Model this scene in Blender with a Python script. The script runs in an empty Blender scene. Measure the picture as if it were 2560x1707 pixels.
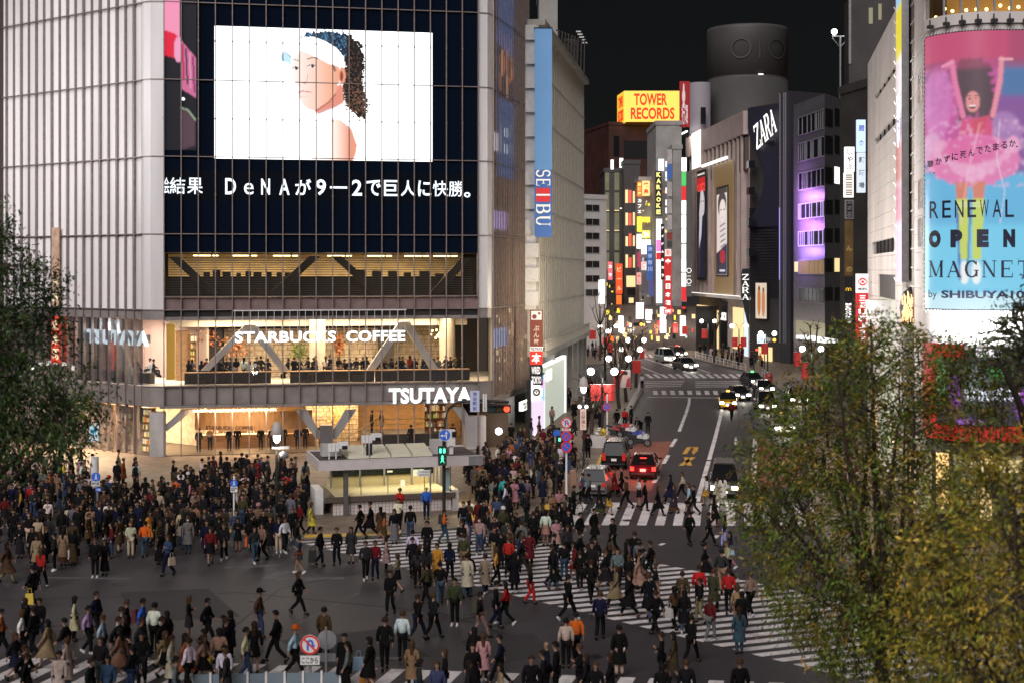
import bpy, bmesh, math, random
import numpy as np
from mathutils import Vector, Matrix
S = bpy.context.scene
COL = S.collection
R = math.radians
# ---------------------------------------------------------------- camera, world, sun, exposure
F, CX, HY, H = 3555.6, 1280.0, 675.0, 13.5          # focal length in photo pixels, principal column, horizon row, eye height
cam_d = bpy.data.cameras.new('camera'); cam = bpy.data.objects.new('camera', cam_d); COL.objects.link(cam)
cam.location = (0, 0, H); cam.rotation_euler = (R(90), 0, 0)
cam_d.sensor_width = 36; cam_d.lens = 50; cam_d.shift_y = -178.5 / 2560
cam_d.clip_start = 0.5; cam_d.clip_end = 3000
cam_d.dof.use_dof = True; cam_d.dof.focus_distance = 110; cam_d.dof.aperture_fstop = 0.9
S.camera = cam
W = bpy.data.worlds.new('World'); S.world = W; W.use_nodes = True
nt = W.node_tree; bg = nt.nodes['Background']
sky = nt.nodes.new('ShaderNodeTexSky'); sky.sky_type = 'NISHITA'; sky.sun_disc = False
SUN_EL, SUN_AZ = 39, 200                             # the glow of the lit plaza behind the camera stands in for a high, very soft key
sky.sun_elevation = R(SUN_EL); sky.sun_rotation = R(SUN_AZ)
hsv = nt.nodes.new('ShaderNodeHueSaturation'); hsv.inputs['Saturation'].default_value = 0.25
nt.links.new(sky.outputs[0], hsv.inputs['Color']); nt.links.new(hsv.outputs[0], bg.inputs['Color'])
bg.inputs['Strength'].default_value = 0.0011
sun_d = bpy.data.lights.new('city_glow', 'SUN'); sun = bpy.data.objects.new('city_glow', sun_d); COL.objects.link(sun)
sun_d.energy = 2.9; sun_d.angle = R(50); sun_d.color = (1.0, 0.935, 0.93)
_d = Vector((math.sin(R(SUN_AZ)) * math.cos(R(SUN_EL)), math.cos(R(SUN_AZ)) * math.cos(R(SUN_EL)), math.sin(R(SUN_EL))))
sun.rotation_euler = _d.to_track_quat('Z', 'Y').to_euler(); sun.location = (0, -60, 80)
S.view_settings.view_transform = 'Standard'; S.view_settings.look = 'None'
S.view_settings.exposure = 0; S.view_settings.gamma = 1
S.render.engine = 'CYCLES'
cy = S.cycles
cy.max_bounces = 6; cy.diffuse_bounces = 2; cy.glossy_bounces = 3; cy.transparent_max_bounces = 16; cy.transmission_bounces = 4
cy.caustics_reflective = False; cy.caustics_refractive = False; cy.sample_clamp_indirect = 4; cy.use_denoising = True
rnd = random.Random(7); nrs = np.random.RandomState(5)

# ---------------------------------------------------------------- helpers
def P(x, y, Y): return Vector(((x - CX) * Y / F, Y, H - (y - HY) * Y / F))
def GY(y): return H * F / (y - HY)
def G(x, y, z=0.0):
    Y = (H - z) * F / (y - HY); return Vector(((x - CX) * Y / F, Y, z))

MATS = {}
def mat(name, col=(.5, .5, .5), rough=.6, metal=0.0, emit=None, es=0.0, var=0.0, scale=2.0, bump=0.0, stretch=None, spec=None, objcol=False, attr=None, aemit=0.0, wear=None, brick=None):
    if name in MATS: return MATS[name]
    m = bpy.data.materials.new(name); m.use_nodes = True; n = m.node_tree.nodes; l = m.node_tree.links
    b = n['Principled BSDF']; c = (*col, 1)
    b.inputs['Base Color'].default_value = c; b.inputs['Roughness'].default_value = rough; b.inputs['Metallic'].default_value = metal
    if spec is not None: b.inputs['Specular IOR Level'].default_value = spec
    src = None
    if objcol:
        oi = n.new('ShaderNodeObjectInfo'); src = oi.outputs['Color']
    if attr:
        at = n.new('ShaderNodeAttribute'); at.attribute_name = attr; src = at.outputs['Color']
    if var or bump:
        tc = n.new('ShaderNodeTexCoord'); vec = tc.outputs['Object']
        if stretch:
            mp = n.new('ShaderNodeMapping'); mp.inputs['Scale'].default_value = stretch; l.new(vec, mp.inputs[0]); vec = mp.outputs[0]
        no = n.new('ShaderNodeTexNoise'); no.inputs['Scale'].default_value = scale; no.inputs['Detail'].default_value = 5; l.new(vec, no.inputs['Vector'])
        if var:
            mr = n.new('ShaderNodeMapRange'); mr.inputs[1].default_value = .3; mr.inputs[2].default_value = .7
            mr.inputs[3].default_value = 1 - var; mr.inputs[4].default_value = 1 + var; l.new(no.outputs[0], mr.inputs[0])
            mx = n.new('ShaderNodeMix'); mx.data_type = 'RGBA'; mx.blend_type = 'MULTIPLY'; mx.inputs[0].default_value = 1
            if src is not None: l.new(src, mx.inputs[6])
            else: mx.inputs[6].default_value = c
            l.new(mr.outputs[0], mx.inputs[7]); src = mx.outputs[2]
        if bump:
            bu = n.new('ShaderNodeBump'); bu.inputs['Strength'].default_value = bump; bu.inputs['Distance'].default_value = .02
            l.new(no.outputs[0], bu.inputs['Height']); l.new(bu.outputs[0], b.inputs['Normal'])
    if brick:
        br = n.new('ShaderNodeTexBrick'); br.inputs['Scale'].default_value = brick; br.inputs['Mortar Size'].default_value = .012; br.inputs['Color1'].default_value = (1.12, 1.1, 1.08, 1); br.inputs['Color2'].default_value = (.82, .8, .78, 1); br.inputs['Mortar'].default_value = (.5, .48, .46, 1)
        l.new(tc.outputs['Object'], br.inputs['Vector']); mb_ = n.new('ShaderNodeMix'); mb_.data_type = 'RGBA'; mb_.blend_type = 'MULTIPLY'; mb_.inputs[0].default_value = 1; l.new(src, mb_.inputs[6]); l.new(br.outputs[0], mb_.inputs[7]); src = mb_.outputs[2]
    if wear:                                             # chipped patches where the ground below shows, plus long streaks
        for sc_, lo, hi, stx in ((wear[1], .60, .66, (1, 1, 1)), (wear[1] * .12, .50, .72, (1, 1, 1)), (9, .62, .70, (.25, 1.6, 1))):
            mp2 = n.new('ShaderNodeMapping'); mp2.inputs['Scale'].default_value = stx; l.new(tc.outputs['Object'], mp2.inputs[0]); n2 = n.new('ShaderNodeTexNoise'); n2.inputs['Scale'].default_value = sc_; n2.inputs['Detail'].default_value = 7; n2.inputs['Roughness'].default_value = .7; l.new(mp2.outputs[0], n2.inputs['Vector'])
            r2_ = n.new('ShaderNodeMapRange'); r2_.inputs[1].default_value = lo; r2_.inputs[2].default_value = hi; r2_.inputs[4].default_value = wear[2]; l.new(n2.outputs[0], r2_.inputs[0]); m2_ = n.new('ShaderNodeMix'); m2_.data_type = 'RGBA'; m2_.inputs[7].default_value = (*wear[0], 1); l.new(r2_.outputs[0], m2_.inputs[0]); l.new(src, m2_.inputs[6]); src = m2_.outputs[2]
    if src is not None and not aemit: l.new(src, b.inputs['Base Color'])
    if aemit:
        b.inputs['Base Color'].default_value = (.02, .02, .02, 1); l.new(src, b.inputs['Emission Color']); b.inputs['Emission Strength'].default_value = aemit
    if emit:
        b.inputs['Emission Color'].default_value = (*emit, 1); b.inputs['Emission Strength'].default_value = es
    MATS[name] = m; return m
def emi(name, col, es=1.0):
    return mat(name, tuple(min(.8, c * .3) for c in col), .5, emit=col, es=es)
def glass(name, tint=(.95, .97, 1), base=.05, rough=.02):
    if name in MATS: return MATS[name]
    m = bpy.data.materials.new(name); m.use_nodes = True; n = m.node_tree.nodes; l = m.node_tree.links
    n.remove(n['Principled BSDF']); o = n['Material Output']
    t = n.new('ShaderNodeBsdfTransparent'); t.inputs[0].default_value = (*tint, 1)
    g = n.new('ShaderNodeBsdfGlossy'); g.inputs['Roughness'].default_value = rough; g.inputs[0].default_value = (.9, .95, 1, 1)
    lw = n.new('ShaderNodeLayerWeight'); lw.inputs['Blend'].default_value = .25
    mr = n.new('ShaderNodeMapRange'); mr.inputs[3].default_value = base; mr.inputs[4].default_value = .8; l.new(lw.outputs['Fresnel'], mr.inputs[0])
    mx = n.new('ShaderNodeMixShader'); l.new(mr.outputs[0], mx.inputs[0]); l.new(t.outputs[0], mx.inputs[1]); l.new(g.outputs[0], mx.inputs[2]); l.new(mx.outputs[0], o.inputs[0])
    MATS[name] = m; return m

def tag(o, label=None, cat=None, group=None, kind=None):
    if label: o['label'] = label
    if cat: o['category'] = cat
    if group: o['group'] = group
    if kind: o['kind'] = kind
    return o
def thing(name, label, cat, loc=(0, 0, 0), group=None, rz=0.0):
    o = bpy.data.objects.new(name, None); COL.objects.link(o); o.location = loc; o.rotation_euler = (0, 0, rz); o.empty_display_size = .2
    return tag(o, label, cat, group)
def link(o, parent=None):
    COL.objects.link(o)
    if parent is not None:
        o.parent = parent
        if parent.parent is None and parent.type == 'EMPTY':      # geometry is written in world space
            o.location = -Vector(parent.location)
    return o

class MB:
    "collects shapes into one mesh"
    def __init__(s): s.v = []; s.f = []; s.m = []; s.mi = 0; s.sm = False; s.s = []
    def add(s, vs, fs, smooth=False):
        b = len(s.v); s.v += [tuple(v) for v in vs]
        for f in fs: s.f.append(tuple(b + i for i in f)); s.m.append(s.mi); s.s.append(smooth)
        return s
    def hexa(s, p): return s.add(p, [(0, 3, 2, 1), (4, 5, 6, 7), (0, 1, 5, 4), (1, 2, 6, 5), (2, 3, 7, 6), (3, 0, 4, 7)])
    def box(s, c, d, rz=0.0, M=None):
        x, y, z = d[0] / 2, d[1] / 2, d[2] / 2; c = Vector(c); M = M or Matrix.Rotation(rz, 3, 'Z')
        return s.hexa([c + M @ Vector(q) for q in ((-x, -y, -z), (x, -y, -z), (x, y, -z), (-x, y, -z), (-x, -y, z), (x, -y, z), (x, y, z), (-x, y, z))])
    def prism(s, pts, z0, z1):
        n = len(pts); vs = [(p[0], p[1], z0) for p in pts] + [(p[0], p[1], z1) for p in pts]
        return s.add(vs, [tuple(range(n))[::-1], tuple(range(n, 2 * n))] + [(i, (i + 1) % n, n + (i + 1) % n, n + i) for i in range(n)])
    def slab(s, pts, nrm):
        "a polygon in space given a thickness vector"
        n = len(pts); nrm = Vector(nrm); vs = [Vector(p) for p in pts] + [Vector(p) + nrm for p in pts]
        return s.add(vs, [tuple(range(n))[::-1], tuple(range(n, 2 * n))] + [(i, (i + 1) % n, n + (i + 1) % n, n + i) for i in range(n)])
    def poly(s, pts): return s.add(pts, [tuple(range(len(pts)))])
    def tube(s, pts, r, n=8, cap=True, smooth=True):
        pts = [Vector(p) for p in pts]; rs = r if isinstance(r, (list, tuple)) else [r] * len(pts); vs = []; fs = []
        for i, p in enumerate(pts):
            a = pts[max(0, i - 1)]; b = pts[min(len(pts) - 1, i + 1)]; t = (b - a)
            t = t.normalized() if t.length > 1e-9 else Vector((0, 0, 1))
            u = t.cross(Vector((0, 0, 1)) if abs(t.z) < .9 else Vector((1, 0, 0))).normalized(); w = t.cross(u)
            vs += [p + rs[i] * (math.cos(2 * math.pi * k / n) * u + math.sin(2 * math.pi * k / n) * w) for k in range(n)]
        for i in range(len(pts) - 1):
            for k in range(n): fs.append((i * n + k, i * n + (k + 1) % n, (i + 1) * n + (k + 1) % n, (i + 1) * n + k))
        s.add(vs, fs, smooth)
        if cap: s.add(vs[:n], [tuple(range(n))]); s.add(vs[-n:], [tuple(range(n))[::-1]])
        return s
    def lathe(s, prof, c=(0, 0, 0), n=16, sx=1, sy=1, smooth=True):
        c = Vector(c); vs = []; fs = []
        for r, z in prof: vs += [c + Vector((r * sx * math.cos(2 * math.pi * k / n), r * sy * math.sin(2 * math.pi * k / n), z)) for k in range(n)]
        for i in range(len(prof) - 1):
            for k in range(n): fs.append((i * n + k, i * n + (k + 1) % n, (i + 1) * n + (k + 1) % n, (i + 1) * n + k))
        return s.add(vs, fs, smooth)
    def ball(s, c, r, n=10, m=6, sz=1.0):
        return s.lathe([(r * math.sin(math.pi * i / m) + 1e-5, -r * sz * math.cos(math.pi * i / m)) for i in range(m + 1)], c, n)
    def disc(s, c, nrm, r, th=.02, n=24):
        c = Vector(c); q = Vector(nrm).normalized(); u = q.cross(Vector((0, 0, 1))).normalized(); w = u.cross(q)
        return s.slab([c + r * (math.cos(2 * math.pi * k / n) * u + math.sin(2 * math.pi * k / n) * w) for k in range(n)], q * th)
    def ring(s, c, nrm, r0, r1, th=.02, n=28, a0=0, a1=360):
        c = Vector(c); q = Vector(nrm).normalized(); u = Vector((0, 0, 1)).cross(q)
        u = u.normalized() if u.length > .01 else Vector((1, 0, 0)); w = q.cross(u)
        for k in range(n):
            t0 = R(a0 + (a1 - a0) * k / n); t1 = R(a0 + (a1 - a0) * (k + 1) / n)
            s.slab([c + r0 * (math.cos(t0) * u + math.sin(t0) * w), c + r1 * (math.cos(t0) * u + math.sin(t0) * w), c + r1 * (math.cos(t1) * u + math.sin(t1) * w), c + r0 * (math.cos(t1) * u + math.sin(t1) * w)], q * th)
        return s
    def build(s, name, m, parent=None, **kw):
        me = bpy.data.meshes.new(name); me.from_pydata(s.v, [], s.f)
        for q in (m if isinstance(m, (list, tuple)) else [m]): me.materials.append(q)
        if any(s.m): me.polygons.foreach_set('material_index', s.m)
        if any(s.s): me.polygons.foreach_set('use_smooth', s.s)
        me.update(); o = bpy.data.objects.new(name, me); link(o, parent)
        if kw: tag(o, **kw)
        return o

class Fac:
    "a vertical facade: A, B on the ground; u along it, z up, out towards the viewer"
    def __init__(s, A, B):
        s.A = Vector((A[0], A[1], 0)); s.B = Vector((B[0], B[1], 0)); s.d = (s.B - s.A).normalized(); s.L = (s.B - s.A).length
        s.n = Vector((s.d.y, -s.d.x, 0))
        if s.n.dot(s.A) > 0: s.n = -s.n
    def p(s, u, z, o=0.0): return s.A + s.d * u + s.n * o + Vector((0, 0, z))
    def u(s, x, o=0.0):
        k = (x - CX) / F; A = s.A + s.n * o
        return (k * A.y - A.x) / (s.d.x - k * s.d.y)
    def z(s, x, y, o=0.0):
        q = s.p(s.u(x, o), 0, o); return H - (y - HY) * q.y / F
    def uz(s, x, y, o=0.0): return s.u(x, o), s.z(x, y, o)
    def box(s, mb, u0, u1, z0, z1, o0, o1):
        return mb.hexa([s.p(u0, z0, o1), s.p(u1, z0, o1), s.p(u1, z0, o0), s.p(u0, z0, o0), s.p(u0, z1, o1), s.p(u1, z1, o1), s.p(u1, z1, o0), s.p(u0, z1, o0)])
    def px(s, mb, x0, y0, x1, y1, o0, o1, at=None):
        "box from photo pixels; heights read at column at (default the left one)"
        xa = x0 if at is None else at
        return s.box(mb, s.u(x0, o1), s.u(x1, o1), s.z(xa, y1, o1), s.z(xa, y0, o1), o0, o1)
    def rz(s): return math.atan2(s.d.y, s.d.x)

_tc = {}
def text_geo(body, bold=0.0, size=1.0, ext=.02, space=1.0):
    key = (body, bold, ext, space)
    if key not in _tc:
        cu = bpy.data.curves.new('t', 'FONT'); cu.body = body; cu.size = 1; cu.offset = bold; cu.extrude = ext; cu.resolution_u = 3; cu.space_character = space
        o = bpy.data.objects.new('t', cu); COL.objects.link(o)
        dg = bpy.context.evaluated_depsgraph_get(); me = bpy.data.meshes.new_from_object(o.evaluated_get(dg))
        v = np.array([q.co[:] for q in me.vertices]) if len(me.vertices) else np.zeros((1, 3)); f = [tuple(q.vertices) for q in me.polygons]
        bpy.data.objects.remove(o); bpy.data.curves.remove(cu); bpy.data.meshes.remove(me)
        v[:, :2] -= v[:, :2].min(0); _tc[key] = (v, f)
    return _tc[key]
def text_fit(mb, body, place, u0, u1, z0, z1, bold=0.0, ext=.02, keep=False, space=1.0):
    "lettering stretched into the box u0..u1, z0..z1; place(u, z, o) -> world"
    v, f = text_geo(body, bold, 1, ext, space); w = v[:, 0].max(); h = v[:, 1].max()
    sx, sy = (u1 - u0) / max(w, 1e-6), (z1 - z0) / max(h, 1e-6)
    if keep: sx = sy = min(abs(sx), sy)
    if keep: u0 = (u0 + u1) / 2 - w * sx / 2; z0 = (z0 + z1) / 2 - h * sy / 2
    mb.add([place(u0 + a * sx, z0 + b * sy, c) for a, b, c in v], f)
    return mb
def text_col(mb, chars, place, uc, w, ztop, zbot, bold=0.02, ext=.02):
    "characters stacked downwards"
    n = len(chars); st = (ztop - zbot) / n
    for i, ch in enumerate(chars):
        if ch != ' ':
            zc = ztop - (i + .5) * st; hh = min(st * .82, w * 1.05) / 2
            text_fit(mb, ch, place, uc - w / 2, uc + w / 2, zc - hh, zc + hh, bold, ext, keep=ord(ch) > 255)
    return mb
# a small roman-serif alphabet, each letter strokes in a unit box: (x0,y0,x1,y1,width) or an arc (cx,cy,rx,ry,a0,a1,wthin,wthick)
SER = {
 'Z': [(.05, .95, .95, .95, .1), (.1, .05, .95, .05, .1), (.12, .05, .86, .95, .2), (.08, .75, .08, .99, .05), (.93, .01, .93, .28, .05)],
 'A': [(.12, .03, .5, .97, .07), (.46, .97, .86, .03, .19), (.26, .34, .7, .34, .07), (0, .02, .26, .02, .05), (.7, .02, 1.02, .02, .05)],
 'R': [(.2, 0, .2, 1, .19), (.2, .97, .55, .97, .07), (.2, .5, .55, .5, .07), ('a', .53, .735, .28, .235, -90, 90, .07, .18), (.5, .5, .88, .03, .17), (.02, .02, .38, .02, .05), (.78, .02, 1.02, .02, .05), (.04, .98, .2, .98, .05)],
 'E': [(.2, 0, .2, 1, .19), (.1, .97, .85, .97, .07), (.1, .03, .88, .03, .07), (.2, .51, .65, .51, .07), (.85, .76, .85, 1, .05), (.88, 0, .88, .26, .05), (.65, .4, .65, .62, .05)],
 'S': [('a', .5, .73, .33, .25, 20, 270, .08, .17), ('a', .5, .27, .36, .25, -160, 90, .08, .17), (.83, .72, .83, .97, .05), (.14, .03, .14, .28, .05)],
 'I': [(.5, 0, .5, 1, .2), (.3, .98, .7, .98, .05), (.3, .02, .7, .02, .05)],
 'B': [(.2, 0, .2, 1, .19), (.05, .97, .5, .97, .06), (.05, .03, .52, .03, .06), (.2, .52, .52, .52, .06), ('a', .5, .75, .28, .23, -90, 90, .06, .18), ('a', .52, .275, .34, .25, -90, 90, .06, .18)],
 'U': [(.2, .3, .2, 1, .19), (.82, .3, .82, 1, .07), ('a', .51, .32, .31, .3, 180, 360, .07, .16), (.02, .98, .4, .98, .05), (.66, .98, .98, .98, .05)],
 'M': [(.12, 0, .12, 1, .06), (.12, 1, .5, .05, .15), (.5, .05, .86, 1, .06), (.86, 0, .86, 1, .17), (0, .02, .26, .02, .05), (.7, .02, 1, .02, .05), (0, .98, .2, .98, .05), (.8, .98, 1, .98, .05)],
 'N': [(.14, 0, .14, 1, .07), (.14, 1, .84, .02, .19), (.84, 0, .84, 1, .07), (0, .02, .3, .02, .05), (0, .98, .22, .98, .05), (.7, .98, 1, .98, .05)],
 'G': [('a', .52, .5, .4, .48, 40, 330, .08, .18), (.84, .05, .84, .42, .15), (.66, .42, 1, .42, .05), (.84, .72, .84, .97, .05)],
 'T': [(.5, 0, .5, 1, .19), (.04, .96, .96, .96, .08), (.06, .74, .06, 1, .05), (.94, .74, .94, 1, .05), (.32, .02, .68, .02, .05)],
}
def serif(mb, word, place, u0, u1, z0, z1, gap=.12, o=0.0, th=.03):
    n = len(word); w = (u1 - u0) / (n + gap * (n - 1)); h = z1 - z0; k = 0
    for i, ch in enumerate(word):
        a = u0 + i * w * (1 + gap)
        for st in SER[ch]:
            oo = o + .003 * (k % 7); k += 1
            def q(x, y): return (a + x * w, z0 + y * h)
            if st[0] == 'a':
                _, cx, cy_, rx, ry, a0, a1, wt, wk = st; N = 12; ps = []
                for j in range(N + 1):
                    t = R(a0 + (a1 - a0) * j / N); wd = wt + (wk - wt) * abs(math.cos(t)); ps.append((cx + rx * math.cos(t), cy_ + ry * math.sin(t), math.cos(t) * wd / 2, math.sin(t) * wd / 2))
                quads = [[(p[0] - p[2], p[1] - p[3]), (p[0] + p[2], p[1] + p[3]), (r_[0] + r_[2], r_[1] + r_[3]), (r_[0] - r_[2], r_[1] - r_[3])] for p, r_ in zip(ps, ps[1:])]
            else:
                x0, y0, x1, y1, wd = st; dx, dy = x1 - x0, y1 - y0
                quads = [[(x0 - wd / 2, y0), (x0 + wd / 2, y0), (x1 + wd / 2, y1), (x1 - wd / 2, y1)]] if abs(dy) > abs(dx) * .6 else [[(x0, y0 - wd / 2), (x1, y1 - wd / 2), (x1, y1 + wd / 2), (x0, y0 + wd / 2)]]
            for qd in quads:
                pa = [place(*q(*c), oo) for c in qd]; pb = [place(*q(*c), oo + th) for c in qd]
                mb.add(pa + pb, [(0, 1, 2, 3), (4, 5, 6, 7), (0, 1, 5, 4), (1, 2, 6, 5), (2, 3, 7, 6), (3, 0, 4, 7)])
    return mb

# pictures shown on screens and posters: a colour per grid point
def inpoly(X, Y, pts):
    c = np.zeros(X.shape, bool); n = len(pts)
    for i in range(n):
        x0, y0 = pts[i]; x1, y1 = pts[(i + 1) % n]
        if y0 == y1: continue
        c ^= ((y0 > Y) != (y1 > Y)) & (X < (x1 - x0) * (Y - y0) / (y1 - y0) + x0)
    return c
class Pic:
    def __init__(s, x0, y0, x1, y1, step, bg_):
        s.xs = np.arange(x0, x1 + .01, step); s.ys = np.arange(y0, y1 + .01, step); s.X, s.Y = np.meshgrid(s.xs, s.ys); s.c = np.zeros(s.X.shape + (3,)); s.c[:] = bg_; s.step = step
    def blur(s, a, n):
        a = a.astype(float)
        for _ in range(n):
            p = np.pad(a, 1, mode='edge'); a = (p[:-2, 1:-1] + p[2:, 1:-1] + p[1:-1, :-2] + p[1:-1, 2:] + 2 * p[1:-1, 1:-1]) / 6
        return a
    def put(s, m, col, soft=0, op=1.0):
        m = s.blur(m, soft) if soft else m.astype(float); col = np.asarray(col, float)
        s.c += ((col if col.ndim == 3 else col[None, None, :]) - s.c) * (m * op)[..., None]
    def poly(s, pts, col, soft=0, op=1.0): s.put(inpoly(s.X, s.Y, pts), col, soft, op)
    def ell(s, cx, cy_, rx, ry, col, soft=0, op=1.0, rot=0):
        a = R(rot); dx = s.X - cx; dy = s.Y - cy_; u = dx * math.cos(a) + dy * math.sin(a); v = -dx * math.sin(a) + dy * math.cos(a)
        s.put((u / rx) ** 2 + (v / ry) ** 2 < 1, col, soft, op)
    def line(s, pts, w, col, soft=0, op=1.0):
        m = np.zeros(s.X.shape, bool)
        for (x0, y0), (x1, y1) in zip(pts, pts[1:]):
            L2 = (x1 - x0) ** 2 + (y1 - y0) ** 2 + 1e-9; t = np.clip(((s.X - x0) * (x1 - x0) + (s.Y - y0) * (y1 - y0)) / L2, 0, 1)
            m |= (s.X - x0 - t * (x1 - x0)) ** 2 + (s.Y - y0 - t * (y1 - y0)) ** 2 < w * w / 4
        s.put(m, col, soft, op)
    def mesh(s, name, place, m, parent=None, th=None):
        h, w = s.X.shape; vs = [place(x, y) for y in s.ys for x in s.xs]
        fs = [(j * w + i, j * w + i + 1, (j + 1) * w + i + 1, (j + 1) * w + i) for j in range(h - 1) for i in range(w - 1)]
        me = bpy.data.meshes.new(name); me.from_pydata(vs, [], fs); me.materials.append(m)
        at = me.color_attributes.new('Col', 'FLOAT_COLOR', 'POINT'); c4 = np.ones((h * w, 4)); c4[:, :3] = s.c.reshape(-1, 3); at.data.foreach_set('color', c4.ravel())
        me.update(); o = bpy.data.objects.new(name, me); return link(o, parent)
def lin(r, g, b): return tuple(((c / 255) / 12.92 if c <= 10 else ((c / 255 + .055) / 1.055) ** 2.4) for c in (r, g, b))
def lamp(name, loc, energy, col=(1, .85, .65), size=.2, kind='POINT', rot=None, sy=None, parent=None):
    d = bpy.data.lights.new(name, kind); d.energy = energy; d.color = col
    if kind == 'AREA':
        d.size = size
        if sy: d.shape = 'RECTANGLE'; d.size_y = sy
    else: d.shadow_soft_size = size
    o = bpy.data.objects.new(name, d); COL.objects.link(o); o.location = loc
    if rot: o.rotation_euler = rot
    return o
# common materials
M_steel = mat('mullion steel', (.30, .25, .24), .45, .6, var=.15, scale=3)
M_dark = mat('dark metal', (.03, .03, .032), .5, .4)
M_black = mat('black paint', (.012, .012, .013), .45)
M_grey = mat('grey metal', (.28, .28, .29), .5, .3, var=.15, scale=4)
M_white = mat('white paint', (.72, .71, .70), .5, var=.08, scale=3)
M_conc = mat('pale concrete', (.42, .40, .39), .8, var=.2, scale=1.2)
E_white = emi('lit white', (1, 1, 1), 2.6)
E_warm = emi('lit warm white', (1, .84, .58), 2.2)
M_pic = mat('backlit picture', attr='Col', aemit=1.0, rough=.3)
M_print = mat('printed picture', attr='Col', rough=.5)
# ---------------------------------------------------------------- ground, road, pavements, markings
M_asph = mat('asphalt', (.042, .037, .040), .55, var=.16, scale=14, bump=.3, spec=.35, wear=((.027, .024, .026), 1.6, .75))
M_pave = mat('paving', (.19, .145, .11), .6, var=.28, scale=1.2, bump=.1, brick=1.2)
M_kerb = mat('kerb stone', (.26, .23, .20), .8, var=.2, scale=2)
M_mark = mat('road paint', (.66, .62, .61), .65, var=.14, scale=2.6, wear=((.12, .11, .11), 5.0, .8))
M_yell = mat('yellow paint', (.55, .30, .05), .65, var=.2, scale=2.6)
M_tact = mat('yellow tactile', (.62, .38, .04), .7, var=.1, scale=5)
M_redl = mat('red bus lane', (.22, .075, .05), .75, var=.2, scale=1.5)
mb = MB(); mb.poly([(-900, -300, 0), (900, -300, 0), (900, 1800, 0), (-900, 1800, 0)]); mb.build('ground', M_asph, kind='structure')
def pavement(name, pts, z=.12):
    mb = MB(); mb.prism(pts, -.05, z); mb.build(name, M_pave, kind='structure')
    k = MB()
    return k
edgeL = [(-500, 1196), (-150, 1200), (0, 1204), (150, 1222), (300, 1262), (450, 1302), (600, 1334), (760, 1346), (950, 1337), (1130, 1319), (1250, 1302), (1330, 1282), (1400, 1256), (1450, 1226), (1482, 1190), (1512, 1140), (1547, 1085), (1577, 1030), (1602, 985), (1614, 958)]
eL = [G(x, y, .12) for x, y in edgeL]
pavement('pavement', [(p.x, p.y) for p in eL] + [(6, 172), (-75, 172)])
k = MB()
for a, b in zip(eL, eL[1:]):
    n = Vector((b - a).to_2d().orthogonal()).normalized() * .16
    if n.y < 0: n = -n
    k.hexa([(a.x, a.y, -.05), (b.x, b.y, -.05), (b.x + n.x, b.y + n.y, -.05), (a.x + n.x, a.y + n.y, -.05), (a.x, a.y, .126), (b.x, b.y, .126), (b.x + n.x, b.y + n.y, .126), (a.x + n.x, a.y + n.y, .126)])
k.build('kerb', M_kerb, kind='structure')
edgeR = [(1690, 838), (1724, 893), (1795, 911), (1856, 924), (1921, 946), (1985, 998), (2012, 1100), (2042, 1290), (2100, 1400)]
eR = [G(x, y, .12) for x, y in edgeR]
pavement('pavement', [(p.x, p.y) for p in eR] + [(32, 52), (120, 52), (120, 292)])
k = MB()
for a, b in zip(eR, eR[1:]): k.tube([a, b], .09, 6)
k.build('kerb', M_kerb, kind='structure')
far = [G(x, y, .12) for x, y in [(1440, 912), (1588, 906), (1640, 843), (1652, 800)]]
pavement('pavement', [(p.x, p.y) for p in far] + [(20, 372)])

def mark(mb, pts, z=.004): mb.slab([(p[0], p[1], z) for p in pts], (0, 0, .002))
def px_line(mb, pts, w):
    g = [G(x, y) for x, y in pts]
    for a, b in zip(g, g[1:]):
        t = (b - a).normalized(); n = Vector((-t.y, t.x, 0)) * w / 2; mark(mb, [a - n, b - n, b + n, a + n])
# the big diagonal crossing
mb = MB()
for i in range(-1, 37):
    t0 = i * .885; q = []
    for t in (t0, t0 + .455):
        q.append((Vector((-10.2, 70.2)) + t * Vector((.679, -.734)), Vector((-.9, 73.8)) + t * Vector((.679, -.734))))
    mark(mb, [q[0][0], q[0][1], q[1][1], q[1][0]])
mb.build('road_markings_diagonal_crossing', M_mark, kind='structure')
mb = MB()                                                                 # crossing along the bottom of the view
for i in range(-9, 29):
    a = Vector((-16.6, 49.75)) + i * .97 * Vector((.992, -.124)); b = a + .5 * Vector((.992, -.124)); d = Vector((-.25, -.97)) * 5.2
    mark(mb, [a, b, b + d, a + d])
mb.build('road_markings_near_crossing', M_mark, kind='structure')
mb = MB()                                                                 # crossing over the street mouth
for i in range(22):
    a = Vector((3.0, 82.8)) + i * .95 * Vector((.995, -.03)); b = a + .5 * Vector((.995, -.03)); d = Vector((-.15, -.99)) * 7.4
    mark(mb, [a, b, b + d, a + d])
mb.build('road_markings_street_crossing', M_mark, kind='structure')
mb = MB()                                                                 # crossings at the next junction
for i in range(9):
    x = 1634 + i * 21.5; mark(mb, [G(x, 986), G(x + 11.5, 986), G(x + 8.5, 976), G(x - 2.5, 976)])
for i in range(13):
    x = 1612 + i * 19; mark(mb, [G(x + 13, 944.5), G(x + 24, 944.5), G(x + 9, 934.5), G(x - 1, 934.5)])
for i, y in enumerate((953, 957, 961.5, 966)):
    for x0, x1 in ((1612 - i * 3, 1712 - i * 3), (1738, 1905)): mark(mb, [G(x0, y + 1.3), G(x1, y + 1.3 - 2), G(x1, y - 2), G(x0, y)])
for i in range(6): mark(mb, [G(1612 + i * 14, 893), G(1620 + i * 14, 893), G(1612 + i * 14, 886), G(1606 + i * 14, 886)])
px_line(mb, [(1618, 992), (1800, 994)], .45)
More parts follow.
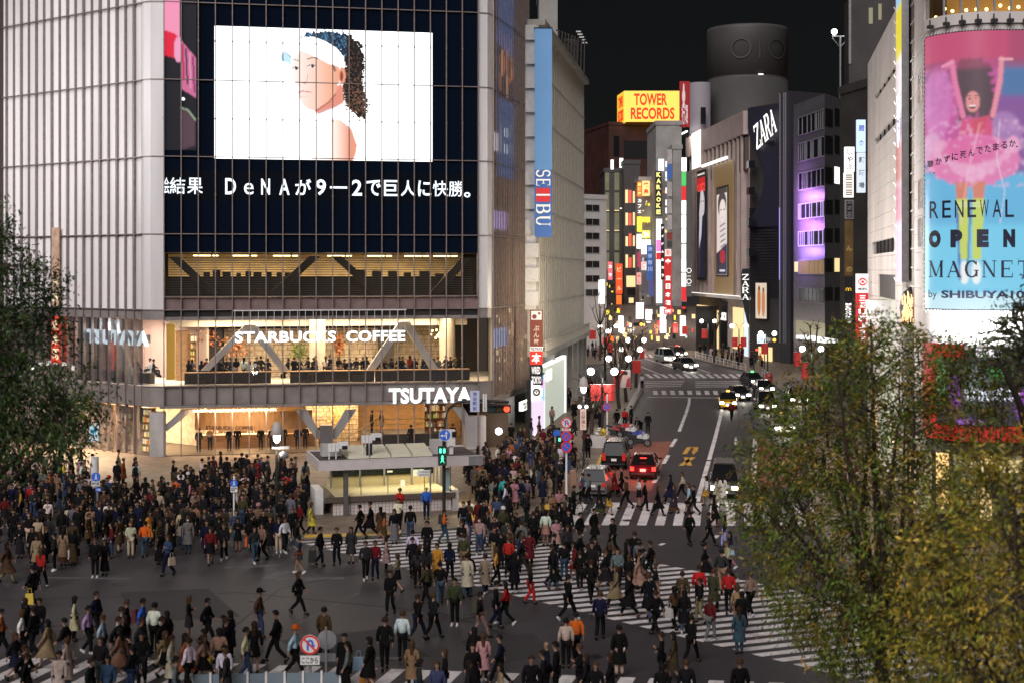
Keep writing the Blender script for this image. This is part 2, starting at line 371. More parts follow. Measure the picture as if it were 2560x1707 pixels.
px_line(mb, [(1610, 895), (1735, 936)], .25); px_line(mb, [(1602, 916), (1655, 937)], .25); px_line(mb, [(1735, 918), (1775, 932)], .25)
mb.build('road_markings_far_junction', M_mark, kind='structure')
mb = MB()
px_line(mb, [(1724, 993), (1722, 1010), (1715, 1033), (1706, 1056), (1698, 1078)], .28)
for a, b in (((1690, 1096), (1678, 1116)), ((1671, 1137), (1659, 1158)), ((1646, 1190), (1634, 1206))): px_line(mb, [a, b], .28)
px_line(mb, [(1806, 1012), (1800, 1046), (1786, 1101), (1765, 1175), (1743, 1253)], .3)
px_line(mb, [(1888, 1096), (1886, 1150), (1882, 1216)], .34)
mark(mb, [G(1832, 1103), G(1847, 1103), G(1839, 1112)]); mark(mb, [G(1836, 1096), G(1843, 1096), G(1843, 1101), G(1836, 1101)]); mark(mb, [G(1837, 1092), G(1842, 1092), G(1842, 1094), G(1837, 1094)])
for a, b in (((1788, 1344), (1794, 1337)), ((1806, 1395), (1812, 1384)), ((1758, 1405), (1764, 1400)), ((1650, 1362), (1660, 1357))): px_line(mb, [a, b], .22)
mb.build('road_markings_lanes', M_mark, kind='structure')
mb = MB()
px_line(mb, [(1711, 1134), (1723, 1117), (1741, 1117), (1737, 1128)], .34); mark(mb, [G(1729, 1127), G(1743, 1127), G(1733, 1136)])
px_line(mb, [(1702, 1163), (1733, 1142)], .34); px_line(mb, [(1715, 1142), (1724, 1163)], .34)
mb.build('road_markings_yellow', M_yell, kind='structure')
mb = MB(); mark(mb, [G(x, y) for x, y in ((1605, 1103), (1683, 1103), (1668, 1135), (1648, 1180), (1628, 1226), (1478, 1226), (1520, 1150))], .0035)
mark(mb, [G(x, y) for x, y in ((1894, 1116), (1990, 1116), (2006, 1216), (1888, 1216))], .0035); mb.build('road_bus_lane', M_redl, kind='structure')
M_worn = mat('worn paint', (.10, .095, .095), .7, var=.45, scale=1.1)
mb = MB()
for a, b, w in (((110, 1443), (330, 1446), .25), ((690, 1447), (860, 1444), .5), ((560, 1418), (700, 1412), .3), ((668, 1445), (720, 1425), .6), ((740, 1560), (900, 1480), .12), ((60, 1373), (85, 1370), .3), ((855, 1642), (1000, 1645), .3)): px_line(mb, [a, b], w)
mb.build('road_markings_worn', M_worn, kind='structure')
mb = MB()                                                                  # darker repair patches and cut seams in the asphalt
for pts in (((300, 1480), (520, 1470), (600, 1540), (340, 1556)), ((700, 1600), (960, 1570), (1080, 1640), (800, 1670)), ((1150, 1600), (1330, 1580), (1400, 1640), (1200, 1660)), ((1560, 1220), (1640, 1160), (1660, 1160), (1600, 1240))): mark(mb, [G(*p) for p in pts], .0012)
for pts in ([(0, 1500), (600, 1480), (1100, 1530), (1500, 1660)], [(420, 1707), (700, 1470), (900, 1430)], [(1760, 1260), (1850, 1060), (1840, 1000)]): px_line(mb, pts, .07)
mb.build('road_patch', mat('asphalt patch', (.037, .034, .036), .7, var=.2, scale=10, spec=.3), kind='structure')
for i, (x, y) in enumerate(((640, 1500), (300, 1460), (1180, 1540), (1570, 1300), (1770, 1150), (1480, 1640), (140, 1560))):
    g = G(x, y); t = thing('manhole_cover', 'round iron manhole cover ' + ('on the bare asphalt in the middle', 'on the bare asphalt at left', 'below the diagonal stripes', 'before the street crossing', 'in the oncoming lane of the street', 'below the middle diagonal stripes', 'at far left near the bottom')[i], 'manhole cover', g); mb = MB(); mb.lathe([(.001, .007), (.30, .007), (.32, .0)], g, 24); mb.build('lid', mat('cast iron', (.03, .028, .028), .45, .6, bump=.4, scale=30), t); mb = MB(); mb.lathe([(.325, .0), (.325, .006), (.36, .006), (.36, 0)], g, 24); mb.build('rim', M_dark, t)
mb = MB()                                                                  # tactile paving
for pts in (((1152, 1262), (1205, 1262), (1222, 1296), (1180, 1300)), ((1352, 1268), (1400, 1240), (1412, 1246), (1372, 1274)), ((760, 1336), (1000, 1328), (1000, 1334), (760, 1343)), ((500, 1308), (600, 1328), (600, 1334), (500, 1316)), ((1490, 1160), (1510, 1120), (1516, 1120), (1498, 1160))):
    mb.slab([G(x, y, .124) for x, y in pts], (0, 0, .003))
mb.build('pavement_tactile_strip', M_tact, kind='structure')

# ---------------------------------------------------------------- the glass corner store
Ff = Fac((-24.96, 102.0), (-2.546, 106.5)); UB = Ff.L; NB = 19; BAY = UB / NB
Fl = Fac((-26.75, 102.75), (-26.75 - 30 * .795, 102.75 + 30 * .607))
Flr = Fac((-26.75 - 30 * .795, 102.75 + 30 * .607), (-26.75, 102.75))
Fr = Fac((-1.50, 107.4), (-1.50 + 20 * .24, 107.4 + 20 * .971))
ZT = 42.0
ZH = [32.75, 27.18, 21.65, 16.08]
store = thing('store_building', 'curved glass corner store carrying a giant video screen above a lit coffee shop', 'building', (-14, 104, 0))
M_dglass = mat('dark navy glazing', (.004, .008, .018), .05, spec=.5)
M_span = mat('pinkish stone spandrel', (.20, .135, .13), .6, var=.18, scale=1.5)
M_band = mat('grey steel band', (.26, .235, .225), .5, .3, var=.15, scale=1.2)
M_frost = mat('frosted glass panel', (.70, .685, .69), .3, var=.16, scale=.5, stretch=(1, 1, .10))
M_frost2 = mat('darker frosted strip', (.52, .50, .505), .35, var=.10, scale=.4)  # darker strips between the pale panels
M_brace = mat('white steel brace', (.55, .52, .48), .5, var=.08, scale=1)
M_brown = mat('dark brown brace', (.10, .07, .045), .6)
M_timber = mat('warm timber', (.33, .19, .09), .55, var=.25, scale=2.5, stretch=(.6, .6, 3))
M_stone = mat('stone tile wall', (.50, .40, .29), .8, var=.3, scale=3)
M_mason = mat('joint', (.22, .16, .11), .9)
M_floor = mat('dark floor', (.10, .075, .055), .5)
M_ceil = mat('ceiling white', (.62, .57, .50), .8)
M_counter = mat('dark counter', (.035, .028, .024), .5)
G_clear = glass('clear glazing', base=.045)
def fbox(name, m, u0, u1, z0, z1, o0, o1, f=Ff, parent=store): return f.box(MB(), u0, u1, z0, z1, o0, o1).build(name, m, parent)
# solid core behind the glass and floors
core = MB(); back = [Ff.p(-1.2, 0, -11.5), Ff.p(UB - .2, 0, -11.5), (0, 118.5), (-40, 140), Fl.p(29, 0, -7)[:2], Fl.p(9, 0, -7)[:2]]
core.prism([(p[0], p[1]) for p in back], 0, ZT); core.build('back_wall', M_counter, store)
def slabs(z0, z1, name, m):
    pts = [Ff.p(0, 0, -.35), Ff.p(UB, 0, -.35), Fr.p(.3, 0, -.6), Fr.p(11.8, 0, -.6), (-10, 119), Ff.p(0, 0, -13), Fl.p(20, 0, -6.9), Fl.p(20, 0, -.3), Fl.p(.2, 0, -.3)]
    MB().prism([(p[0], p[1]) for p in pts], z0, z1).build(name, m, store)
slabs(14.75, ZT - .3, 'upper_floors', M_counter)
slabs(9.95, 10.6, 'floor_slab', M_ceil); slabs(3.75, 5.12, 'floor_slab', M_ceil); slabs(.12, .16, 'floor_slab', M_floor)
# upper dark glazing, blinds floor glazing, cafe glazing, ground glazing
fbox('dark_glazing', M_dglass, 0, UB, 14.75, ZT, -.12, -.06)
for a, b, nm in ((11.52, 14.745, 'upper_window'), (5.2, 9.9, 'cafe_window'), (.3, 3.58, 'shop_window')):
    MB().poly([Ff.p(0, a, -.08), Ff.p(UB, a, -.08), Ff.p(UB, b, -.08), Ff.p(0, b, -.08)]).build(nm, G_clear, store)
fbox('spandrel', M_span, 0, UB, 10.62, 11.5, -.3, -.1)
fbox('spandrel', M_counter, 0, UB, 10.12, 10.60, -.3, -.13)
[Ff.box(MB(), i * BAY + .05, i * BAY + BAY - .05, 10.14, 10.56, -.13, -.10).build('vent_slot', M_black, store) for i in range(0, NB, 2)]
fbox('spandrel', M_band, 0, UB, 9.9, 10.11, -.3, .02)
fbox('spandrel', M_band, 0, UB, 3.82, 5.16, -.3, -.1); fbox('spandrel', M_band, -.3, UB + .3, 3.58, 3.80, -.3, .12)
mb = MB()
for i in range(NB + 1):
    u = i * BAY; Ff.box(mb, u - .035, u + .035, .12, ZT, -.05, .16)
    for zz in (30, 24.4, 18.9, 13.4): Ff.box(mb, u - .06, u + .06, zz - .05, zz + .05, -.05, .18)
for z in ZH + [38.2]: Ff.box(mb, 0, UB, z - .03, z + .03, -.05, .10)
for z in (11.55, 10.62, 9.9, 5.17): Ff.box(mb, 0, UB, z - .035, z + .035, -.09, .11)
mb.build('mullion', M_steel, store)
# rounded corners
def corner(pts, name):
    for a, b in zip(pts, pts[1:]):
        f = Fac(a, b)
        f.box(MB(), -.02, f.L + .02, 10.65, ZT, -.25, 0).build(name, M_frost, store)
        f.box(MB(), -.02, f.L + .02, 3.7, 5.16, -.25, 0).build('spandrel', M_band, store)
        f.box(MB(), -.02, f.L + .02, 9.9, 10.6, -.25, 0).build('spandrel', M_band, store)
        MB().poly([f.p(0, 5.2, -.1), f.p(f.L, 5.2, -.1), f.p(f.L, 9.88, -.1), f.p(0, 9.88, -.1)]).build('cafe_window', G_clear, store)
        mb = MB()
        for z in ZH + [38.2, 10.62, 5.17]: f.box(mb, 0, f.L, z - .03, z + .03, -.01, .06)
        mb.build('mullion', M_steel, store)
cl = [(-24.96, 102.0), (-25.9, 101.98), (-26.5, 102.3), (-26.75, 102.75)]
corner([c for c in cl[::-1]], 'corner_panel'); corner([(-2.546, 106.5), (-1.85, 106.75), (-1.50, 107.4)], 'corner_panel')
# left wall of frosted panels and fins
NL = 27; mb = MB(); mg = MB(); fin = MB()
for i in range(NL):
    u = i * 1.0 + .1
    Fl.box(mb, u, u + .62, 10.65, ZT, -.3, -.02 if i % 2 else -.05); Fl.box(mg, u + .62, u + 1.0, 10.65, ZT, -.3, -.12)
    Fl.box(fin, u + .60, u + .66, .2, ZT, -.1, .15)
    if i < 99: fin.tube([Fl.p(u + .82, 10.7, .02), Fl.p(u + .82, ZT, .02)], .035, 5)
for z in ZH + [38.2, 10.62]: Fl.box(fin, 0, 27, z - .035, z + .035, -.02, .16)
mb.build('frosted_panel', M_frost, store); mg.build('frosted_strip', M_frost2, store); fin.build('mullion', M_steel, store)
for u_, z_ in ((4, 27), (16, 22)): lamp('wall_fill_light', Fl.p(u_, z_, 15), 1150, (1, .97, .95), 5, 'AREA', (R(96), 0, Flr.rz()), 5)  # unseen area lamps added in mid-air to brighten the left wall
Fl.box(MB(), 17.3, 17.9, 3, ZT, -.1, .3).build('joint_cover', mat('brown joint', (.10, .08, .07), .6), store)
Fl.box(MB(), 0, 28, 9.95, 10.6, -.3, .05).build('spandrel', M_band, store); Fl.box(MB(), 0, 28, 3.7, 5.16, -.3, .05).build('spandrel', M_band, store)
MB().poly([Fl.p(0, 5.2, -.1), Fl.p(27, 5.2, -.1), Fl.p(27, 9.9, -.1), Fl.p(0, 9.9, -.1)]).build('cafe_window', G_clear, store)
MB().poly([Fl.p(0, .3, -.1), Fl.p(27, .3, -.1), Fl.p(27, 3.68, -.1), Fl.p(0, 3.68, -.1)]).build('shop_window', G_clear, store)
# right wall: bronze mirror glazing with close fins; colour streaks paint its reflections
M_mir = mat('bronze mirror glazing', (.74, .61, .42), .3, .1, var=.6, scale=.8, stretch=(6, 6, .15))
Fr.box(MB(), 0, 12, 3.9, ZT, -.3, -.05).build('mirror_glazing', M_mir, store)
mb = MB()
for i in range(16):
    u = .05 + i * .78; Fr.box(mb, u - .03, u + .03, .2 if i > 30 else 3.9, ZT, -.05, .14)
for z in ZH + [38.2, 10.62, 3.9]: Fr.box(mb, 0, 12, z - .035, z + .035, -.05, .10)
mb.build('mullion', M_steel, store)
Fr.box(MB(), 0, 12, 3.45, 3.88, -.3, .06).build('spandrel', M_band, store)
Fr.box(MB(), 4.6, 12, .1, 3.45, -1.6, -1.2).build('lower_wall', M_conc, store)
# rows of glow inside the lowest mirrored storeys, seen as lit shop windows
# ---- cafe interior
lamp('cafe_ceiling_light', Ff.p(5, 9.8, -2.9), 900, (1, .78, .50), 6, 'AREA', (0, 0, Ff.rz()), 3); lamp('cafe_ceiling_light', Ff.p(12, 9.8, -2.9), 900, (1, .78, .50), 6, 'AREA', (0, 0, Ff.rz()), 3); lamp('cafe_ceiling_light', Ff.p(18.5, 9.8, -2.9), 900, (1, .76, .46), 6, 'AREA', (0, 0, Ff.rz()), 3)
lamp('cafe_ceiling_light', Fl.p(5, 9.7, -3), 1000, (1, .80, .62), 6, 'AREA', (0, 0, Fl.rz()), 3)
def stonewall(u0, u1, z0, z1, o):
    fbox('stone_wall', M_mason, u0, u1, z0, z1, o - .3, o - .06)
    mb = MB(); z = z0; r2 = random.Random(3)
    while z < z1 - .1:
        h = r2.choice((.22, .3, .4)); u = u0
        while u < u1 - .1:
            w = min(r2.uniform(.35, .8), u1 - u); Ff.box(mb, u + .02, u + w - .02, z + .02, min(z + h, z1) - .02, o - .06, o - .06 + r2.uniform(.03, .12)); u += w
        z += h
    mb.build('stone_tile', M_stone, store)
stonewall(4.2, 16.3, 5.15, 8.9, -8.2); stonewall(16.8, 22.5, 5.15, 9.9, -9.8)
fbox('ceiling_drop', M_ceil, 0, UB, 9.2, 9.9, -9, -5.0)
fbox('dark_pier', M_counter, 2.2, 4.1, 5.15, 9.9, -7.5, -7)
fbox('timber_panel', M_timber, .6, 1.7, 5.15, 8.9, -6, -5.8); fbox('dark_pier', M_counter, 16.2, 17.4, 5.15, 9.9, -8, -7.4)
for u, z0, z1, o, m in ((11.2, 5.15, 9.9, -4.5, M_conc), (21.3, 5.15, 9.9, -5, M_conc)):
    MB().lathe([(.62, z0), (.62, z1)], Ff.p(u, 0, o), 20).build('round_column', mat('pale column', (.48, .42, .34), .7, var=.1), store)
fbox('counter_front', M_counter, 1.4, 7.6, 5.2, 6.0, -1.6, -1.0); fbox('counter_front', M_counter, 9.0, 15.2, 5.2, 6.0, -1.6, -1.0); fbox('counter_front', M_counter, 15.3, 22.4, 5.2, 6.0, -1.6, -1.0)
fbox('counter_top', M_timber, 1.4, 22.4, 6.0, 6.06, -1.75, -.9)
fbox('gold_pier', mat('gold panel', (.72, .42, .07), .35, .5, emit=(1, .55, .08), es=.25), .15, .75, 5.6, 9.6, -.9, -.4)
for (xa, ya), (xb, yb), z in (((623, 811), (513, 925), 0), ((626, 811), (713, 928), 0), ((1008, 803), (925, 925), 0), ((1012, 803), (1086, 925), 0)):
    o = -1.9; a = Ff.p(*Ff.uz(xa, ya, o), o); b = Ff.p(*Ff.uz(xb, yb, o), o); MB().slab([a - Ff.d * .32, a + Ff.d * .32, b + Ff.d * .32, b - Ff.d * .32], Ff.n * .4).build('brace', M_brace, store)
MB().slab([Fl.p(4.2, 9.8, -1), Fl.p(5.2, 9.8, -1), Fl.p(2.6, 5.2, -1), Fl.p(1.7, 5.2, -1)], Fl.n * .3).build('brace', M_brace, store)
Fl.box(MB(), .3, 14, 5.15, 9.9, -6.5, -6.3).build('pale_wall', mat('pinkish wall', (.50, .38, .34), .8), store)
Fl.box(MB(), 6.3, 6.8, 5.2, 9.8, -2.5, -2).build('red_panel', mat('red panel', (.45, .06, .04), .6), store)
Fl.box(MB(), .4, 9, 5.2, 6.0, -1.5, -1.0).build('counter_front', M_counter, store)
# plants and hanging lamps of the cafe
def bush(mb, c, rx, rz_, n, s, ry=None):
    for _ in range(n):
        d = Vector((rnd.gauss(0, .5) * rx, rnd.gauss(0, .5) * (ry or rx), rnd.gauss(0, .5) * rz_)); p = Vector(c) + d; a = Vector((rnd.uniform(-1, 1), rnd.uniform(-1, 1), rnd.uniform(-1, 1))).normalized() * s; b = a.cross(Vector((rnd.uniform(-1, 1), rnd.uniform(-1, 1), rnd.uniform(-1, 1)))).normalized() * s * .5
        mb.poly([p - a, p + b, p + a, p - b])
def cafe_plant(u, z, o, rx, rz_, m, label):
    t = thing('potted_plant', label, 'plant', Ff.p(u, 5.15, o)); mb = MB(); bush(mb, Ff.p(u, z, o), rx, rz_, 170, .16); mb.build('foliage', m, t)
    b = MB(); b.tube([Ff.p(u, 5.5, o), Ff.p(u + .1, z, o)], .05, 5); [b.tube([Ff.p(u + .06, z - .5, o), Ff.p(u + q, z + .3, o)], .025, 4) for q in (-.5, .5)]; b.build('branch', M_brown, t)
    MB().lathe([(.001, 5.15), (.25, 5.15), (.32, 5.6), (.28, 5.6), (.001, 5.55)], Ff.p(u, 0, o), 12).build('pot', M_conc, t)
M_aut = mat('autumn leaves', (.45, .16, .06), .7, var=.5, scale=3); M_gre = mat('cafe green leaves', (.20, .26, .05), .7, var=.5, scale=3)
cafe_plant(5.1, 7.7, -6.5, 1.0, .95, M_aut, 'orange leafed plant against the stone wall of the upstairs cafe, under the sign')
cafe_plant(3.0, 8.4, -6.3, .7, .8, M_aut, 'orange leafed plant beside the dark pier of the upstairs cafe')
cafe_plant(9.9, 7.2, -6.5, .6, .6, M_gre, 'green leafed plant against the stone wall in the upstairs cafe')
cafe_plant(13.0, 7.7, -6.7, .35, .9, M_aut, 'slim red leafed plant beside the round column of the upstairs cafe')
t = thing('chandelier', 'cluster of bare warm bulbs hanging in the upstairs cafe beside the column', 'chandelier', Ff.p(20.6, 9.9, -5))
b = MB(); r2 = random.Random(2)
bulbs = [Ff.p(20.6 + r2.uniform(-.6, .6), 8.6 + r2.uniform(-.5, .3), -5 + r2.uniform(-.4, .4)) for _ in range(11)]
for q in bulbs: b.tube([Ff.p(20.6, 9.9, -5), q], .012, 4)
b.build('cord', M_dark, t)
for q in bulbs: MB().ball(q, .085, 8, 5).build('bulb', emi('warm bulb', (1, .72, .3), 6), t)
# wall shelves with goods
def shelves(name, label, f, u0, u1, z0, z1, o, rows, back, cols, ems=0, parent_loc=None, seed=1):
    t = thing(name, label, 'shelf', f.p((u0 + u1) / 2, z0, o)); r2 = random.Random(seed)
    b = MB(); f.box(b, u0, u1, z0, z1, o - .35, o - .3); b.build('back_panel', back, t)
    b = MB(); st = (z1 - z0) / rows
    for i in range(rows + 1): f.box(b, u0, u1, z0 + i * st - .02, z0 + i * st + .02, o - .3, o)
    f.box(b, u0 - .04, u0, z0, z1, o - .3, o); f.box(b, u1, u1 + .04, z0, z1, o - .3, o); b.build('shelf_board', M_timber, t)
    gm = [mat(f'goods {i}', c, .5, emit=c if ems else None, es=ems) for i, c in enumerate(cols)]
    for k, m in enumerate(gm):
        b = MB()
        for i in range(rows):
            u = u0 + .03
            while u < u1 - .1:
                w = r2.uniform(.06, .16); h = r2.uniform(.5, .8) * st
                if r2.randrange(len(gm)) == k: f.box(b, u, u + w * .85, z0 + i * st + .025, z0 + i * st + h, o - .28, o - r2.uniform(.05, .15))
                u += w
        b.build('goods', m, t)
GC = [(.75, .55, .25), (.6, .2, .08), (.75, .7, .6), (.2, .12, .06), (.5, .5, .12)]
shelves('display_shelf', 'tall lit shelf of mugs in the shop window behind the pillar', Fl, .35, 1.7, .2, 3.4, -1.2, 6, M_stone, GC, .5, seed=4)
shelves('display_shelf', 'lit shelf of packets in the shop window with yellow stripes below', Fl, 2.6, 4.2, .2, 3.4, -1.2, 7, M_stone, GC, .5, seed=5)
shelves('display_shelf', 'bright shelf glimpsed behind the leafy tree at the edge of the shop', Fl, 5.2, 8, .2, 3.4, -1.4, 7, M_stone, GC, 1.0, seed=6)
shelves('display_shelf', 'narrow shelf of goods in the cafe by the orange panel', Ff, 1.72, 2.15, 5.5, 8.6, -5.5, 6, M_stone, GC, .5, seed=8)
# ---- blinds floor
lamp('office_ceiling_light', Ff.p(5.5, 14.5, -4), 800, (1, .74, .42), 9, 'AREA', (0, 0, Ff.rz()), 3); lamp('office_ceiling_light', Ff.p(16.5, 14.5, -4), 800, (1, .74, .42), 9, 'AREA', (0, 0, Ff.rz()), 3)
fbox('warm_wall', mat('warm office wall', (.52, .40, .23), .8, var=.2, scale=1), 0, UB, 10.6, 14.7, -8, -7.8)
fbox('dark_partition', M_counter, 0, UB, 11.5, 13.02, -2.4, -2.3)
mb = MB(); r2 = random.Random(9)
for i in range(9): Ff.box(mb, 2.6 + i * .75 + r2.uniform(0, .3), 3.2 + i * .75, 13.0, 13.25 + r2.uniform(0, .25), -2.9, -2.4)
for i in range(6): Ff.box(mb, 14 + i * 1.2, 14.5 + i * 1.2 + r2.uniform(0, .4), 13.0, 13.2 + r2.uniform(0, .3), -2.9, -2.4)
mb.build('stacked_furniture', M_counter, store)
mb = MB(); z = 11.6
while z < 14.4: Ff.box(mb, .1, UB - .1, z, z + .055, -.55, -.50); z += .17
mb.build('blind_slat', mat('blind slat', (.10, .085, .06), .5), store)
for u in (2.8, 5.6, 8.6, 12.6, 15.6, 18.4, 20.6):
    Ff.box(MB(), u - .8, u + .45, 14.50, 14.58, -2.2, -1.9).build('strip_light', emi('warm strip', (1, .72, .32), 6), store)
    Ff.box(MB(), u + .6, u + 1.0, 14.50, 14.58, -2.2, -1.9).build('strip_light', emi('warm strip', (1, .72, .32), 6), store)
for (xa, ya), (xb, yb) in (((436, 643), (535, 735)), ((787, 641), (685, 735)), ((840, 641), (945, 735)), ((1165, 645), (1085, 735))):
    o = -.95; a = Ff.p(*Ff.uz(xa, ya, o), o); b = Ff.p(*Ff.uz(xb, yb, o), o); MB().slab([a - Ff.d * .4, a + Ff.d * .4, b + Ff.d * .4, b - Ff.d * .4], Ff.n * .3).build('brace', M_brown, store)
# ---- ground floor
for u, e in ((5.5, 900), (12.5, 600), (19, 500)): lamp('shop_ceiling_light', Ff.p(u, 3.6, -4.5), e, (1, .68, .34), 5, 'AREA', (0, 0, Ff.rz()), 3)
lamp('shop_ceiling_light', Fl.p(4, 3.6, -2.5), 1300, (1, .76, .48), 5, 'AREA', (0, 0, Fl.rz()), 2.5); lamp('shop_ceiling_light', Fl.p(12, 3.6, -2.5), 1500, (1, .80, .58), 6, 'AREA', (0, 0, Fl.rz()), 2.5)
lamp('shop_window_spill', Ff.p(5, 3.3, .6), 420, (1, .66, .36), 6, 'AREA', (R(28), 0, Ff.rz()), .5); lamp('shop_window_spill', Fl.p(6, 3.3, .6), 1300, (1, .70, .42), 9, 'AREA', (R(28), 0, Fl.rz()), .5)
fbox('rear_wall', M_timber, 1.2, UB, .2, 3.75, -8.3, -8.0); Fl.box(MB(), 0, 27, .2, 3.7, -6, -5.8).build('rear_wall', M_stone, store)
can = MB(); N = 14                                                         # curved timber canopy over the counter
for i in range(N):
    t0, t1 = i / N, (i + 1) / N; u0, u1 = 2.1 + t0 * 8.6, 2.1 + t1 * 8.6
    def oo(t): return -2.9 + 1.5 * math.sin(math.pi * (t * .9 + .05))
    can.hexa([Ff.p(u0, 1.72, oo(t0)), Ff.p(u1, 1.72, oo(t1)), Ff.p(u1, 1.72, oo(t1) - .3), Ff.p(u0, 1.72, oo(t0) - .3), Ff.p(u0, 3.05, oo(t0)), Ff.p(u1, 3.05, oo(t1)), Ff.p(u1, 3.05, oo(t1) - .3), Ff.p(u0, 3.05, oo(t0) - .3)])
cano = can.build('timber_canopy', mat('canopy timber', (.42, .24, .11), .5, var=.2, scale=2, stretch=(2, 2, .5)), store)
mb = MB()
def canp(u, z, o): t = (u - 2.1) / 8.6; return Ff.p(u, z, -2.9 + 1.5 * math.sin(math.pi * (t * .9 + .05)) + .02 + o)
text_fit(mb, 'STARBUCKS COFFEE', canp, 2.9, 6.3, 1.80, 2.06, .03); mb.build('lettering', mat('bronze letters', (.10, .045, .02), .5), cano)
fbox('serving_counter', M_timber, 2.2, 11, .16, 1.15, -4.4, -3.8); fbox('lit_counter_top', emi('counter glow', (1, .74, .40), 1.4), 2.2, 8.6, 1.15, 1.2, -4.5, -3.9)
for i, u in enumerate((4.1, 4.9, 5.7, 6.5)): fbox('menu_board', emi('menu', (1, .80, .50), 1.5), u, u + .66, 1.45, 1.9, -6.9, -6.85)
shelves('display_shelf', 'short lit shelf of cups below the curved timber canopy', Ff, 7.2, 8.9, 1.2, 2.0, -6.0, 2, M_timber, GC, .7, seed=12)
shelves('display_shelf', 'lit shelf of bottles at the left end of the coffee counter', Ff, 2.4, 3.9, 1.1, 2.0, -6.0, 2, M_timber, GC, .7, seed=13)
lamp('corner_fill_light', Fr.p(6, 10, 8), 900, (1, .84, .62), 2, 'AREA', (R(96), 0, Fr.rz()), 6)  # added lamp without a fitting, brightens the bronze wall
stonewall(10.4, 14.5, .16, 3.7, -6.5)
mb = MB(); bush(mb, Ff.p(13.1, 2.1, -5.6), .75, .8, 260, .13, .2); tt = thing('wall_wreath', 'round golden wreath on the stone wall beside the stairs in the shop', 'wreath', Ff.p(13.1, 2.1, -5.6)); mb.build('foliage', mat('gold leaves', (.85, .55, .18), .5, var=.5, scale=3, emit=(1, .6, .2), es=.25), tt)
lamp('wall_spot', Ff.p(14.6, 2.3, -5.0), 40, (1, .72, .36), .15)
fbox('stair_block', M_counter, 14.6, 21.5, .16, 1.15, -5.5, -2.0)
mb = MB(); rl = [Ff.p(12.3, .5, -1.5), Ff.p(15.4, 2.35, -1.5), Ff.p(20.5, 2.35, -1.5)]; mb.tube(rl, .04, 6)
for q in rl: mb.tube([q, q - Vector((0, 0, .95))], .03, 5)
mb.tube([p - Vector((0, 0, .4)) for p in rl], .025, 5); mb.build('handrail', mat('brass rail', (.45, .33, .12), .35, .8), store)
shelves('display_shelf', 'dark wooden shelf of goods at the corner window beside the white pillar', Ff, 19.3, 21.0, .9, 3.3, -3.2, 4, M_timber, GC, .3, seed=14)
# big V legs and pillars of the front
for (xa, ya), (xb, yb) in (((752, 1022), (800, 1095)), ((876, 1022), (830, 1095)), ((470, 1022), (408, 1075)), ((1142, 1015), (1195, 1095))):
    o = -.75; a = Ff.p(*Ff.uz(xa, ya, o), o); b = Ff.p(*Ff.uz(xb, yb, o), o); MB().slab([a - Ff.d * .42, a + Ff.d * .42, b + Ff.d * .3, b - Ff.d * .3], Ff.n * .5).build('brace', M_brace, store)
for x0, x1, y0, m in ((374, 414, 1030, M_conc), (800, 832, 1062, M_band), (1162, 1214, 1040, mat('white tiled pillar', (.60, .55, .52), .6, var=.06))):
    u0, u1 = Ff.u(x0, -.4), Ff.u(x1, -.4); fbox('pillar', m, u0, u1, .1, Ff.z(x0, y0, -.4), -1.1, -.2)
fbox('entrance_wall', mat('brown entrance', (.12, .08, .05), .7), UB + .4, UB + 2.6, .1, 3.5, -2.2, -1.6, Ff)
# ---------------------------------------------------------------- screens and signs of the corner store
def panel_thing(name, label, cat, f, u0, u1, z0, z1, o, side=M_dark, th=.15, loc=None):
    t = thing(name, label, cat, f.p((u0 + u1) / 2, z0, o)); f.box(MB(), u0, u1, z0, z1, o - th, o).build('casing', side, t); return t
u0, z1 = Ff.uz(536, 65, 0); u1 = Ff.u(1082, 0); z0 = Ff.z(536, 397.5, 0)
scr = panel_thing('video_screen', 'giant bright video screen showing a woman in a white visor', 'video screen', Ff, u0 - .05, u1 + .05, z0 - .05, z1 + .05, -.045, M_black, .012)
pic = Pic(0, 0, 545, 332, 1.6, (2.2, 2.25, 2.3)); rx = lambda X: (X - 374) / 2.751; ry = lambda Y_: (Y_ - 181) / 2.751
def T(pts): return [(rx(a), ry(b)) for a, b in pts]
X_ = pic.X * 2.751 + 374; Y_ = pic.Y * 2.751 + 181
skin_t = np.clip((X_ - 900) / 250, 0, 1)[..., None]; skin = (1 - skin_t) * np.array((1.15, .98, .92)) + skin_t * np.array(lin(250, 186, 156)); skin *= 1 - .35 * np.clip((X_ - 1170) / 90, 0, 1)[..., None] * np.array((.3, .8, 1.0))
n1 = nrs.rand(*pic.X.shape); n1 = pic.blur(n1, 1)
hairc = np.where((n1 > .70 - .20 * np.clip((Y_ - 380) / 360, 0, 1))[..., None], np.array(lin(120, 84, 62)), np.array(lin(22, 16, 16)))
blue_h = np.where((n1 > .58)[..., None], np.array(lin(80, 130, 165)), np.array(lin(14, 40, 66)))
hair = T([(940, 255), (1000, 206), (1080, 190), (1200, 196), (1280, 206), (1345, 245), (1385, 300), (1402, 400), (1388, 520), (1402, 610), (1422, 700), (1405, 800), (1345, 800), (1300, 750), (1252, 700), (1236, 600), (1250, 470), (1252, 400), (1225, 350), (1150, 300), (1050, 250)])
hm = inpoly(pic.X + (n1 - .5) * 26, pic.Y + (pic.blur(nrs.rand(*pic.X.shape), 1) - .5) * 26, hair)
pic.put(hm, np.where((X_ < 1270)[..., None] & (Y_ < 380)[..., None], blue_h, hairc), 0)
pic.poly(T([(1190, 560), (1240, 560), (1252, 690), (1200, 722), (1080, 775), (1040, 748), (1120, 700)]), np.array(lin(235, 150, 130)), 2)
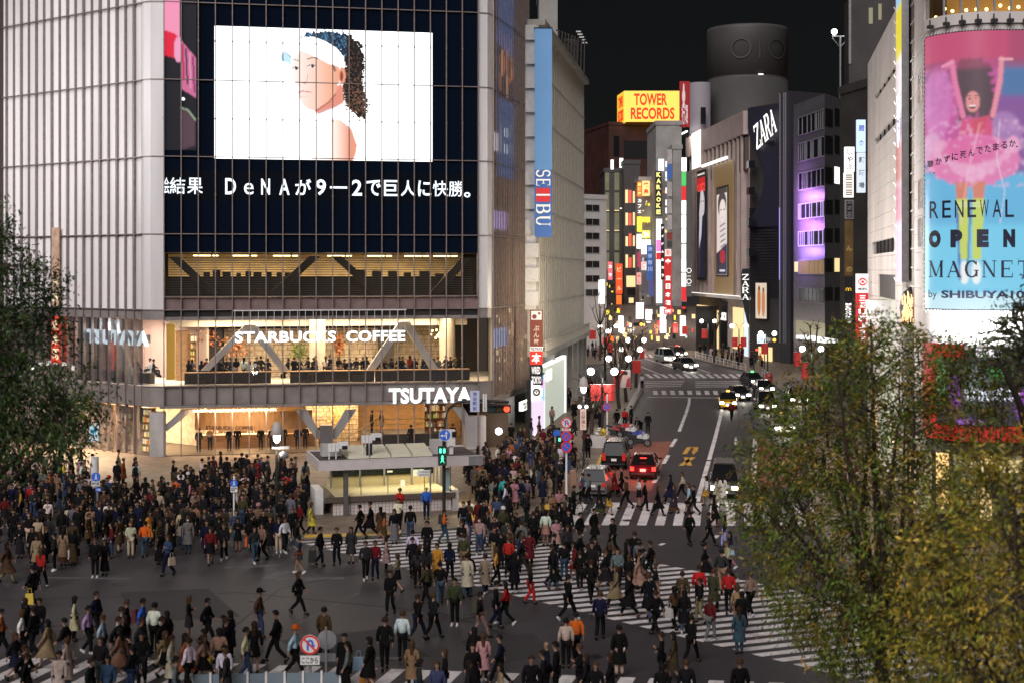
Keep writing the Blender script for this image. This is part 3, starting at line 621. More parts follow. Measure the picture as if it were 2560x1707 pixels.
pic.poly(T([(905, 385), (960, 332), (1050, 372), (1150, 420), (1222, 440), (1222, 560), (1195, 625), (1150, 685), (1062, 748), (1020, 748), (975, 722), (948, 665), (936, 622), (946, 592), (918, 560), (890, 470)]), skin, 1)
pic.line(T([(1195, 630), (1150, 686), (1062, 748)]), 3, lin(150, 60, 50), 1, .8)
pic.ell(rx(1240), ry(498), 9, 22, lin(240, 160, 130), 1); pic.ell(rx(1236), ry(505), 4, 13, lin(150, 70, 50), 1); pic.ell(rx(1216), ry(562), 2.5, 2.5, (2, 2, 2))
pic.line(T([(1178, 430), (1190, 465)]), 6, lin(60, 40, 40), 1, .7)
pic.poly(T([(905, 385), (928, 320), (955, 250), (1040, 235), (1120, 262), (1200, 308), (1250, 370), (1258, 442), (1215, 438), (1150, 416), (1050, 374), (965, 335), (925, 352)]), (1.9, 1.9, 1.95), 1)
pic.line(T([(905, 385), (928, 350), (965, 335), (1050, 374), (1150, 416), (1215, 440)]), 1.6, lin(190, 150, 140), 0, .7)
pic.poly(T([(846, 342), (895, 372), (890, 432), (835, 405), (812, 375)]), lin(176, 222, 240), 1, .9); pic.line(T([(808, 375), (830, 402), (888, 434)]), 1.6, lin(110, 190, 225)); pic.line(T([(850, 345), (892, 385)]), 1.4, lin(60, 90, 110))
for ex, ey, w_ in ((922, 458, 9), (1034, 440, 12)):
    pic.ell(rx(ex), ry(ey), w_, 4.4, lin(250, 240, 238), 0); pic.ell(rx(ex + 4), ry(ey), 3.6, 4, lin(70, 45, 38)); pic.line([(rx(ex) - w_, ry(ey)), (rx(ex), ry(ey) - 4.6), (rx(ex) + w_, ry(ey))], 1.7, lin(70, 40, 36))
pic.line(T([(893, 405), (912, 396), (940, 405)]), 2.2, lin(110, 80, 70), 0, .8); pic.line(T([(1000, 392), (1040, 378), (1078, 388)]), 2.6, lin(90, 60, 52), 0, .85)
pic.line(T([(1003, 500), (1000, 545), (985, 562), (960, 556)]), 1.7, lin(190, 100, 90), 0, .7); pic.ell(rx(985), ry(556), 3, 2, lin(150, 70, 60), 0, .8)
pic.line(T([(938, 628), (970, 614), (990, 618), (1028, 622)]), 2.6, lin(205, 110, 110), 0, .85); pic.line(T([(952, 655), (1005, 650)]), 2, lin(235, 180, 170), 1, .6)
arm_t = np.clip((X_ - 1090) / 200, 0, 1)[..., None]; arm = (1 - arm_t) * np.array((1.7, 1.5, 1.4)) + arm_t * np.array(lin(240, 160, 130))
pic.poly(T([(1050, 840), (1150, 797), (1230, 808), (1305, 870), (1345, 985), (1335, 1050), (1305, 1110), (1035, 1110), (1024, 1000), (1032, 900)]), arm, 2)
pic.line(T([(1250, 690), (1290, 760), (1320, 900)]), 2.5, lin(215, 215, 225), 1, .6); pic.line(T([(1040, 790), (1110, 745), (1200, 720)]), 2, lin(190, 205, 220), 1, .7)
du, dz = (u1 - u0) / 545, (z1 - z0) / 332
pic.mesh('screen_picture', lambda x, y: Ff.p(u0 + x * du, z1 - y * dz, -.035), M_pic, scr)
# news ticker
uz = lambda x, y: Ff.uz(x, y, -.04)
tk = panel_thing('news_ticker', 'white scrolling news text in Japanese on the dark glass below the giant screen', 'sign', Ff, .1, UB - .1, Ff.z(900, 505), Ff.z(900, 432), -.05, mat('ticker backing', (.004, .006, .012), .2), .01)
mb = MB(); zt, zb = Ff.z(800, 449, -.04), Ff.z(800, 489, -.04)
for ch, x0, x1 in (('会', 408, 424), ('結', 424, 463), ('果', 468, 507), ('D', 563, 590), ('e', 610, 634), ('N', 653, 675), ('A', 698, 724), ('が', 738, 778), ('9', 790, 815), ('ー', 825, 868), ('2', 880, 905), ('で', 916, 952), ('巨', 960, 994), ('人', 1002, 1038), ('に', 1045, 1078), ('快', 1082, 1120), ('勝', 1122, 1158), ('。', 1160, 1176)):
    a, b = Ff.u(x0, -.04), Ff.u(x1, -.04); q = lambda u, z, o: Ff.p(u, z, -.045 + o)
    if ch == 'ー': text_fit(mb, ch, q, a, b, (zt + zb) / 2 - .08, (zt + zb) / 2 + .08, .03, .008)
    elif ch == '。': text_fit(mb, ch, q, a, b, zb - .05, zb + .35, .02, .008)
    elif ch == 'e': text_fit(mb, ch, q, a, b, zb, zb + (zt - zb) * .72, .0, .008)
    else: text_fit(mb, ch, q, a, b, zb, zt, .006 if ch in '結果会快勝' else .018, .008)
mb.build('lettering', emi('ticker white', (.86, .95, 1), 1.4), tk)
def sign_letters(label, body, f, x0, x1, y0, y1, o, m, bold=.05, words_=None, rods=False, back=None):
    u0_, u1_ = f.u(x0, o), f.u(x1, o); zb_, zt_ = f.z(x0, y1, o), f.z(x0, y0, o); t = thing('lettering_sign', label, 'sign', f.p((u0_ + u1_) / 2, zb_, o))
    mb = MB(); q = lambda u, z, o2: f.p(u, z, o + o2)
    for wd, xa, xb in (words_ or [(body, x0, x1)]): text_fit(mb, wd, q, f.u(xa, o), f.u(xb, o), zb_, zt_, bold, .05, space=1.06)
    mb.build('lettering', m, t)
    mb = MB()
    if rods:
        n = 22
        for i in range(n + 1): f.box(mb, u0_ + (u1_ - u0_) * i / n - .015, u0_ + (u1_ - u0_) * i / n + .015, zt_ - .1, zt_ + 1.5, o - .1, o - .07)
        f.box(mb, u0_ - .1, u1_ + .1, zt_ + 1.46, zt_ + 1.53, o - .12, o - .06); mb.build('hanging_rod', M_white, t)
    else: f.box(mb, u0_ - .1, u1_ + .1, zb_ + .25, zt_ - .25, o - .10, o - .055); mb.build('mounting_rail', M_steel, t)
    return t
E_sign = emi('sign white', (.98, 1, 1), 1.5)
sign_letters('bright white coffee shop sign on rods above the upstairs cafe window', '', Ff, 587, 1013, 829, 857, .32, E_sign, .03, (('STARBUCKS', 587, 840), ('COFFEE', 866, 1013)), True)
sign_letters('large white TSUTAYA letters on the grey band above the shop corner', 'TSUTAYA', Ff, 972, 1178, 970, 1009, .32, E_sign, .035)
sign_letters('blue-white TSUTAYA letters glowing inside the window of the left wall', 'TSUTAYA', Flr, 218, 371, 822, 858, -.2, emi('cold sign', (.80, .93, 1), 3.0), .05)
lamp('sign_glow', Fl.p(3.4, 9.2, -.9), 260, (.75, .92, 1), 3, 'AREA', (R(90), 0, Fl.rz()), .6)
# pink reflection in the leftmost bays, painted as a glowing strip
t = thing('reflection_strip', 'tall pink and red reflection painted on the leftmost glass bays beside the giant screen', 'painted reflection', Ff.p(1.2, 22, -.05)); pc = Pic(0, 0, 82, 330, 2, lin(10, 12, 24)); pc.poly([(0, 0), (40, 0), (40, 108), (0, 96)], lin(245, 150, 185), 0); pc.poly([(0, 92), (26, 98), (40, 108), (40, 150), (0, 142)], lin(225, 30, 62), 1); pc.ell(36, 130, 12, 26, lin(240, 160, 195), 1)
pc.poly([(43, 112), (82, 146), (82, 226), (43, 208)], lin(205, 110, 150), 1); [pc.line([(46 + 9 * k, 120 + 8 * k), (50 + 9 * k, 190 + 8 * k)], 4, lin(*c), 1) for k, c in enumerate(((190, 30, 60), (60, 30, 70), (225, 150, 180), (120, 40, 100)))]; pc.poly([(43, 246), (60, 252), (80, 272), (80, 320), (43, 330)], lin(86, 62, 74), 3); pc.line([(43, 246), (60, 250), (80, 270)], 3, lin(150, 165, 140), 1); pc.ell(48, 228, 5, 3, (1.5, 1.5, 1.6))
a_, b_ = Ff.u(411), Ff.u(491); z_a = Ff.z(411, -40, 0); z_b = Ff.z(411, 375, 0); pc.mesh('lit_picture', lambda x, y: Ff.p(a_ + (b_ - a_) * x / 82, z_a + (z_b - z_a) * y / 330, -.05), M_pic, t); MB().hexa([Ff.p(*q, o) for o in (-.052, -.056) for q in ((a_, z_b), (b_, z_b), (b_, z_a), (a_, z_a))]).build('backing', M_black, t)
# flat signs; reflections painted as a blue panel right and a brown strip left
def flat_sign(name, label, f, u0, u1, z0, z1, o, m, th=.1, text=None, tm=None, vert=False, bold=.03, pad=.12, cat='sign'):
    t = thing(name, label, cat, f.p((u0 + u1) / 2, z0, o)); f.box(MB(), u0, u1, z0, z1, o - th, o).build('panel', m, t)
    if text:
        mb = MB(); q = lambda u, z, o2: f.p(u, z, o + .012 + o2); p = pad * min(u1 - u0, z1 - z0)
        if vert: text_col(mb, text, q, (u0 + u1) / 2, (u1 - u0) * .72, z1 - p, z0 + p, bold, .01)
        else: text_fit(mb, text, q, u0 + p, u1 - p, z0 + p, z1 - p, bold, .01)
        mb.build('lettering', tm, t)
    return t
ua, ub = Fr.u(1243), Fr.u(1283)
E_blue = emi('blue reflection', (.10, .28, .75), .75)
t = flat_sign('poster', 'blue poster reflection with orange figures painted behind the fins of the bronze wall', Fr, ua, ub, Fr.z(1243, 440), 42, -.035, E_blue, .03, cat='poster')  # glowing panel paints an advert mirrored in the glazing
pc = Pic(0, 0, 40, 60, .8, lin(60, 40, 50)); pc.poly([(0, 0), (40, 0), (40, 22), (0, 12)], lin(105, 120, 180)); r2 = random.Random(5)
for i in range(16): pc.line([(2 + i * 2.4, r2.uniform(12, 24)), (3 + i * 2.4, r2.uniform(34, 58))], r2.uniform(1, 2.6), lin(*r2.choice(((235, 150, 90), (200, 110, 70), (40, 24, 20), (240, 190, 150)))))
z_a, z_b = Fr.z(1262, 250), Fr.z(1262, 85); pc.mesh('poster_picture', lambda x, y: Fr.p(ua + (ub - ua) * x / 40, z_b + (z_a - z_b) * y / 60, -.02), M_pic, t)
mb = MB(); q = lambda u, z, o2: Fr.p(u, z, -.012 + o2)
for (z_, h) in ((Fr.z(1262, 325), 1.1), (Fr.z(1262, 368), 1.0)):
    for i in range(7): Fr.box(mb, ua + .4 + i * (ub - ua - .8) / 7, ua + .4 + (i + .5) * (ub - ua - .8) / 7, z_ - h / 2, z_ + h / 2 * r2.uniform(.2, 1), -.034, -.015)
mb.build('pale_stripe', emi('pale stripe', (.55, .75, 1), .9), t)
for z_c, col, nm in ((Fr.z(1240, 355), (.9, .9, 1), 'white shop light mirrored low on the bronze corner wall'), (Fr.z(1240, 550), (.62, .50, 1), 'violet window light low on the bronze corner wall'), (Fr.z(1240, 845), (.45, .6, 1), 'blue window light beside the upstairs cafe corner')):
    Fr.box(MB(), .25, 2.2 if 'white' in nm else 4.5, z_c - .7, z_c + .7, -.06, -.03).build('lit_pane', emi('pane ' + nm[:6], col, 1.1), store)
r2 = random.Random(11)
for i in range(20):
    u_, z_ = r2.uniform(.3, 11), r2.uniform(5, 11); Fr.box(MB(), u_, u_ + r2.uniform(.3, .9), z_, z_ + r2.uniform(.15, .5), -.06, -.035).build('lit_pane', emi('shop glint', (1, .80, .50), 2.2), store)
flat_sign('banner', 'tall orange and brown reflection painted on the left wall of the glass store', Flr, Flr.u(129, .3), Flr.u(147, .3), Flr.z(138, 765), Flr.z(138, 570), .3, mat('orange banner', (.46, .31, .23), .5, var=.3, emit=(.8, .4, .2), es=.06), .12, '   本書', emi('banner gold', (1, .85, .55), 1.0), True)  # brown reflection on the frosted wall, painted as a solid strip
flat_sign('banner', 'red vertical banner with golden characters below the orange reflection', Flr, Flr.u(128, .5), Flr.u(149, .5), Flr.z(138, 905), Flr.z(138, 790), .5, mat('red banner lit', (.5, .05, .03), .5, emit=(1, .1, .05), es=.3), .12, '魚寿司', emi('banner gold', (1, .85, .55), 1.0), True)
# the column of panels at the store's right edge
fp = Fac(P(1320, HY, 113.2)[:2], P(1362, HY, 113.2)[:2])
def colpanel(label, y0, y1, m, text=None, tm=None, vert=False, x0=1325, x1=1357): return flat_sign('shop_sign', label, fp, fp.u(x0), fp.u(x1), fp.z(1340, y1), fp.z(1340, y0), 0, m, .35, text, tm, vert, .03, .12)
E_txt = emi('panel white letters', (1, .96, .92), .95)
t = colpanel('brown sign with a white dog shape on top of the panel column beside the store', 776, 866, emi('panel brown', (.33, .085, .045), .55), '  ぶん家', emi('panel beige letters', (.85, .60, .45), .7), True)
mb = MB(); fp.box(mb, fp.u(1328), fp.u(1354), fp.z(1340, 800), fp.z(1340, 778), .003, .012); mb.build('white_shape', emi('panel cream', (.95, .85, .75), .8), t)
mb = MB(); mb.disc(fp.p(fp.u(1336), fp.z(1340, 792), .03), fp.n, .18, .01); mb.disc(fp.p(fp.u(1348), fp.z(1340, 784), .03), fp.n, .1, .01); mb.build('brown_spot', emi('panel brown', (.33, .085, .045), .55), t)
colpanel('narrow white TSUTAYA sign in the panel column', 867, 877, emi('panel white', (1, .93, .85), 1.0), 'TSUTAYA', mat('black letters', (.01, .01, .01), .6))
colpanel('red sign with one white character in the panel column beside the store', 878, 911, emi('panel red', (.85, .05, .03), .85), '本', E_txt)
colpanel('black WIRED sign in the panel column beside the store', 912, 962, M_black, 'WIRED\nTOKYO', E_txt)
t = colpanel('white sign with a round dark emblem at the foot of the panel column', 969, 990, emi('panel white', (1, .93, .85), .75))
c = fp.p(fp.u(1341), fp.z(1341, 979.5), .02); mb = MB(); mb.ring(c, fp.n, .17, .30, .012); mb.ring(c + Vector((0, 0, -.02)), fp.n, 0, .06, .012, 10)
for k in (-1, 0, 1): mb.slab([c + fp.d * (k * .09 - .05) + Vector((0, 0, .05)), c + fp.d * (k * .09 + .05) + Vector((0, 0, .05)), c + fp.d * k * .1 + Vector((0, 0, .14))], fp.n * .012)
mb.build('emblem', mat('emblem dark', (.015, .02, .015), .5), t)
fp2 = Fac(P(1190, HY, 107.6)[:2], P(1300, HY, 109.5)[:2])
t = thing('wall_clock_light', 'round white lamp on the brown entrance wall at the store corner', 'lamp', P(1247, 1077, 107.2)); mb = MB(); mb.disc(P(1247, 1077, 107.2), (0, -1, 0), .28, .05); mb.build('lamp_face', emi('round white', (1, 1, .97), 3), t); mb = MB(); mb.ring(P(1247, 1077, 107.2), (0, -1, 0), .28, .33, .07); mb.build('lamp_rim', M_dark, t)
flat_sign('shop_sign', 'bright white sign box above the side entrance of the store', Fr, Fr.u(1296), Fr.u(1320), Fr.z(1308, 1022), Fr.z(1308, 1000), .35, emi('entrance white', (1, .97, .90), 2.0), .3, 'TSUTAYA', mat('grey letters', (.25, .3, .3), .6))

# ---------------------------------------------------------------- kiosk over the station stairs
KA = G(832, 1288, .12); KB = G(1150, 1273, .12); Fk = Fac(KA[:2], KB[:2]); LK = Fk.L
kio = thing('station_kiosk', 'low station entrance kiosk with white tiled base, glass sides and flat grey roof', 'kiosk', (KA + KB) / 2)
def kb(name, m, u0, u1, z0, z1, o0, o1): return Fk.box(MB(), u0, u1, z0, z1, o0, o1).build(name, m, kio)
M_tile = mat('white wall tile', (.62, .56, .53), .35, var=.06, scale=3)
kb('tiled_base', mat('tile grout', (.16, .11, .10), .9), 0, LK - .5, .12, .84, -4, -.02)
mb = MB(); nt_ = 34; tw = (LK - .5) / nt_
for i in range(nt_):
    for j in range(4): Fk.box(mb, i * tw + .012, (i + 1) * tw - .012, .13 + j * .18, .13 + j * .18 + .165, -.03, .0)
mb.build('wall_tile', M_tile, kio)
kb('counter_band', mat('brown steel', (.09, .07, .055), .5), -.45, LK - .3, .84, 1.14, -4.1, .18)
Fk.box(MB(), -.9, -.45, .12, 1.5, -2.4, -.5).build('side_box', M_white, kio)
E_kio = mat('kiosk interior cream', (.70, .58, .34), .7)
kb('interior_floor', E_kio, .1, LK - .7, 1.145, 1.19, -3.6, .1); kb('interior_back', E_kio, .2, LK - .8, 1.19, 1.75, -3.5, -3.4)
mb = MB()
for u in (.35, 2.0, 3.4, 5.0, 6.6, LK - .75): Fk.box(mb, u - .05, u + .05, 1.19, 2.75, -3.0, -2.9)
for u in (1.55, 3.05, 5.1, LK - .55): Fk.box(mb, u - .02, u + .02, 1.14, 2.75, -.02, .02)
mb.build('frame', M_grey, kio)
MB().poly([Fk.p(-.3, 1.15, .05), Fk.p(LK - .5, 1.15, .05), Fk.p(LK - .5, 2.7, .05), Fk.p(-.3, 2.7, .05)]).build('window', G_clear, kio)
kb('rear_glazing', mat('dark kiosk glass', (.02, .025, .02), .1), .4, LK - .8, 1.75, 2.75, -3.3, -3.25)
kb('roof', mat('roof felt', (.055, .045, .045), .9), -.75, LK + 1.15, 2.72, 3.12, -4.2, .55)
mb = MB(); Fk.box(mb, -.2, LK + .35, 2.66, 3.17, .55, .62); Fk.box(mb, -.86, -.2, 2.66, 3.17, .55, .62); Fk.box(mb, -.86, -.77, 2.66, 3.19, -4.3, .55); Fk.box(mb, -.86, LK + 1.2, 3.12, 3.19, -4.3, -4.2); Fk.box(mb, -.86, LK + 1.2, 3.171, 3.20, .45, .63)
mb.build('fascia', mat('fascia white', (.56, .52, .52), .5, var=.06), kio)
kb('dark_end', M_grey, LK + .35, LK + 1.18, 2.66, 3.16, .50, .615)
sk = MB(); L0 = Fk.u(873), 
ua, ub = Fk.u(873), Fk.u(1086); w = (ub - ua) / 4
for i in range(4):
    a, b = ua + i * w + .02, ua + (i + 1) * w - .02
    sk.hexa([Fk.p(a, 3.13, -.35), Fk.p(b, 3.13, -.35), Fk.p(b, 3.13, -2.6), Fk.p(a, 3.13, -2.6), Fk.p(a + .06, 3.28, -.45), Fk.p(b - .02, 3.28, -.45), Fk.p(b - .02, 3.62, -2.5), Fk.p(a + .06, 3.62, -2.5)])
sk.build('skylight', mat('skylight cream', (.50, .48, .37), .4, var=.05), kio)
kb('post', mat('post grey', (.10, .095, .09), .5), .55, .80, .12, 2.75, .1, .35)
kb('low_plinth', M_conc, LK - .5, LK + .9, .12, .30, -1.2, .3); kb('end_wall', M_conc, LK - .45, LK - .1, .3, 1.25, -1.5, .1)
lamp('kiosk_light', Fk.p(3.8, 2.6, -1.7), 95, (1, .93, .66), 5, 'AREA', (0, 0, Fk.rz()), 2); lamp('kiosk_light', Fk.p(LK, 2.6, -1.8), 90, (1, .78, .40), 1, 'AREA', (0, 0, Fk.rz()), 1)
for u in (5.9, 6.8, 7.5): MB().ball(Fk.p(u, 3.28, -3.8), .09, 8, 5).build('roof_lamp', emi('roof lamp', (1, .8, .5), 4), kio)
kb('glass_poster', mat('poster pale blue', (.30, .42, .42), .5), LK - .95, LK - .62, 1.2, 2.5, .08, .1)
for u, z, wd, h in ((3.0, 2.42, .3, .1), (4.45, 2.3, .28, .35), (4.75, 2.3, .3, .35), (3.75, 1.75, .25, .35)): kb('notice', emi('notice cream', (1, .95, .6), .9), u, u + wd, z - h / 2, z + h / 2, .06, .075)
# cameras and boxes on the roof
def roof_unit(x, label, big):
    u = Fk.u(x); t = thing('roof_equipment', label, 'equipment', Fk.p(u, 3.12, -1.0)); mb = MB()
    if big: Fk.box(mb, u - .55, u + .55, 3.2, 3.85, -1.9, -1.2)
    else: Fk.box(mb, u - .06, u + .06, 3.12, 3.9, -.55, -.45); Fk.box(mb, u + .15, u + .27, 3.12, 3.9, -.55, -.45)
    mb.build('cabinet' if big else 'stand', M_conc if big else M_dark, t)
    mb = MB(); z = 3.55 if big else 3.95; o = -.6
    for k in range(3): Fk.box(mb, u - .3 + k * .2, u - .12 + k * .2, z, z + .42, o - .1, o + .1)
    Fk.box(mb, u - .28, u - .22, 3.12, z, o - .04, o + .04); Fk.box(mb, u + .1, u + .16, 3.12, z, o - .04, o + .04); mb.build('speaker_box', M_white, t)
    mb = MB(); Fk.box(mb, u + .25, u + .8, z + .15, z + .5, o - .25, o + .1); mb.build('camera_hood', M_white, t); mb = MB(); Fk.box(mb, u + .45, u + .75, z + .1, z + .3, o + .1, o + .14); mb.build('lens', M_black, t)
roof_unit(838, 'white camera cluster and cabinet at the left end of the kiosk roof', True); roof_unit(922, 'white camera cluster on two thin posts in front of the kiosk skylights', False)
t = thing('roof_equipment', 'framed box and pale camera column at the right end of the kiosk roof', 'equipment', Fk.p(Fk.u(1112), 3.12, -1)); u = Fk.u(1112)
mb = MB(); Fk.box(mb, u - .55, u + .2, 3.15, 3.95, -1.5, -.9); mb.build('cabinet', M_conc, t); mb = MB(); Fk.box(mb, u + .35, u + .8, 3.6, 4.5, -1.2, -.8); Fk.box(mb, u + .5, u + .7, 3.12, 3.6, -1.1, -.9); mb.build('camera_column', M_white, t); mb = MB(); Fk.box(mb, u + .6, u + .85, 4.1, 4.4, -.8, -.75); mb.build('lens', M_black, t)

# ---------------------------------------------------------------- department store on the left of the street
Fs = Fac((2.4, 118), (2.4 + .15 * 40, 158)); M_sei = mat('beige stone', (.45, .435, .39), .7, var=.16, scale=.6, stretch=(1, 1, .3)); M_seif = mat('beige fin', (.60, .57, .50), .6, var=.1)
sei = thing('department_store', 'beige department store with thin vertical fins along the side street', 'building', (5, 138, 0))
ZS = 34.3; LS = 38.4
mb = MB(); mb.prism([Fs.p(0, 0, -.2)[:2], Fs.p(LS, 0, -.2)[:2], Fs.p(LS, 0, -9)[:2], (-6, 119)], 6.3, ZS); mb.build('wall', M_sei, sei)
mb = MB()
for i in range(29): u = .3 + i * 1.32; Fs.box(mb, u - .09, u + .09, 6.9, ZS - .4, -.2, -.09)
mb.build('fin', M_seif, sei)
mb = MB()
for z in (30.05, 26.2, 22.35, 18.5, 14.6, 10.8): Fs.box(mb, 0, LS, z - .10, z + .05, -.2, -.13)
Fs.box(mb, 0, LS, ZS - .5, ZS, -.2, .36); Fs.box(mb, 0, LS, 6.3, 6.75, -.2, .45); mb.build('ledge', M_sei, sei)
mb = MB()
for i in range(52): u = .2 + i * .74; Fs.box(mb, u - .1, u + .1, 6.76, 7.6, .3, .42)
Fs.box(mb, 0, LS, 7.55, 7.68, .28, .44); mb.build('balustrade', M_seif, sei)
mb = MB()
for z in range(11, 35, 2): mb.box((1.55, 117.9, z + .1), (1.3, .6, 1.15))
mb.box((1.5, 118.05, 22), (1.0, .3, 23.6))
mb.build('stepped_edge', M_white, sei)
Fs.box(MB(), 6, LS - .5, .1, 6.3, -2.2, -1.4).build('lower_wall', mat('dark green stone', (.12, .13, .11), .4), sei)
for u in (9, 19, 24, 29, 34, 38): Fs.box(MB(), u - .5, u + .5, .1, 6.3, -.7, .1).build('pillar', M_conc, sei)
for u in (6, 17, 28): lamp('facade_fill_light', Fs.p(u, 13, 9), 110, (1, .95, .86), 2, 'AREA', (R(98), 0, Fs.rz()), 8)  # area lamps added without fittings to lift the dark store front
fsl = Fac(G(1327, 1102)[:2], G(1361, 1075)[:2]); fsl2 = Fac(G(1362, 1074)[:2], G(1412, 1034)[:2])
pc = Pic(0, 0, 30, 60, 1, (2.2, 2.1, 2.4)); pc.poly([(0, 20), (30, 26), (30, 60), (0, 60)], lin(246, 226, 250), 6); pc.poly([(18, 0), (30, 0), (30, 30), (20, 24)], lin(150, 210, 245), 3); pc.poly([(22, 4), (30, 6), (30, 16), (22, 12)], lin(250, 190, 240), 2)
t = thing('display_window', 'bright white and violet lit window at the foot of the department store', 'window', fsl.p(1, .1, 0)); z1_ = fsl.z(1340, 945); pc.mesh('lit_picture', lambda x, y: fsl.p(fsl.L * x / 30, .2 + (z1_ - .2) * (1 - y / 60), .05), M_pic, t); mb = MB(); fsl.box(mb, -.05, fsl.L + .05, .1, z1_ + .1, -.3, .0); mb.build('casing', M_dark, t)
t = thing('display_window', 'pale green-white framed hoarding with a small glowing screen, under the department store', 'window', fsl2.p(2, .1, 0)); z2_ = fsl2.z(1411, 893); fsl2.box(MB(), 0, fsl2.L, .15, z2_, -.3, 0).build('panel', emi('hoarding pale', (.72, .78, .66), .62), t)
mb = MB(); fsl2.box(mb, -.1, fsl2.L + .1, z2_, z2_ + .16, -.3, .1); fsl2.box(mb, fsl2.L, fsl2.L + .14, .15, z2_, -.3, .1); mb.build('glow_edge', E_white, t); fsl2.box(MB(), .8, 4, fsl2.z(1375, 948), fsl2.z(1375, 922), .0, .06).build('screen', E_white, t)
Y_b = 117.2; fb = Fac(P(1337, HY, Y_b)[:2], P(1380, HY, Y_b)[:2])
t = thing('banner_sign', 'tall sky blue vertical banner with SEIBU lettering turned sideways', 'sign', fb.p(.7, fb.z(1340, 593), 0)); zb_, zt_ = fb.z(1350, 593), fb.z(1350, 72)
fb.box(MB(), 0, fb.L, zb_, zt_, -.3, 0).build('panel', mat('sky blue panel', (.17, .36, .62), .5, var=.05, scale=.4, emit=(.12, .30, .62), es=.28), t)
fb.box(MB(), 0, fb.L, zb_, fb.z(1350, 425), .002, .012).build('blue_ground', mat('deep blue panel', (.07, .16, .40), .5, emit=(.05, .13, .42), es=.35), t)
mb = MB(); fb.box(mb, -.05, fb.L + .05, zt_, zt_ + .1, -.35, .05); mb.build('frame', M_dark, t)
def rot(u, z, o): return fb.p(.12 + z, fb.z(1350, 424) - u, .014 + o)          # letters read downwards
hgt = fb.z(1350, 424) - fb.z(1350, 566); mb = MB()
serif(mb, 'SE', rot, 0, hgt * .30, .0, 1.15, .1, 0, .02); serif(mb, 'BU', rot, hgt * .60, hgt, .0, 1.15, .12, 0, .02); fbm = mb.build('lettering', emi('cream letters', (1, .93, .80), .85), t)
mb = MB(); y_ = hgt * .33; mb.slab([rot(y_, 0, 0), rot(hgt * .43, 0, 0), rot(hgt * .43, 1.15, 0), rot(y_, 1.15, 0)], fb.n * .02); mb.slab([rot(hgt * .47, 0, 0), rot(hgt * .57, 0, 0), rot(hgt * .57, 1.15, 0), rot(hgt * .47, 1.15, 0)], fb.n * .02); mb.build('red_bar', emi('banner red', (.80, .04, .04), .75), t)
mb = MB(); mb.slab([rot(hgt * .435, 0, 0), rot(hgt * .465, 0, 0), rot(hgt * .465, 1.15, 0), rot(hgt * .435, 1.15, 0)], fb.n * .02); mb.build('cream_bar', emi('cream letters', (1, .93, .80), .85), t)
# tower and plant on the roofs behind
def block(name, label, cat, x0, x1, yt, Y0, Y1, dep, m, z0=0, mp='wall', parapet=True, atr=True):
    f = Fac(P(x0, HY, Y0)[:2], P(x1, HY, Y1)[:2]); zt = f.z(x1 if atr else x0, yt); t = thing(name, label, cat, f.p(f.L / 2, z0, -dep / 2))
    f.box(MB(), 0, f.L, z0, zt, -dep, 0).build(mp, m, t)
    if parapet: mb = MB(); f.box(mb, -.15, f.L + .15, zt - .5, zt + .25, -.2, .15); f.box(mb, -.15, .1, zt - .5, zt + .25, -dep, -.2); mb.build('parapet', m, t)
    return t, f, zt
M_grime = mat('grey render', (.30, .29, .28), .8, var=.2, scale=.5); M_dkw = mat('dark facade', (.05, .045, .043), .5, var=.25, scale=.4); M_win = mat('dark window', (.012, .014, .016), .12); M_wht = mat('white render', (.50, .50, .49), .75, var=.08, scale=.4)
def wins(t, f, rects, m=M_win, o=.02, frame=None):
    for x0, y0, x1, y1 in rects:
        w = f.px(MB(), x0, y0, x1, y1, -.1, o).build('window', m, t)
        if frame:
            mb = MB(); n = max(2, int((f.u(x1) - f.u(x0)) / 1.1)); ua, ub = f.u(x0), f.u(x1); za, zb = f.z(x0, y1), f.z(x0, y0)
            for i in range(n + 1): f.box(mb, ua + (ub - ua) * i / n - .04, ua + (ub - ua) * i / n + .04, za, zb, o, o + .05)
            f.box(mb, ua, ub, za - .06, za + .02, o, o + .07); mb.build('frame', frame, w)
block('rooftop_tower', 'grey lift tower rising behind the department store roof', 'building', 1348, 1394, -30, 150, 150, 8, M_grime)
t = thing('roof_gantry', 'dark steel gantry with lamp brackets on the department store roof', 'gantry', P(1420, 180, 150)); mb = MB(); r2 = random.Random(3)
for i in range(9): mb.tube([P(1396 + i * 8, 100 + i * 11, 150), P(1398 + i * 8, 76 + i * 3, 150)], .09, 4)
mb.tube([P(1390, 76, 150), P(1464, 108, 152)], .12, 4); mb.tube([P(1390, 92, 150), P(1462, 130, 152)], .1, 4)
mb.prism([P(1392, 0, 152)[:2], P(1444, 0, 152)[:2], P(1444, 0, 160)[:2], P(1392, 0, 160)[:2]], 34.2, 38.2); mb.build('steelwork', mat('dark steel', (.035, .03, .03), .6), t)
for i in range(5): MB().box(P(1446 + i * 4, 80 + i * 7, 151), (.5, .3, .12)).build('lamp_bracket', M_white, t)
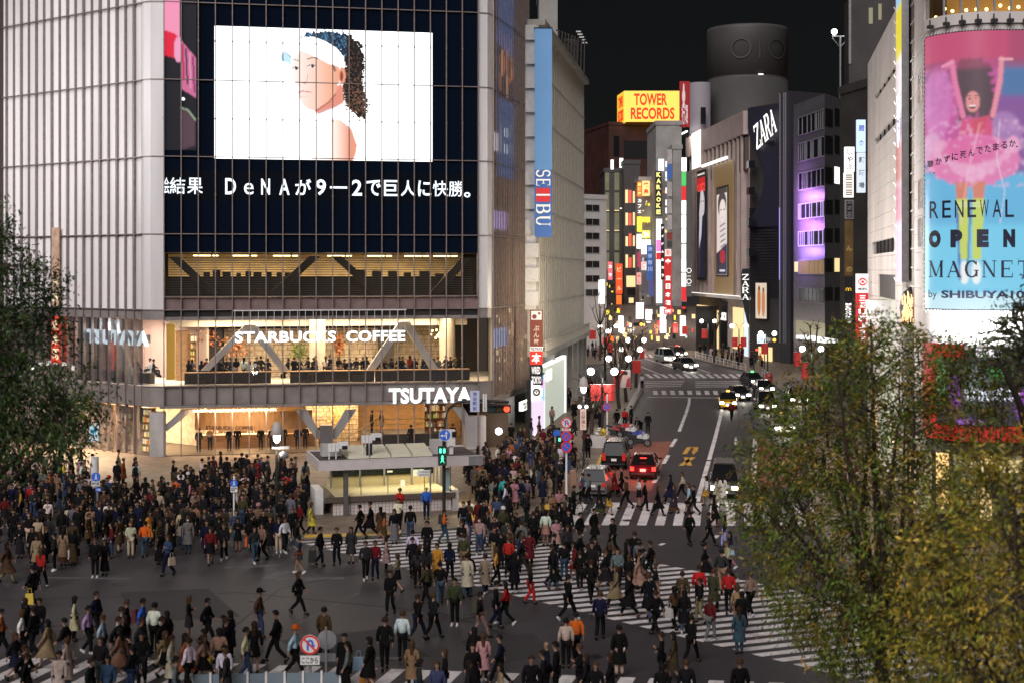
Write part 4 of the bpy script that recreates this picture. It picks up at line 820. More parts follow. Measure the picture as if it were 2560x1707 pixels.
# ---------------------------------------------------------------- buildings and signs along the street
def fsign(label, x0, y0, x1, y1, Y, m, text=None, tm=None, vert=False, bold=.03, th=.4, cat='sign', name='shop_sign', pad=.12, Y1=None):
    f = Fac(P(x0, HY, Y)[:2], P(x1, HY, Y1 or Y)[:2])
    return flat_sign(name, label, f, 0, f.L, f.z(x0, y1), f.z(x0, y0), 0, m, th, text, tm, vert, bold, pad, cat), f
L_wht = emi('sign panel white', (1, 1, .98), 1.7); L_cool = emi('sign panel cool', (.85, .95, 1), 1.3); L_red = emi('sign panel red', (.85, .03, .04), .8); L_dred = emi('sign panel dark red', (.30, .008, .012), .75); L_yel = emi('sign panel yellow', (1, .80, .06), 1.3); L_org = emi('sign panel orange', (1, .22, .03), .9); L_grn = emi('sign panel green', (.10, .70, .16), .8); L_pnk = emi('sign panel pink', (1, .25, .65), 1.0); L_blu = emi('sign panel blue', (.05, .13, .42), .6); L_amb = emi('sign panel amber', (1, .62, .22), 1.5)
T_wht = emi('sign letters white', (1, .97, .93), 1.5); T_red = emi('sign letters red', (.80, .035, .01), 1.0); T_blk = mat('sign letters black', (.012, .012, .012), .6); T_yel = emi('sign letters yellow', (1, .88, .25), 1.3)
W_warm = emi('window warm', (1, .72, .34), 1.1); W_red = emi('window red', (.9, .12, .08), .9); W_dim = emi('window dim', (.55, .50, .30), .35); W_cool = emi('window cool', (.75, .9, 1), .9)
# white office at the street's bend
t, f, _ = block('office_building', 'white office block with rows of dark windows behind the department store', 'building', 1440, 1516, 492, 236, 240, 18, M_wht)
wins(t, f, [(1464, y, 1498, y + 16) for y in (512, 547, 582, 617, 653, 689, 724)] + [(1444, y, 1460, y + 16) for y in (512, 547, 582)], frame=M_grey)
wins(t, f, [(1496, 700, 1512, 760)], L_wht)
# record shop tower with the big yellow sign
t, f, _ = block('shop_building', 'dark red-brown tower under the yellow roof sign, at the far end of the street', 'building', 1522, 1700, 312, 330, 334, 20, mat('red-brown facade', (.05, .016, .012), .6, var=.3, scale=.3))
wins(t, f, [(1560, 352, 1642, 396)], M_black, .06); wins(t, f, [(1534, 340, 1548, 392)], M_win)
ts, fy = fsign('big yellow TOWER RECORDS roof sign with red letters', 1560, 228, 1699, 305, 329, emi('roof sign yellow', (1, .62, .10), 1.25), th=.5, name='roof_sign')
zb_, zt_ = fy.z(1580, 305), fy.z(1580, 228); hh = zt_ - zb_; mb = MB(); q = lambda u, z, o: fy.p(u, z, .02 + o)
text_fit(mb, 'TOWER', q, fy.u(1585), fy.u(1668), zb_ + hh * .53, zb_ + hh * .92, .03, .05); text_fit(mb, 'RECORDS', q, fy.u(1577), fy.u(1686), zb_ + hh * .08, zb_ + hh * .46, .03, .05); mb.build('lettering', T_red, ts)
A_, B_ = P(1543, HY, 338), P(1560, HY, 329.3); f2 = Fac(A_[:2], B_[:2]); f2.box(MB(), 0, f2.L, zb_ - .2, zt_, -.4, 0).build('side_panel', emi('roof sign side', (1, .55, .05), 1.0), ts)
mb = MB(); text_fit(mb, 'TOWER', lambda u, z, o: f2.p(u, z, .02 + o), f2.L * .2, f2.L * .85, zb_ + hh * .52, zb_ + hh * .88, .02, .03); text_fit(mb, 'RECORDS', lambda u, z, o: f2.p(u, z, .02 + o), f2.L * .15, f2.L * .9, zb_ + hh * .06, zb_ + hh * .44, .02, .03); mb.build('side_lettering', T_red, ts)
# slim building with lit glass stair bays
t, f, _ = block('shop_building', 'slim dark building with stacked pale lit glass bays at the street bend', 'building', 1511, 1560, 424, 268, 268, 14, M_dkw)
r2 = random.Random(4)
wins(t, f, [(x, y, x + w, y + 44) for x, w in ((1513, 10), (1536, 12)) for y in (432, 482, 532, 582, 632)], mat('dim lit glass', (.10, .10, .07), .2, emit=(.5, .46, .26), es=.22, var=.4, scale=.5))
mb = MB(); [f.box(mb, f.u(x), f.u(x + w), f.z(x, y + 2), f.z(x, y), .02, .08) for x, w in ((1513, 10), (1536, 12)) for y in (526, 576)]; mb.build('light_line', W_warm, t)
wins(t, f, [(1524, 424, 1531, 424 + 2), (1550, 520, 1556, 523)], L_wht); wins(t, f, [(1527, 400, 1534, 424), (1549, 396, 1558, 420)], L_wht, .3)
SMALL = [(1513, 650, 1555, 760, 16, (t, f))]
# restaurant building glowing red
t, f, _ = block('restaurant_building', 'black building with red-lit restaurant windows stacked over the street', 'building', 1560, 1600, 404, 262, 262, 14, M_dkw)
for y in (474, 530, 582, 636):
    for x, w, m in ((1563, 7, W_warm), (1571, 8, W_red), (1582, 5, W_warm), (1588, 3, W_red)): wins(t, f, [(x + r2.uniform(0, 1), y + r2.uniform(0, 12), x + w, y + 34)], m)
wins(t, f, [(1566, 690, 1594, 718)], W_warm); wins(t, f, [(1572, 745, 1584, 758)], W_warm); wins(t, f, [(1568, 722, 1592, 738)], M_win)
t, f, _ = block('shop_building', 'grey-brown building stacked with hanging signs, left of the karaoke sign', 'building', 1598, 1640, 446, 254, 254, 14, M_grime)
SMALL.append((1600, 470, 1636, 750, 34, (t, f)))
fsign('orange lit sign hung high beside the red-lit restaurant', 1593, 455, 1604, 492, 252, L_org, '居酒屋', T_yel, True); fsign('amber lit sign with a dark side, near the top of the sign stack', 1606, 453, 1624, 490, 252.5, L_amb, '焼鳥', T_red, True)
fsign('oval grey sign under the orange sign', 1593, 494, 1605, 538, 252, mat('oval sign', (.2, .17, .16), .5), 'カフェ', T_wht, True); fsign('bright yellow lantern-like sign', 1593, 542, 1605, 580, 251.5, L_yel); fsign('yellow awning-like sign beside the yellow lantern sign', 1606, 543, 1625, 556, 252, L_yel)
fsign('yellow and white lit sign above the white panel', 1606, 577, 1625, 596, 252, L_yel, '24', T_wht); fsign('white glowing shop sign panel stepping below the yellow sign', 1592, 586, 1604, 622, 251.5, L_wht); fsign('larger white glowing sign panel beside the dark blue sign', 1604, 600, 1627, 636, 251, L_wht)
fsign('small magenta sign beneath the white sign panel', 1594, 632, 1602, 668, 251.5, emi('magenta dim', (.5, .05, .12), .7)); fsign('pink-white sign in the sign stack, lower', 1592, 682, 1603, 712, 251, emi('pink pale', (1, .55, .5), .7), 'めし', T_red, True); fsign('red-framed white sign beside the dark blue sign', 1604, 655, 1616, 676, 250.5, emi('white red', (1, .7, .62), 1.2), '酒', T_red)
fsign('dark blue vertical sign with pale characters', 1617, 613, 1633, 700, 250, L_blu, '渋谷市川 ', emi('pale blue', (.4, .5, .8), .8), True); fsign('blue and red narrow sign below the dark blue sign', 1621, 701, 1635, 742, 250, emi('blue red', (.12, .12, .35), .5))
fsign('pink signboard on the slim building', 1520, 655, 1531, 700, 258, emi('pink red', (1, .18, .2), 1.0), 'カラ', T_wht, True); fsign('orange-red vertical neon sign glowing at the street bend', 1540, 660, 1556, 735, 256, emi('neon orange', (1, .09, .02), 1.1), 'HUGE SALE'[::1].replace('HUGE SALE', 'ビール'), emi('neon light', (1, .45, .2), 1.5), True); fsign('orange lit vertical panel below the neon sign', 1541, 738, 1554, 812, 256, L_org)
# karaoke building
t, f, _ = block('shop_building', 'pale grey building rising behind the karaoke sign', 'building', 1640, 1704, 306, 246, 246, 16, M_grime)
wins(t, f, [(1646, 398, 1660, 428)], L_cool); wins(t, f, [(1664, y, 1667, y + 14) for y in (404, 430, 470, 500, 520)], L_wht)
SMALL.append((1655, 440, 1700, 740, 30, (t, f)))
fsign('vertical KARAOKE sign in yellow letters', 1639, 428, 1654, 540, 244, M_black, 'KARAOKE', T_yel, True, .05, name='karaoke_sign')
fsign('bright white tall sign with pink and red bands beside the red bank banner', 1641, 548, 1655, 758, 243, L_wht); fsign('pink band of the tall white sign', 1641, 600, 1652, 630, 242.6, L_pnk, th=.1); fsign('red band of the tall white sign', 1641, 632, 1652, 650, 242.5, L_red, th=.1)
fsign('black slanted lettering sign hung beside the tall white sign', 1652, 560, 1661, 700, 242.8, mat('sign black', (.02, .02, .02), .5), 'アイドル&カラ', T_wht, True)
fsign('red vertical bank banner with a white emblem and four characters', 1661, 642, 1679, 770, 233, emi('bank red', (.62, .02, .02), .8), '✿ 東日本銀', T_wht, True, name='bank_sign'); fsign('small white sign above the red bank banner', 1663, 624, 1678, 641, 233, emi('white red2', (1, .8, .75), 1.0), '銀行', T_red); fsign('small red sign below the red bank banner', 1660, 772, 1680, 786, 233, L_red, '大特価', T_wht)
t, f, _ = block('shop_building', 'narrow concrete building with open stairs between the signs', 'building', 1682, 1704, 366, 240, 240, 14, M_grime)
for i, (y, m, nm) in enumerate(((374, M_conc, 'topmost grey panel'), (412, L_blu, 'blue panel'), (455, M_conc, 'grey panel with a red square'), (498, M_conc, 'plain grey panel'), (538, M_conc, 'lower grey panel'), (582, mat('dull red', (.25, .04, .03), .5), 'dull red panel'), (602, M_dkw, 'dark panel'))): fsign(nm + ' in the sign ladder of the narrow concrete building', 1668, y, 1680, y + (36 if i < 5 else 18), 236, m)
fsign('dark red square roof sign of a bank with a white emblem', 1699, 204, 1725, 318, 246, L_dred, '♣\n行銀', emi('emblem white', (.8, .6, .6), .7), name='roof_sign', pad=.2)
mb = MB(); ty, fy_ = fsign('white ladder of lit sign panels beside the grey OIOI panel', 1703, 394, 1717, 755, 232, M_grey, name='sign_ladder')
for i, (y, m) in enumerate(((395, L_wht), (431, L_grn), (467, L_red), (502, L_wht), (538, L_wht), (574, L_wht), (611, emi('pale green', (.8, 1, .75), 1.4)), (646, L_wht), (683, L_wht), (719, L_red))): fy_.box(MB(), .06, fy_.L - .06, fy_.z(1703, y + 34), fy_.z(1703, y), .0, .05).build('lit_panel', m, ty)
mb = MB(); text_col(mb, 'マルイビル', lambda u, z, o: fy_.p(u, z, .06 + o), fy_.L / 2, fy_.L * .6, fy_.z(1703, 396), fy_.z(1703, 428), .03, .01); mb.build('lettering', T_blk, ty)
ty, fy_ = fsign('tall plain grey panel with OIOI rings at its foot', 1716, 430, 1729, 742, 231, mat('slate panel', (.085, .085, .08), .6), name='hanging_sign')
mb = MB()
for y, k in ((677, 1), (704, 1)): mb.ring(fy_.p(fy_.L / 2, fy_.z(1716, y), .02), fy_.n, .32, .40, .03, 20)
for y in (691, 714): fy_.box(mb, .12, fy_.L - .12, fy_.z(1716, y) - .03, fy_.z(1716, y) + .03, .02, .05)
mb.build('emblem', T_wht, ty)
# base storeys under all those signs: lit shopfronts
t, f, _ = block('shopfront_row', 'row of bright shopfronts at the end of the street under the sign stacks', 'building', 1500, 1740, 768, 250, 236, 6, M_dkw, parapet=False)
cols = [L_amb, W_warm, L_wht, L_red, W_cool, L_yel, L_org, W_warm]
cols += [M_black, M_win, W_dim, M_black]
for i in range(84):
    x = 1505 + r2.uniform(0, 225); y = r2.choice((772, 790, 806, 822, 836)) + r2.uniform(-5, 5); wins(t, f, [(x, y, x + r2.uniform(2, 9), y + r2.uniform(3, 15))], cols[r2.randrange(12)], .02 + .004 * (i % 40))
wins(t, f, [(1590, 757, 1606, 797), (1614, 774, 1628, 800), (1650, 768, 1663, 832), (1546, 790, 1556, 830), (1700, 790, 1712, 840)], L_wht, .3)
for x0, y0, x1, y1, n, tt in SMALL:
    for _ in range(n): x, y = r2.uniform(x0, x1), r2.uniform(y0, y1); wins(*tt, [(x, y, x + r2.uniform(1.5, 5), y + r2.uniform(2, 9))], cols[r2.randrange(12)], .03 + .004 * r2.randrange(30))
for i in range(8): lamp('shopfront_glow', f.p(f.L * (i + .5) / 8, 3.5, 3.0), 260, ((1, .75, .5), (1, .9, .8), (1, .5, .35))[i % 3], .6)
# ---- marui
A_ = Vector((32.4, 258)); B_ = Vector((35.5, 213)); Fm = Fac(A_, B_); ZM = 37.0
mar = thing('fashion_store', 'pinkish department store with tall fins, hanging posters and a round tower behind', 'building', (34, 235, 0)); M_mar = mat('pinkish stone', (.44, .35, .32), .7, var=.12, scale=.4)
mb = MB(); mb.prism([Fm.p(0, 0, 0)[:2], Fm.p(Fm.L, 0, 0)[:2], (46, 214), (50, 259)], 9.2, ZM); mb.build('wall', M_mar, mar)
mb = MB(); mb.prism([Fm.p(.5, 0, -1.5)[:2], Fm.p(Fm.L, 0, -1.5)[:2], (46, 214.5), (50, 258.5)], .1, 9.2); mb.build('lower_wall', M_conc, mar)
mb = MB()
for i in range(13): u = Fm.u(1740 + i * 10.4); Fm.box(mb, u - .35, u + .35, 9.3, ZM - 3.2, 0, .8)
mb.build('fin', M_mar, mar)
mb = MB(); Fm.box(mb, 0, Fm.L, ZM - 3.2, ZM + .3, 0, .9); mb.build('parapet', M_mar, mar)
for i in range(11):
    x = 1775 + i * 9; fxu = Fm.u(x); Fm.box(MB(), fxu, Fm.u(x + 6.5), ZM - 8.5, ZM - 3.6, .1, .5).build('recess_panel', mat('recess brown', (.10, .07, .055), .6), mar)
mb = MB(); Fm.box(mb, -.5, Fm.L + .3, 9.0, 9.5, -.5, 1.6); mb.build('awning', M_white, mar); mb = MB(); Fm.box(mb, 4, Fm.L, 9.50, 9.58, 1.3, 1.55); mb.build('awning_light', emi('awning glow', (1, .95, .85), 1.6), mar)
wins(mar, Fm, [(1866, y, 1872, y + 18) for y in (404, 470, 548, 622)], M_win, .82)
fl_ = Fac(Fm.p(.5, 0, -1.48)[:2], Fm.p(Fm.L, 0, -1.48)[:2])
for x0, x1, y0, y1, m in ((1742, 1775, 762, 868, W_warm), (1832, 1858, 768, 870, W_warm), (1800, 1818, 752, 870, M_black), (1778, 1796, 775, 880, W_warm), (1860, 1870, 775, 890, W_cool)): fl_.px(MB(), x0, y0, x1, y1, -.1, .05).build('shop_window', m, mar)
mb = MB(); text_fit(mb, 'OIOI', lambda u, z, o: fl_.p(u, z, .06 + o), fl_.u(1801), fl_.u(1816), fl_.z(1801, 800), fl_.z(1801, 780), .03, .03); mb.build('lettering', T_wht, mar)
lamp('facade_flood', Fm.p(6, ZM + 1, 3.5), 900, (1, .92, .84), 1.5, 'AREA', (R(40), 0, Fm.rz()), 1)
t = thing('flood_light', 'white floodlight bar on the store roof corner', 'lamp', Fm.p(1.0, ZM + .4, 1)); mb = MB(); Fm.box(mb, -.5, 5, ZM + 1.0, ZM + 1.25, 1.5, 1.8); mb.build('lamp_bar', L_wht, t); mb = MB(); [mb.tube([Fm.p(k, ZM + .3, .5), Fm.p(k, ZM + 1.2, 1.7)], .06, 5) for k in (0, 2, 4)]; mb.build('bracket', M_dark, t)
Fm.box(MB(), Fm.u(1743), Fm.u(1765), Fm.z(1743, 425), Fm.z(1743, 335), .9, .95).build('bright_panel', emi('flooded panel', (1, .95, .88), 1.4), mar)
for k in range(5): lamp('facade_uplight', Fm.p(4 + k * 9, 10.3, 2.8), 1500, (1, .80, .72), .8, 'SPOT', (R(172), 0, Fm.rz()))
def poster(label, f, x0, y0, x1, y1, o, draw, w, h, th=.15):
    t = thing('poster', label, 'poster', f.p(f.u((x0 + x1) / 2), f.z(x0, y1), o)); ua, ub, za, zb = f.u(x0, o), f.u(x1, o), f.z(x0, y0, o), f.z(x0, y1, o)
    f.box(MB(), ua, ub, zb, za, o - th, o).build('frame', M_dark, t); pc = Pic(0, 0, w, h, 1, (.7, .65, .62)); draw(pc)
    pc.mesh('poster_picture', lambda x, y: f.p(ua + (ub - ua) * (.04 + .92 * x / w), za + (zb - za) * (.02 + .96 * y / h), o + .02), M_pic, t); return t
def bw(p):
    p.c[:] = lin(40, 38, 50); p.poly([(0, 0), (40, 0), (40, 12), (0, 12)], lin(20, 18, 20)); p.poly([(2, 3), (38, 2), (38, 6), (2, 7)], lin(230, 220, 215)); p.poly([(0, 13), (40, 12), (40, 36), (0, 40)], lin(190, 30, 35))
    p.ell(22, 80, 15, 38, lin(205, 195, 198), 1); p.poly([(0, 45), (18, 45), (10, 110), (0, 190)], lin(28, 26, 36), 1); p.poly([(12, 100), (32, 104), (24, 150), (10, 190)], lin(200, 192, 200), 1); p.ell(20, 72, 3, 1.5, lin(40, 36, 40)); p.ell(31, 72, 3, 1.5, lin(40, 36, 40)); p.line([(24, 96), (30, 96)], 2, lin(120, 70, 70)); p.poly([(26, 110), (40, 100), (40, 260), (12, 260)], lin(24, 24, 44), 1)
def bw2(p):
    p.c[:] = lin(222, 208, 204); p.poly([(0, 0), (42, 0), (42, 12), (0, 14)], lin(60, 52, 52)); p.ell(22, 38, 17, 30, lin(70, 60, 62), 1); p.ell(24, 52, 13, 26, lin(236, 218, 212), 1); p.ell(18, 50, 3, 1.6, lin(50, 40, 40)); p.ell(30, 50, 3, 1.6, lin(50, 40, 40)); p.line([(20, 68), (28, 68)], 2, lin(150, 80, 80))
    for k in range(5): p.line([(14 + k, 88 + k * 12), (34, 82 + k * 12)], 3, lin(110, 90, 96), 1)
    p.poly([(0, 150), (42, 128), (42, 200), (0, 200)], lin(34, 32, 60), 1); p.ell(24, 158, 11, 16, lin(170, 30, 45), 1); p.line([(14, 190), (32, 190)], 5, lin(210, 205, 215))
poster('tall black and white poster of a person, topped by a red band', Fm, 1742, 430, 1764, 700, 1.0, bw, 40, 260)
fmq = lambda u, z, o: Fm.p(u, z, 1.03 + o); mb = MB(); text_fit(mb, 'US2', fmq, Fm.u(1744, 1), Fm.u(1763, 1), Fm.z(1744, 482, 1), Fm.z(1744, 462, 1), .03, .02); tt = thing('poster_lettering', 'red US2 lettering on the tall black and white poster', 'lettering', fmq(Fm.u(1750), 30, 0)); mb.build('lettering', emi('poster red', (.9, .05, .04), 1), tt)
Fm.px(MB(), 1786, 415, 1832, 742, .82, .98).build('gold_panel', mat('gold ribbed panel', (.34, .24, .13), .4, .4, var=.3, scale=3, stretch=(4, 4, .1), emit=(1, .6, .2), es=.10), mar)
poster('tall poster of a pale face with a red mark on a gold panel', Fm, 1791, 470, 1819, 692, 1.15, bw2, 42, 200)
mb = MB(); Fm.box(mb, Fm.u(1778), Fm.u(1842), Fm.z(1800, 412), Fm.z(1800, 406), 1.4, 1.7); mb.build('poster_lamp_bar', L_wht, mar)
M_cyl = mat('grey cylinder cladding', (.058, .055, .055), .6, var=.12, scale=.15)
Yc = 262; cx = (1868 - CX) / F * Yc; rr = 100 * Yc / F
tw = thing('round_tower', 'dark grey cylindrical tower with large round OIO emblem', 'tower', (cx, Yc, 30)); z_t = P(0, 58, Yc - rr)[2]; zr = P(0, 187, Yc - rr)[2]
MB().lathe([(rr, 22), (rr, zr - .4), (rr * .985, zr - .4), (rr * .985, zr + .3), (rr * 1.0, zr + .3), (rr, z_t - .6), (rr * .99, z_t), (.01, z_t + .3)], (cx, Yc, 0), 64).build('wall', M_cyl, tw)
def cylp(x, y, off=0): a = (x - 1868) / 100.0; a = math.asin(max(-.98, min(.98, a))); r_ = rr + off; return Vector((cx + r_ * math.sin(a), Yc - r_ * math.cos(a), H - (y - HY) * (Yc - rr) / F))
mb = MB()
for xc in (1838, 1925):
    for k in range(30):
        t0, t1 = 2 * math.pi * k / 30, 2 * math.pi * (k + 1) / 30
        def cr(t, r_): return cylp(xc + r_ * .9 * math.cos(t), 120 + r_ * math.sin(t), .25)
        p = [cr(t0, 22), cr(t0, 26), cr(t1, 26), cr(t1, 22)]; mb.poly(p)
mb.poly([cylp(1879, 95, .25), cylp(1883, 95, .25), cylp(1883, 146, .25), cylp(1879, 146, .25)]); mb.build('emblem', mat('emblem grey', (.045, .042, .04), .6), tw)
mb = MB(); mb.poly([cylp(1878, 185, .2), cylp(1890, 185, .2), cylp(1890, 188, .2), cylp(1878, 188, .2)]); mb.build('lit_window', L_wht, tw)
c2 = P(1750, HY, 256); r2_ = 26 * 256 / F; tw = thing('round_tower', 'smaller pale cylinder beside the dark round tower', 'tower', (c2.x, c2.y, 20)); MB().lathe([(r2_, 15), (r2_, P(0, 205, 254)[2]), (.01, P(0, 204, 254)[2])], (c2.x, c2.y, 0), 40).build('wall', mat('lilac grey cladding', (.26, .24, .27), .6), tw); MB().box(P(1758, 290, 253.2), (.9, .2, 3)).build('window', M_win, tw)
# ---- zara
Z0 = Vector((35.6, 212.9)); Z1 = Vector((39.3, 206.5)); Fz = Fac(Z0, Z1); zt = Fz.z(1880, 268)
za = thing('clothing_store', 'dark louvred store with a curved front and slanted ZARA letters', 'building', (38, 214, 0)); M_lou = mat('louvre dark', (.035, .036, .045), .4, .3, var=.3, scale=.4)
mb = MB(); mb.prism([Z0, Z1, (52, 212), (48, 220)], 0, zt); mb.build('wall', M_dkw, za)
mb = MB(); z = 9.5
while z < zt - 15: Fz.box(mb, .05, Fz.L, z, z + .16, .02, .22); z += .42
mb.build('louvre', M_lou, za)
def fold(n=14):
    mb = MB()
    for i in range(n):
        a, b = i / n, (i + 1) / n
        def e(t): return Fz.L * (.05 + .50 * math.sin(math.pi * min(1, t * 1.25)) ** 1.2)
        z_a, z_b = zt - 18 + 17.8 * a, zt - 18 + 17.8 * b; mb.hexa([Fz.p(e(a), z_a, .7), Fz.p(Fz.L, z_a, .3), Fz.p(Fz.L, z_a, .02), Fz.p(e(a), z_a, .02), Fz.p(e(b), z_b, .7), Fz.p(Fz.L, z_b, .3), Fz.p(Fz.L, z_b, .02), Fz.p(e(b), z_b, .02)])
    return mb.build('curved_screen', mat('navy screen', (.022, .022, .036), .5), za)
fold()
t = thing('lettering_sign', 'slanted white ZARA letters high on the dark store front', 'sign', Fz.p(3, Fz.z(1900, 385), 1))
sk_ = .16
def zq(u, z, o): s_ = (u - Fz.u(1893)) * .55; return Fz.p(u - (z - Fz.z(1900, 388)) * .22, z + s_, 1.0 + o)
mb = MB(); serif(mb, 'ZARA', zq, Fz.u(1905), Fz.u(1956), Fz.z(1900, 388), Fz.z(1900, 328), .04, 0, .05); mb.build('lettering', T_wht, t); mb = MB(); Fz.box(mb, Fz.u(1902), Fz.u(1945), Fz.z(1900, 362), Fz.z(1900, 358), .72, .95); mb.build('mounting_rail', M_dark, t)
f = Fac(P(1852, HY, 207)[:2], P(1874, HY, 207)[:2]); t = thing('blade_sign', 'black blade sign with white ZARA letters down its face', 'sign', f.p(.6, f.z(1860, 812), 0))
mb = MB(); mb.slab([f.p(.1, f.z(1860, 684), 0), f.p(.3, f.z(1860, 672), 0), f.p(f.L, f.z(1860, 672), 0), f.p(f.L, f.z(1860, 812), 0), f.p(f.L - .25, f.z(1860, 810), 0), f.p(.1, f.z(1860, 745), 0)], f.n * -.4); mb.build('panel', M_black, t)
mb = MB()
for i, ch in enumerate('ZARA'): serif(mb, ch, lambda u, z, o: f.p(u, z, .02 + o), .15, f.L - .1, f.z(1860, 700 + i * 16.6), f.z(1860, 686 + i * 16.6), .1, 0, .03)
mb.build('lettering', T_wht, t)
def fash(p): p.c[:] = lin(226, 205, 182); p.ell(14, 40, 7, 34, lin(190, 120, 70), 2); p.ell(31, 44, 7, 32, lin(200, 130, 80), 2); p.line([(22, 0), (22, 80)], 1.5, lin(240, 240, 235)); p.ell(14, 12, 4, 5, lin(90, 60, 45), 1); p.ell(31, 15, 4, 5, lin(120, 85, 60), 1)
poster('backlit fashion poster with two figures on the louvred store wall', Fz, 1888, 706, 1918, 798, .5, fash, 44, 80, .4)
t, f = fsign('small glowing ZARA sign above the store door', 1893, 836, 1914, 858, 204.5, L_cool, th=.1); mb = MB(); serif(mb, 'ZARA', lambda u, z, o: f.p(u, z, .01 + o), .1, f.L - .1, f.z(1893, 856), f.z(1893, 838), .1, 0, .02); mb.build('lettering', emi('zara blue', (.05, .08, .35), .8), t)
Fz.px(MB(), 1896, 866, 1930, 920, .03, .1).build('door', W_warm, za)
f = Fac(P(1950, HY, 205)[:2], P(1976, HY, 203)[:2]); t = thing('service_tower', 'narrow dark service tower with pipes between the louvred store and the office block', 'building', f.p(.8, 0, -2)); f.box(MB(), 0, f.L, 0, f.z(1950, 232), -6, 0).build('wall', mat('dark grey metal wall', (.05, .05, .055), .5, .3), t); mb = MB(); [f.box(mb, u, u + .08, 3, f.z(1950, 234), 0, .2) for u in (.05, .9, 1.3)]; mb.build('pipe', M_grey, t)
mb = MB(); f.box(mb, .12, .2, f.z(1950, 700), f.z(1950, 520), .2, .26); mb.build('violet_tube', emi('violet tube', (.5, .4, 1), 1.1), t)
# ---- office block lit violet
A_ = P(1984, HY, 193); B_ = P(2062, HY, 180); Fp = Fac(A_[:2], B_[:2]); zp = Fp.z(2060, 235)
pur = thing('office_building', 'grey office block whose middle storeys glow violet', 'building', (37, 188, 0)); M_off = mat('silver cladding', (.17, .17, .18), .45, .4, var=.12, scale=1.2)
mb = MB(); C_ = P(2112, HY, 187); mb.prism([A_[:2], B_[:2], C_[:2], (56, 205)], 0, zp); mb.build('wall', M_off, pur)
rows = [(274, 321), (342, 390), (421, 465), (503, 541), (575, 612), (650, 686), (723, 759)]
E_vl = emi('violet light edge', (.62, .45, 1), 1.0)
for i, (ya, yb) in enumerate(rows):
    m = M_win if i != 5 else mat('warm office glass', (.1, .07, .03), .2, emit=(1, .6, .2), es=.25)
    ua, ub, za_, zb2 = Fp.u(1997), Fp.u(2060), Fp.z(2060, yb), Fp.z(2060, ya); w = Fp.box(MB(), ua, ub, za_, zb2, -.1, .03).build('window', m, pur)
    mb = MB(); k = 0
    while k < 1: Fp.box(mb, ua + (ub - ua) * k - .05, ua + (ub - ua) * k + .05, za_, zb2, .03, .1); k += r2.choice((.05, .08, .16, .2))
    Fp.box(mb, ua, ub, za_ - .08, za_ + .04, .03, .12); Fp.box(mb, ua, ub, zb2 - .04, zb2 + .08, .03, .12); mb.build('frame', E_vl if i in (3, 4) else M_grey, w)
fpr = Fac(B_[:2], C_[:2])
for i, (ya, yb) in enumerate(rows):
    for x0, x1 in ((2063, 2082), (2087, 2099)): fpr.px(MB(), x0, ya - 4, x1, yb - 6, -.1, .03).build('window', L_wht if (i == 2 and x0 > 2080) else (W_warm if (i == 5 and x0 > 2080) else M_black), pur)
Fp.px(MB(), 1986, 655, 1996, 680, -.1, .03).build('window', W_warm, pur)
for z_, c in ((P(0, 545, 185)[2], (.60, .22, 1)), (P(0, 610, 185)[2], (.45, .25, 1)), (P(0, 470, 185)[2], (.65, .3, 1))): lamp('violet_flood', Fp.p(4.6, z_ - 1, 2.6), 800, c, 3, 'AREA', (R(100), 0, Fp.rz()), .5)
Fp.px(MB(), 1990, 838, 2062, 846, .1, 1.8).build('canopy', L_wht, pur); Fp.px(MB(), 1990, 800, 2062, 836, .02, .06).build('shop_window', W_dim, pur)
# ---- stacked signs between the office and the white store wall
t, f, _ = block('shop_building', 'dark narrow building carrying vertical signs beside the white store wall', 'building', 2100, 2182, 200, 135, 128, 2, M_dkw)
fsign('white lit vertical sign with grey characters, upper of the stack', 2113, 368, 2136, 430, 126, L_wht, 'しゃぶ', mat('sign grey', (.25, .2, .2), .6), True); fsign('white lit sign crowded with tiny lines, under the upper white sign', 2111, 432, 2134, 494, 126, emi('cream sign', (1, .98, .9), 1.3), '≡≡≡', mat('sign beige', (.55, .5, .42), .6), True)
fsign('blue-white lit sign panel near the white store wall', 2143, 300, 2164, 380, 120, emi('blue white', (.62, .78, 1), 1.1), '居食', emi('blue letters', (.1, .15, .6), .8), True); fsign('pale lit striped sign under the blue-white sign', 2144, 382, 2164, 482, 120, emi('pale striped', (.75, .85, .95), .9), '麺酒場', mat('grey-blue', (.2, .25, .3), .6), True)
fsign('grey sign with faint vertical letters under the crowded white sign', 2113, 500, 2134, 548, 125, mat('grey sign', (.22, .21, .22), .6), 'DINING', M_dark, True); fsign('brown and green banner with a gold squiggle, below the grey sign', 2113, 552, 2133, 690, 124, mat('brown banner', (.13, .075, .02), .6, var=.4, scale=1), '  ん の', emi('gold dim', (.5, .3, .1), .5), True)
t, f = fsign('black sign with a small yellow M above the glowing white strip', 2111, 694, 2131, 752, 122, M_black); mb = MB(); c = f.p(f.L / 2, f.z(2111, 722), .02)
for s_ in (-1, 1): mb.ring(c + f.d * s_ * .115 + Vector((0, 0, -.05)), f.n, .075, .115, .02, 14, 0, 180); [mb.slab([c + f.d * (s_ * .115 + k - .02) + Vector((0, 0, -.2)), c + f.d * (s_ * .115 + k + .02) + Vector((0, 0, -.2)), c + f.d * (s_ * .115 + k + .02) + Vector((0, 0, -.05)), c + f.d * (s_ * .115 + k - .02) + Vector((0, 0, -.05))], f.n * .02) for k in (-.095, .095)]
mb.build('emblem', emi('yellow mark', (1, .6, .02), 1.2), t)
t, f = fsign('black sign box with a glowing white strip of letters', 2111, 754, 2131, 812, 122, M_black, 'McDonald', T_wht, True, pad=.2)
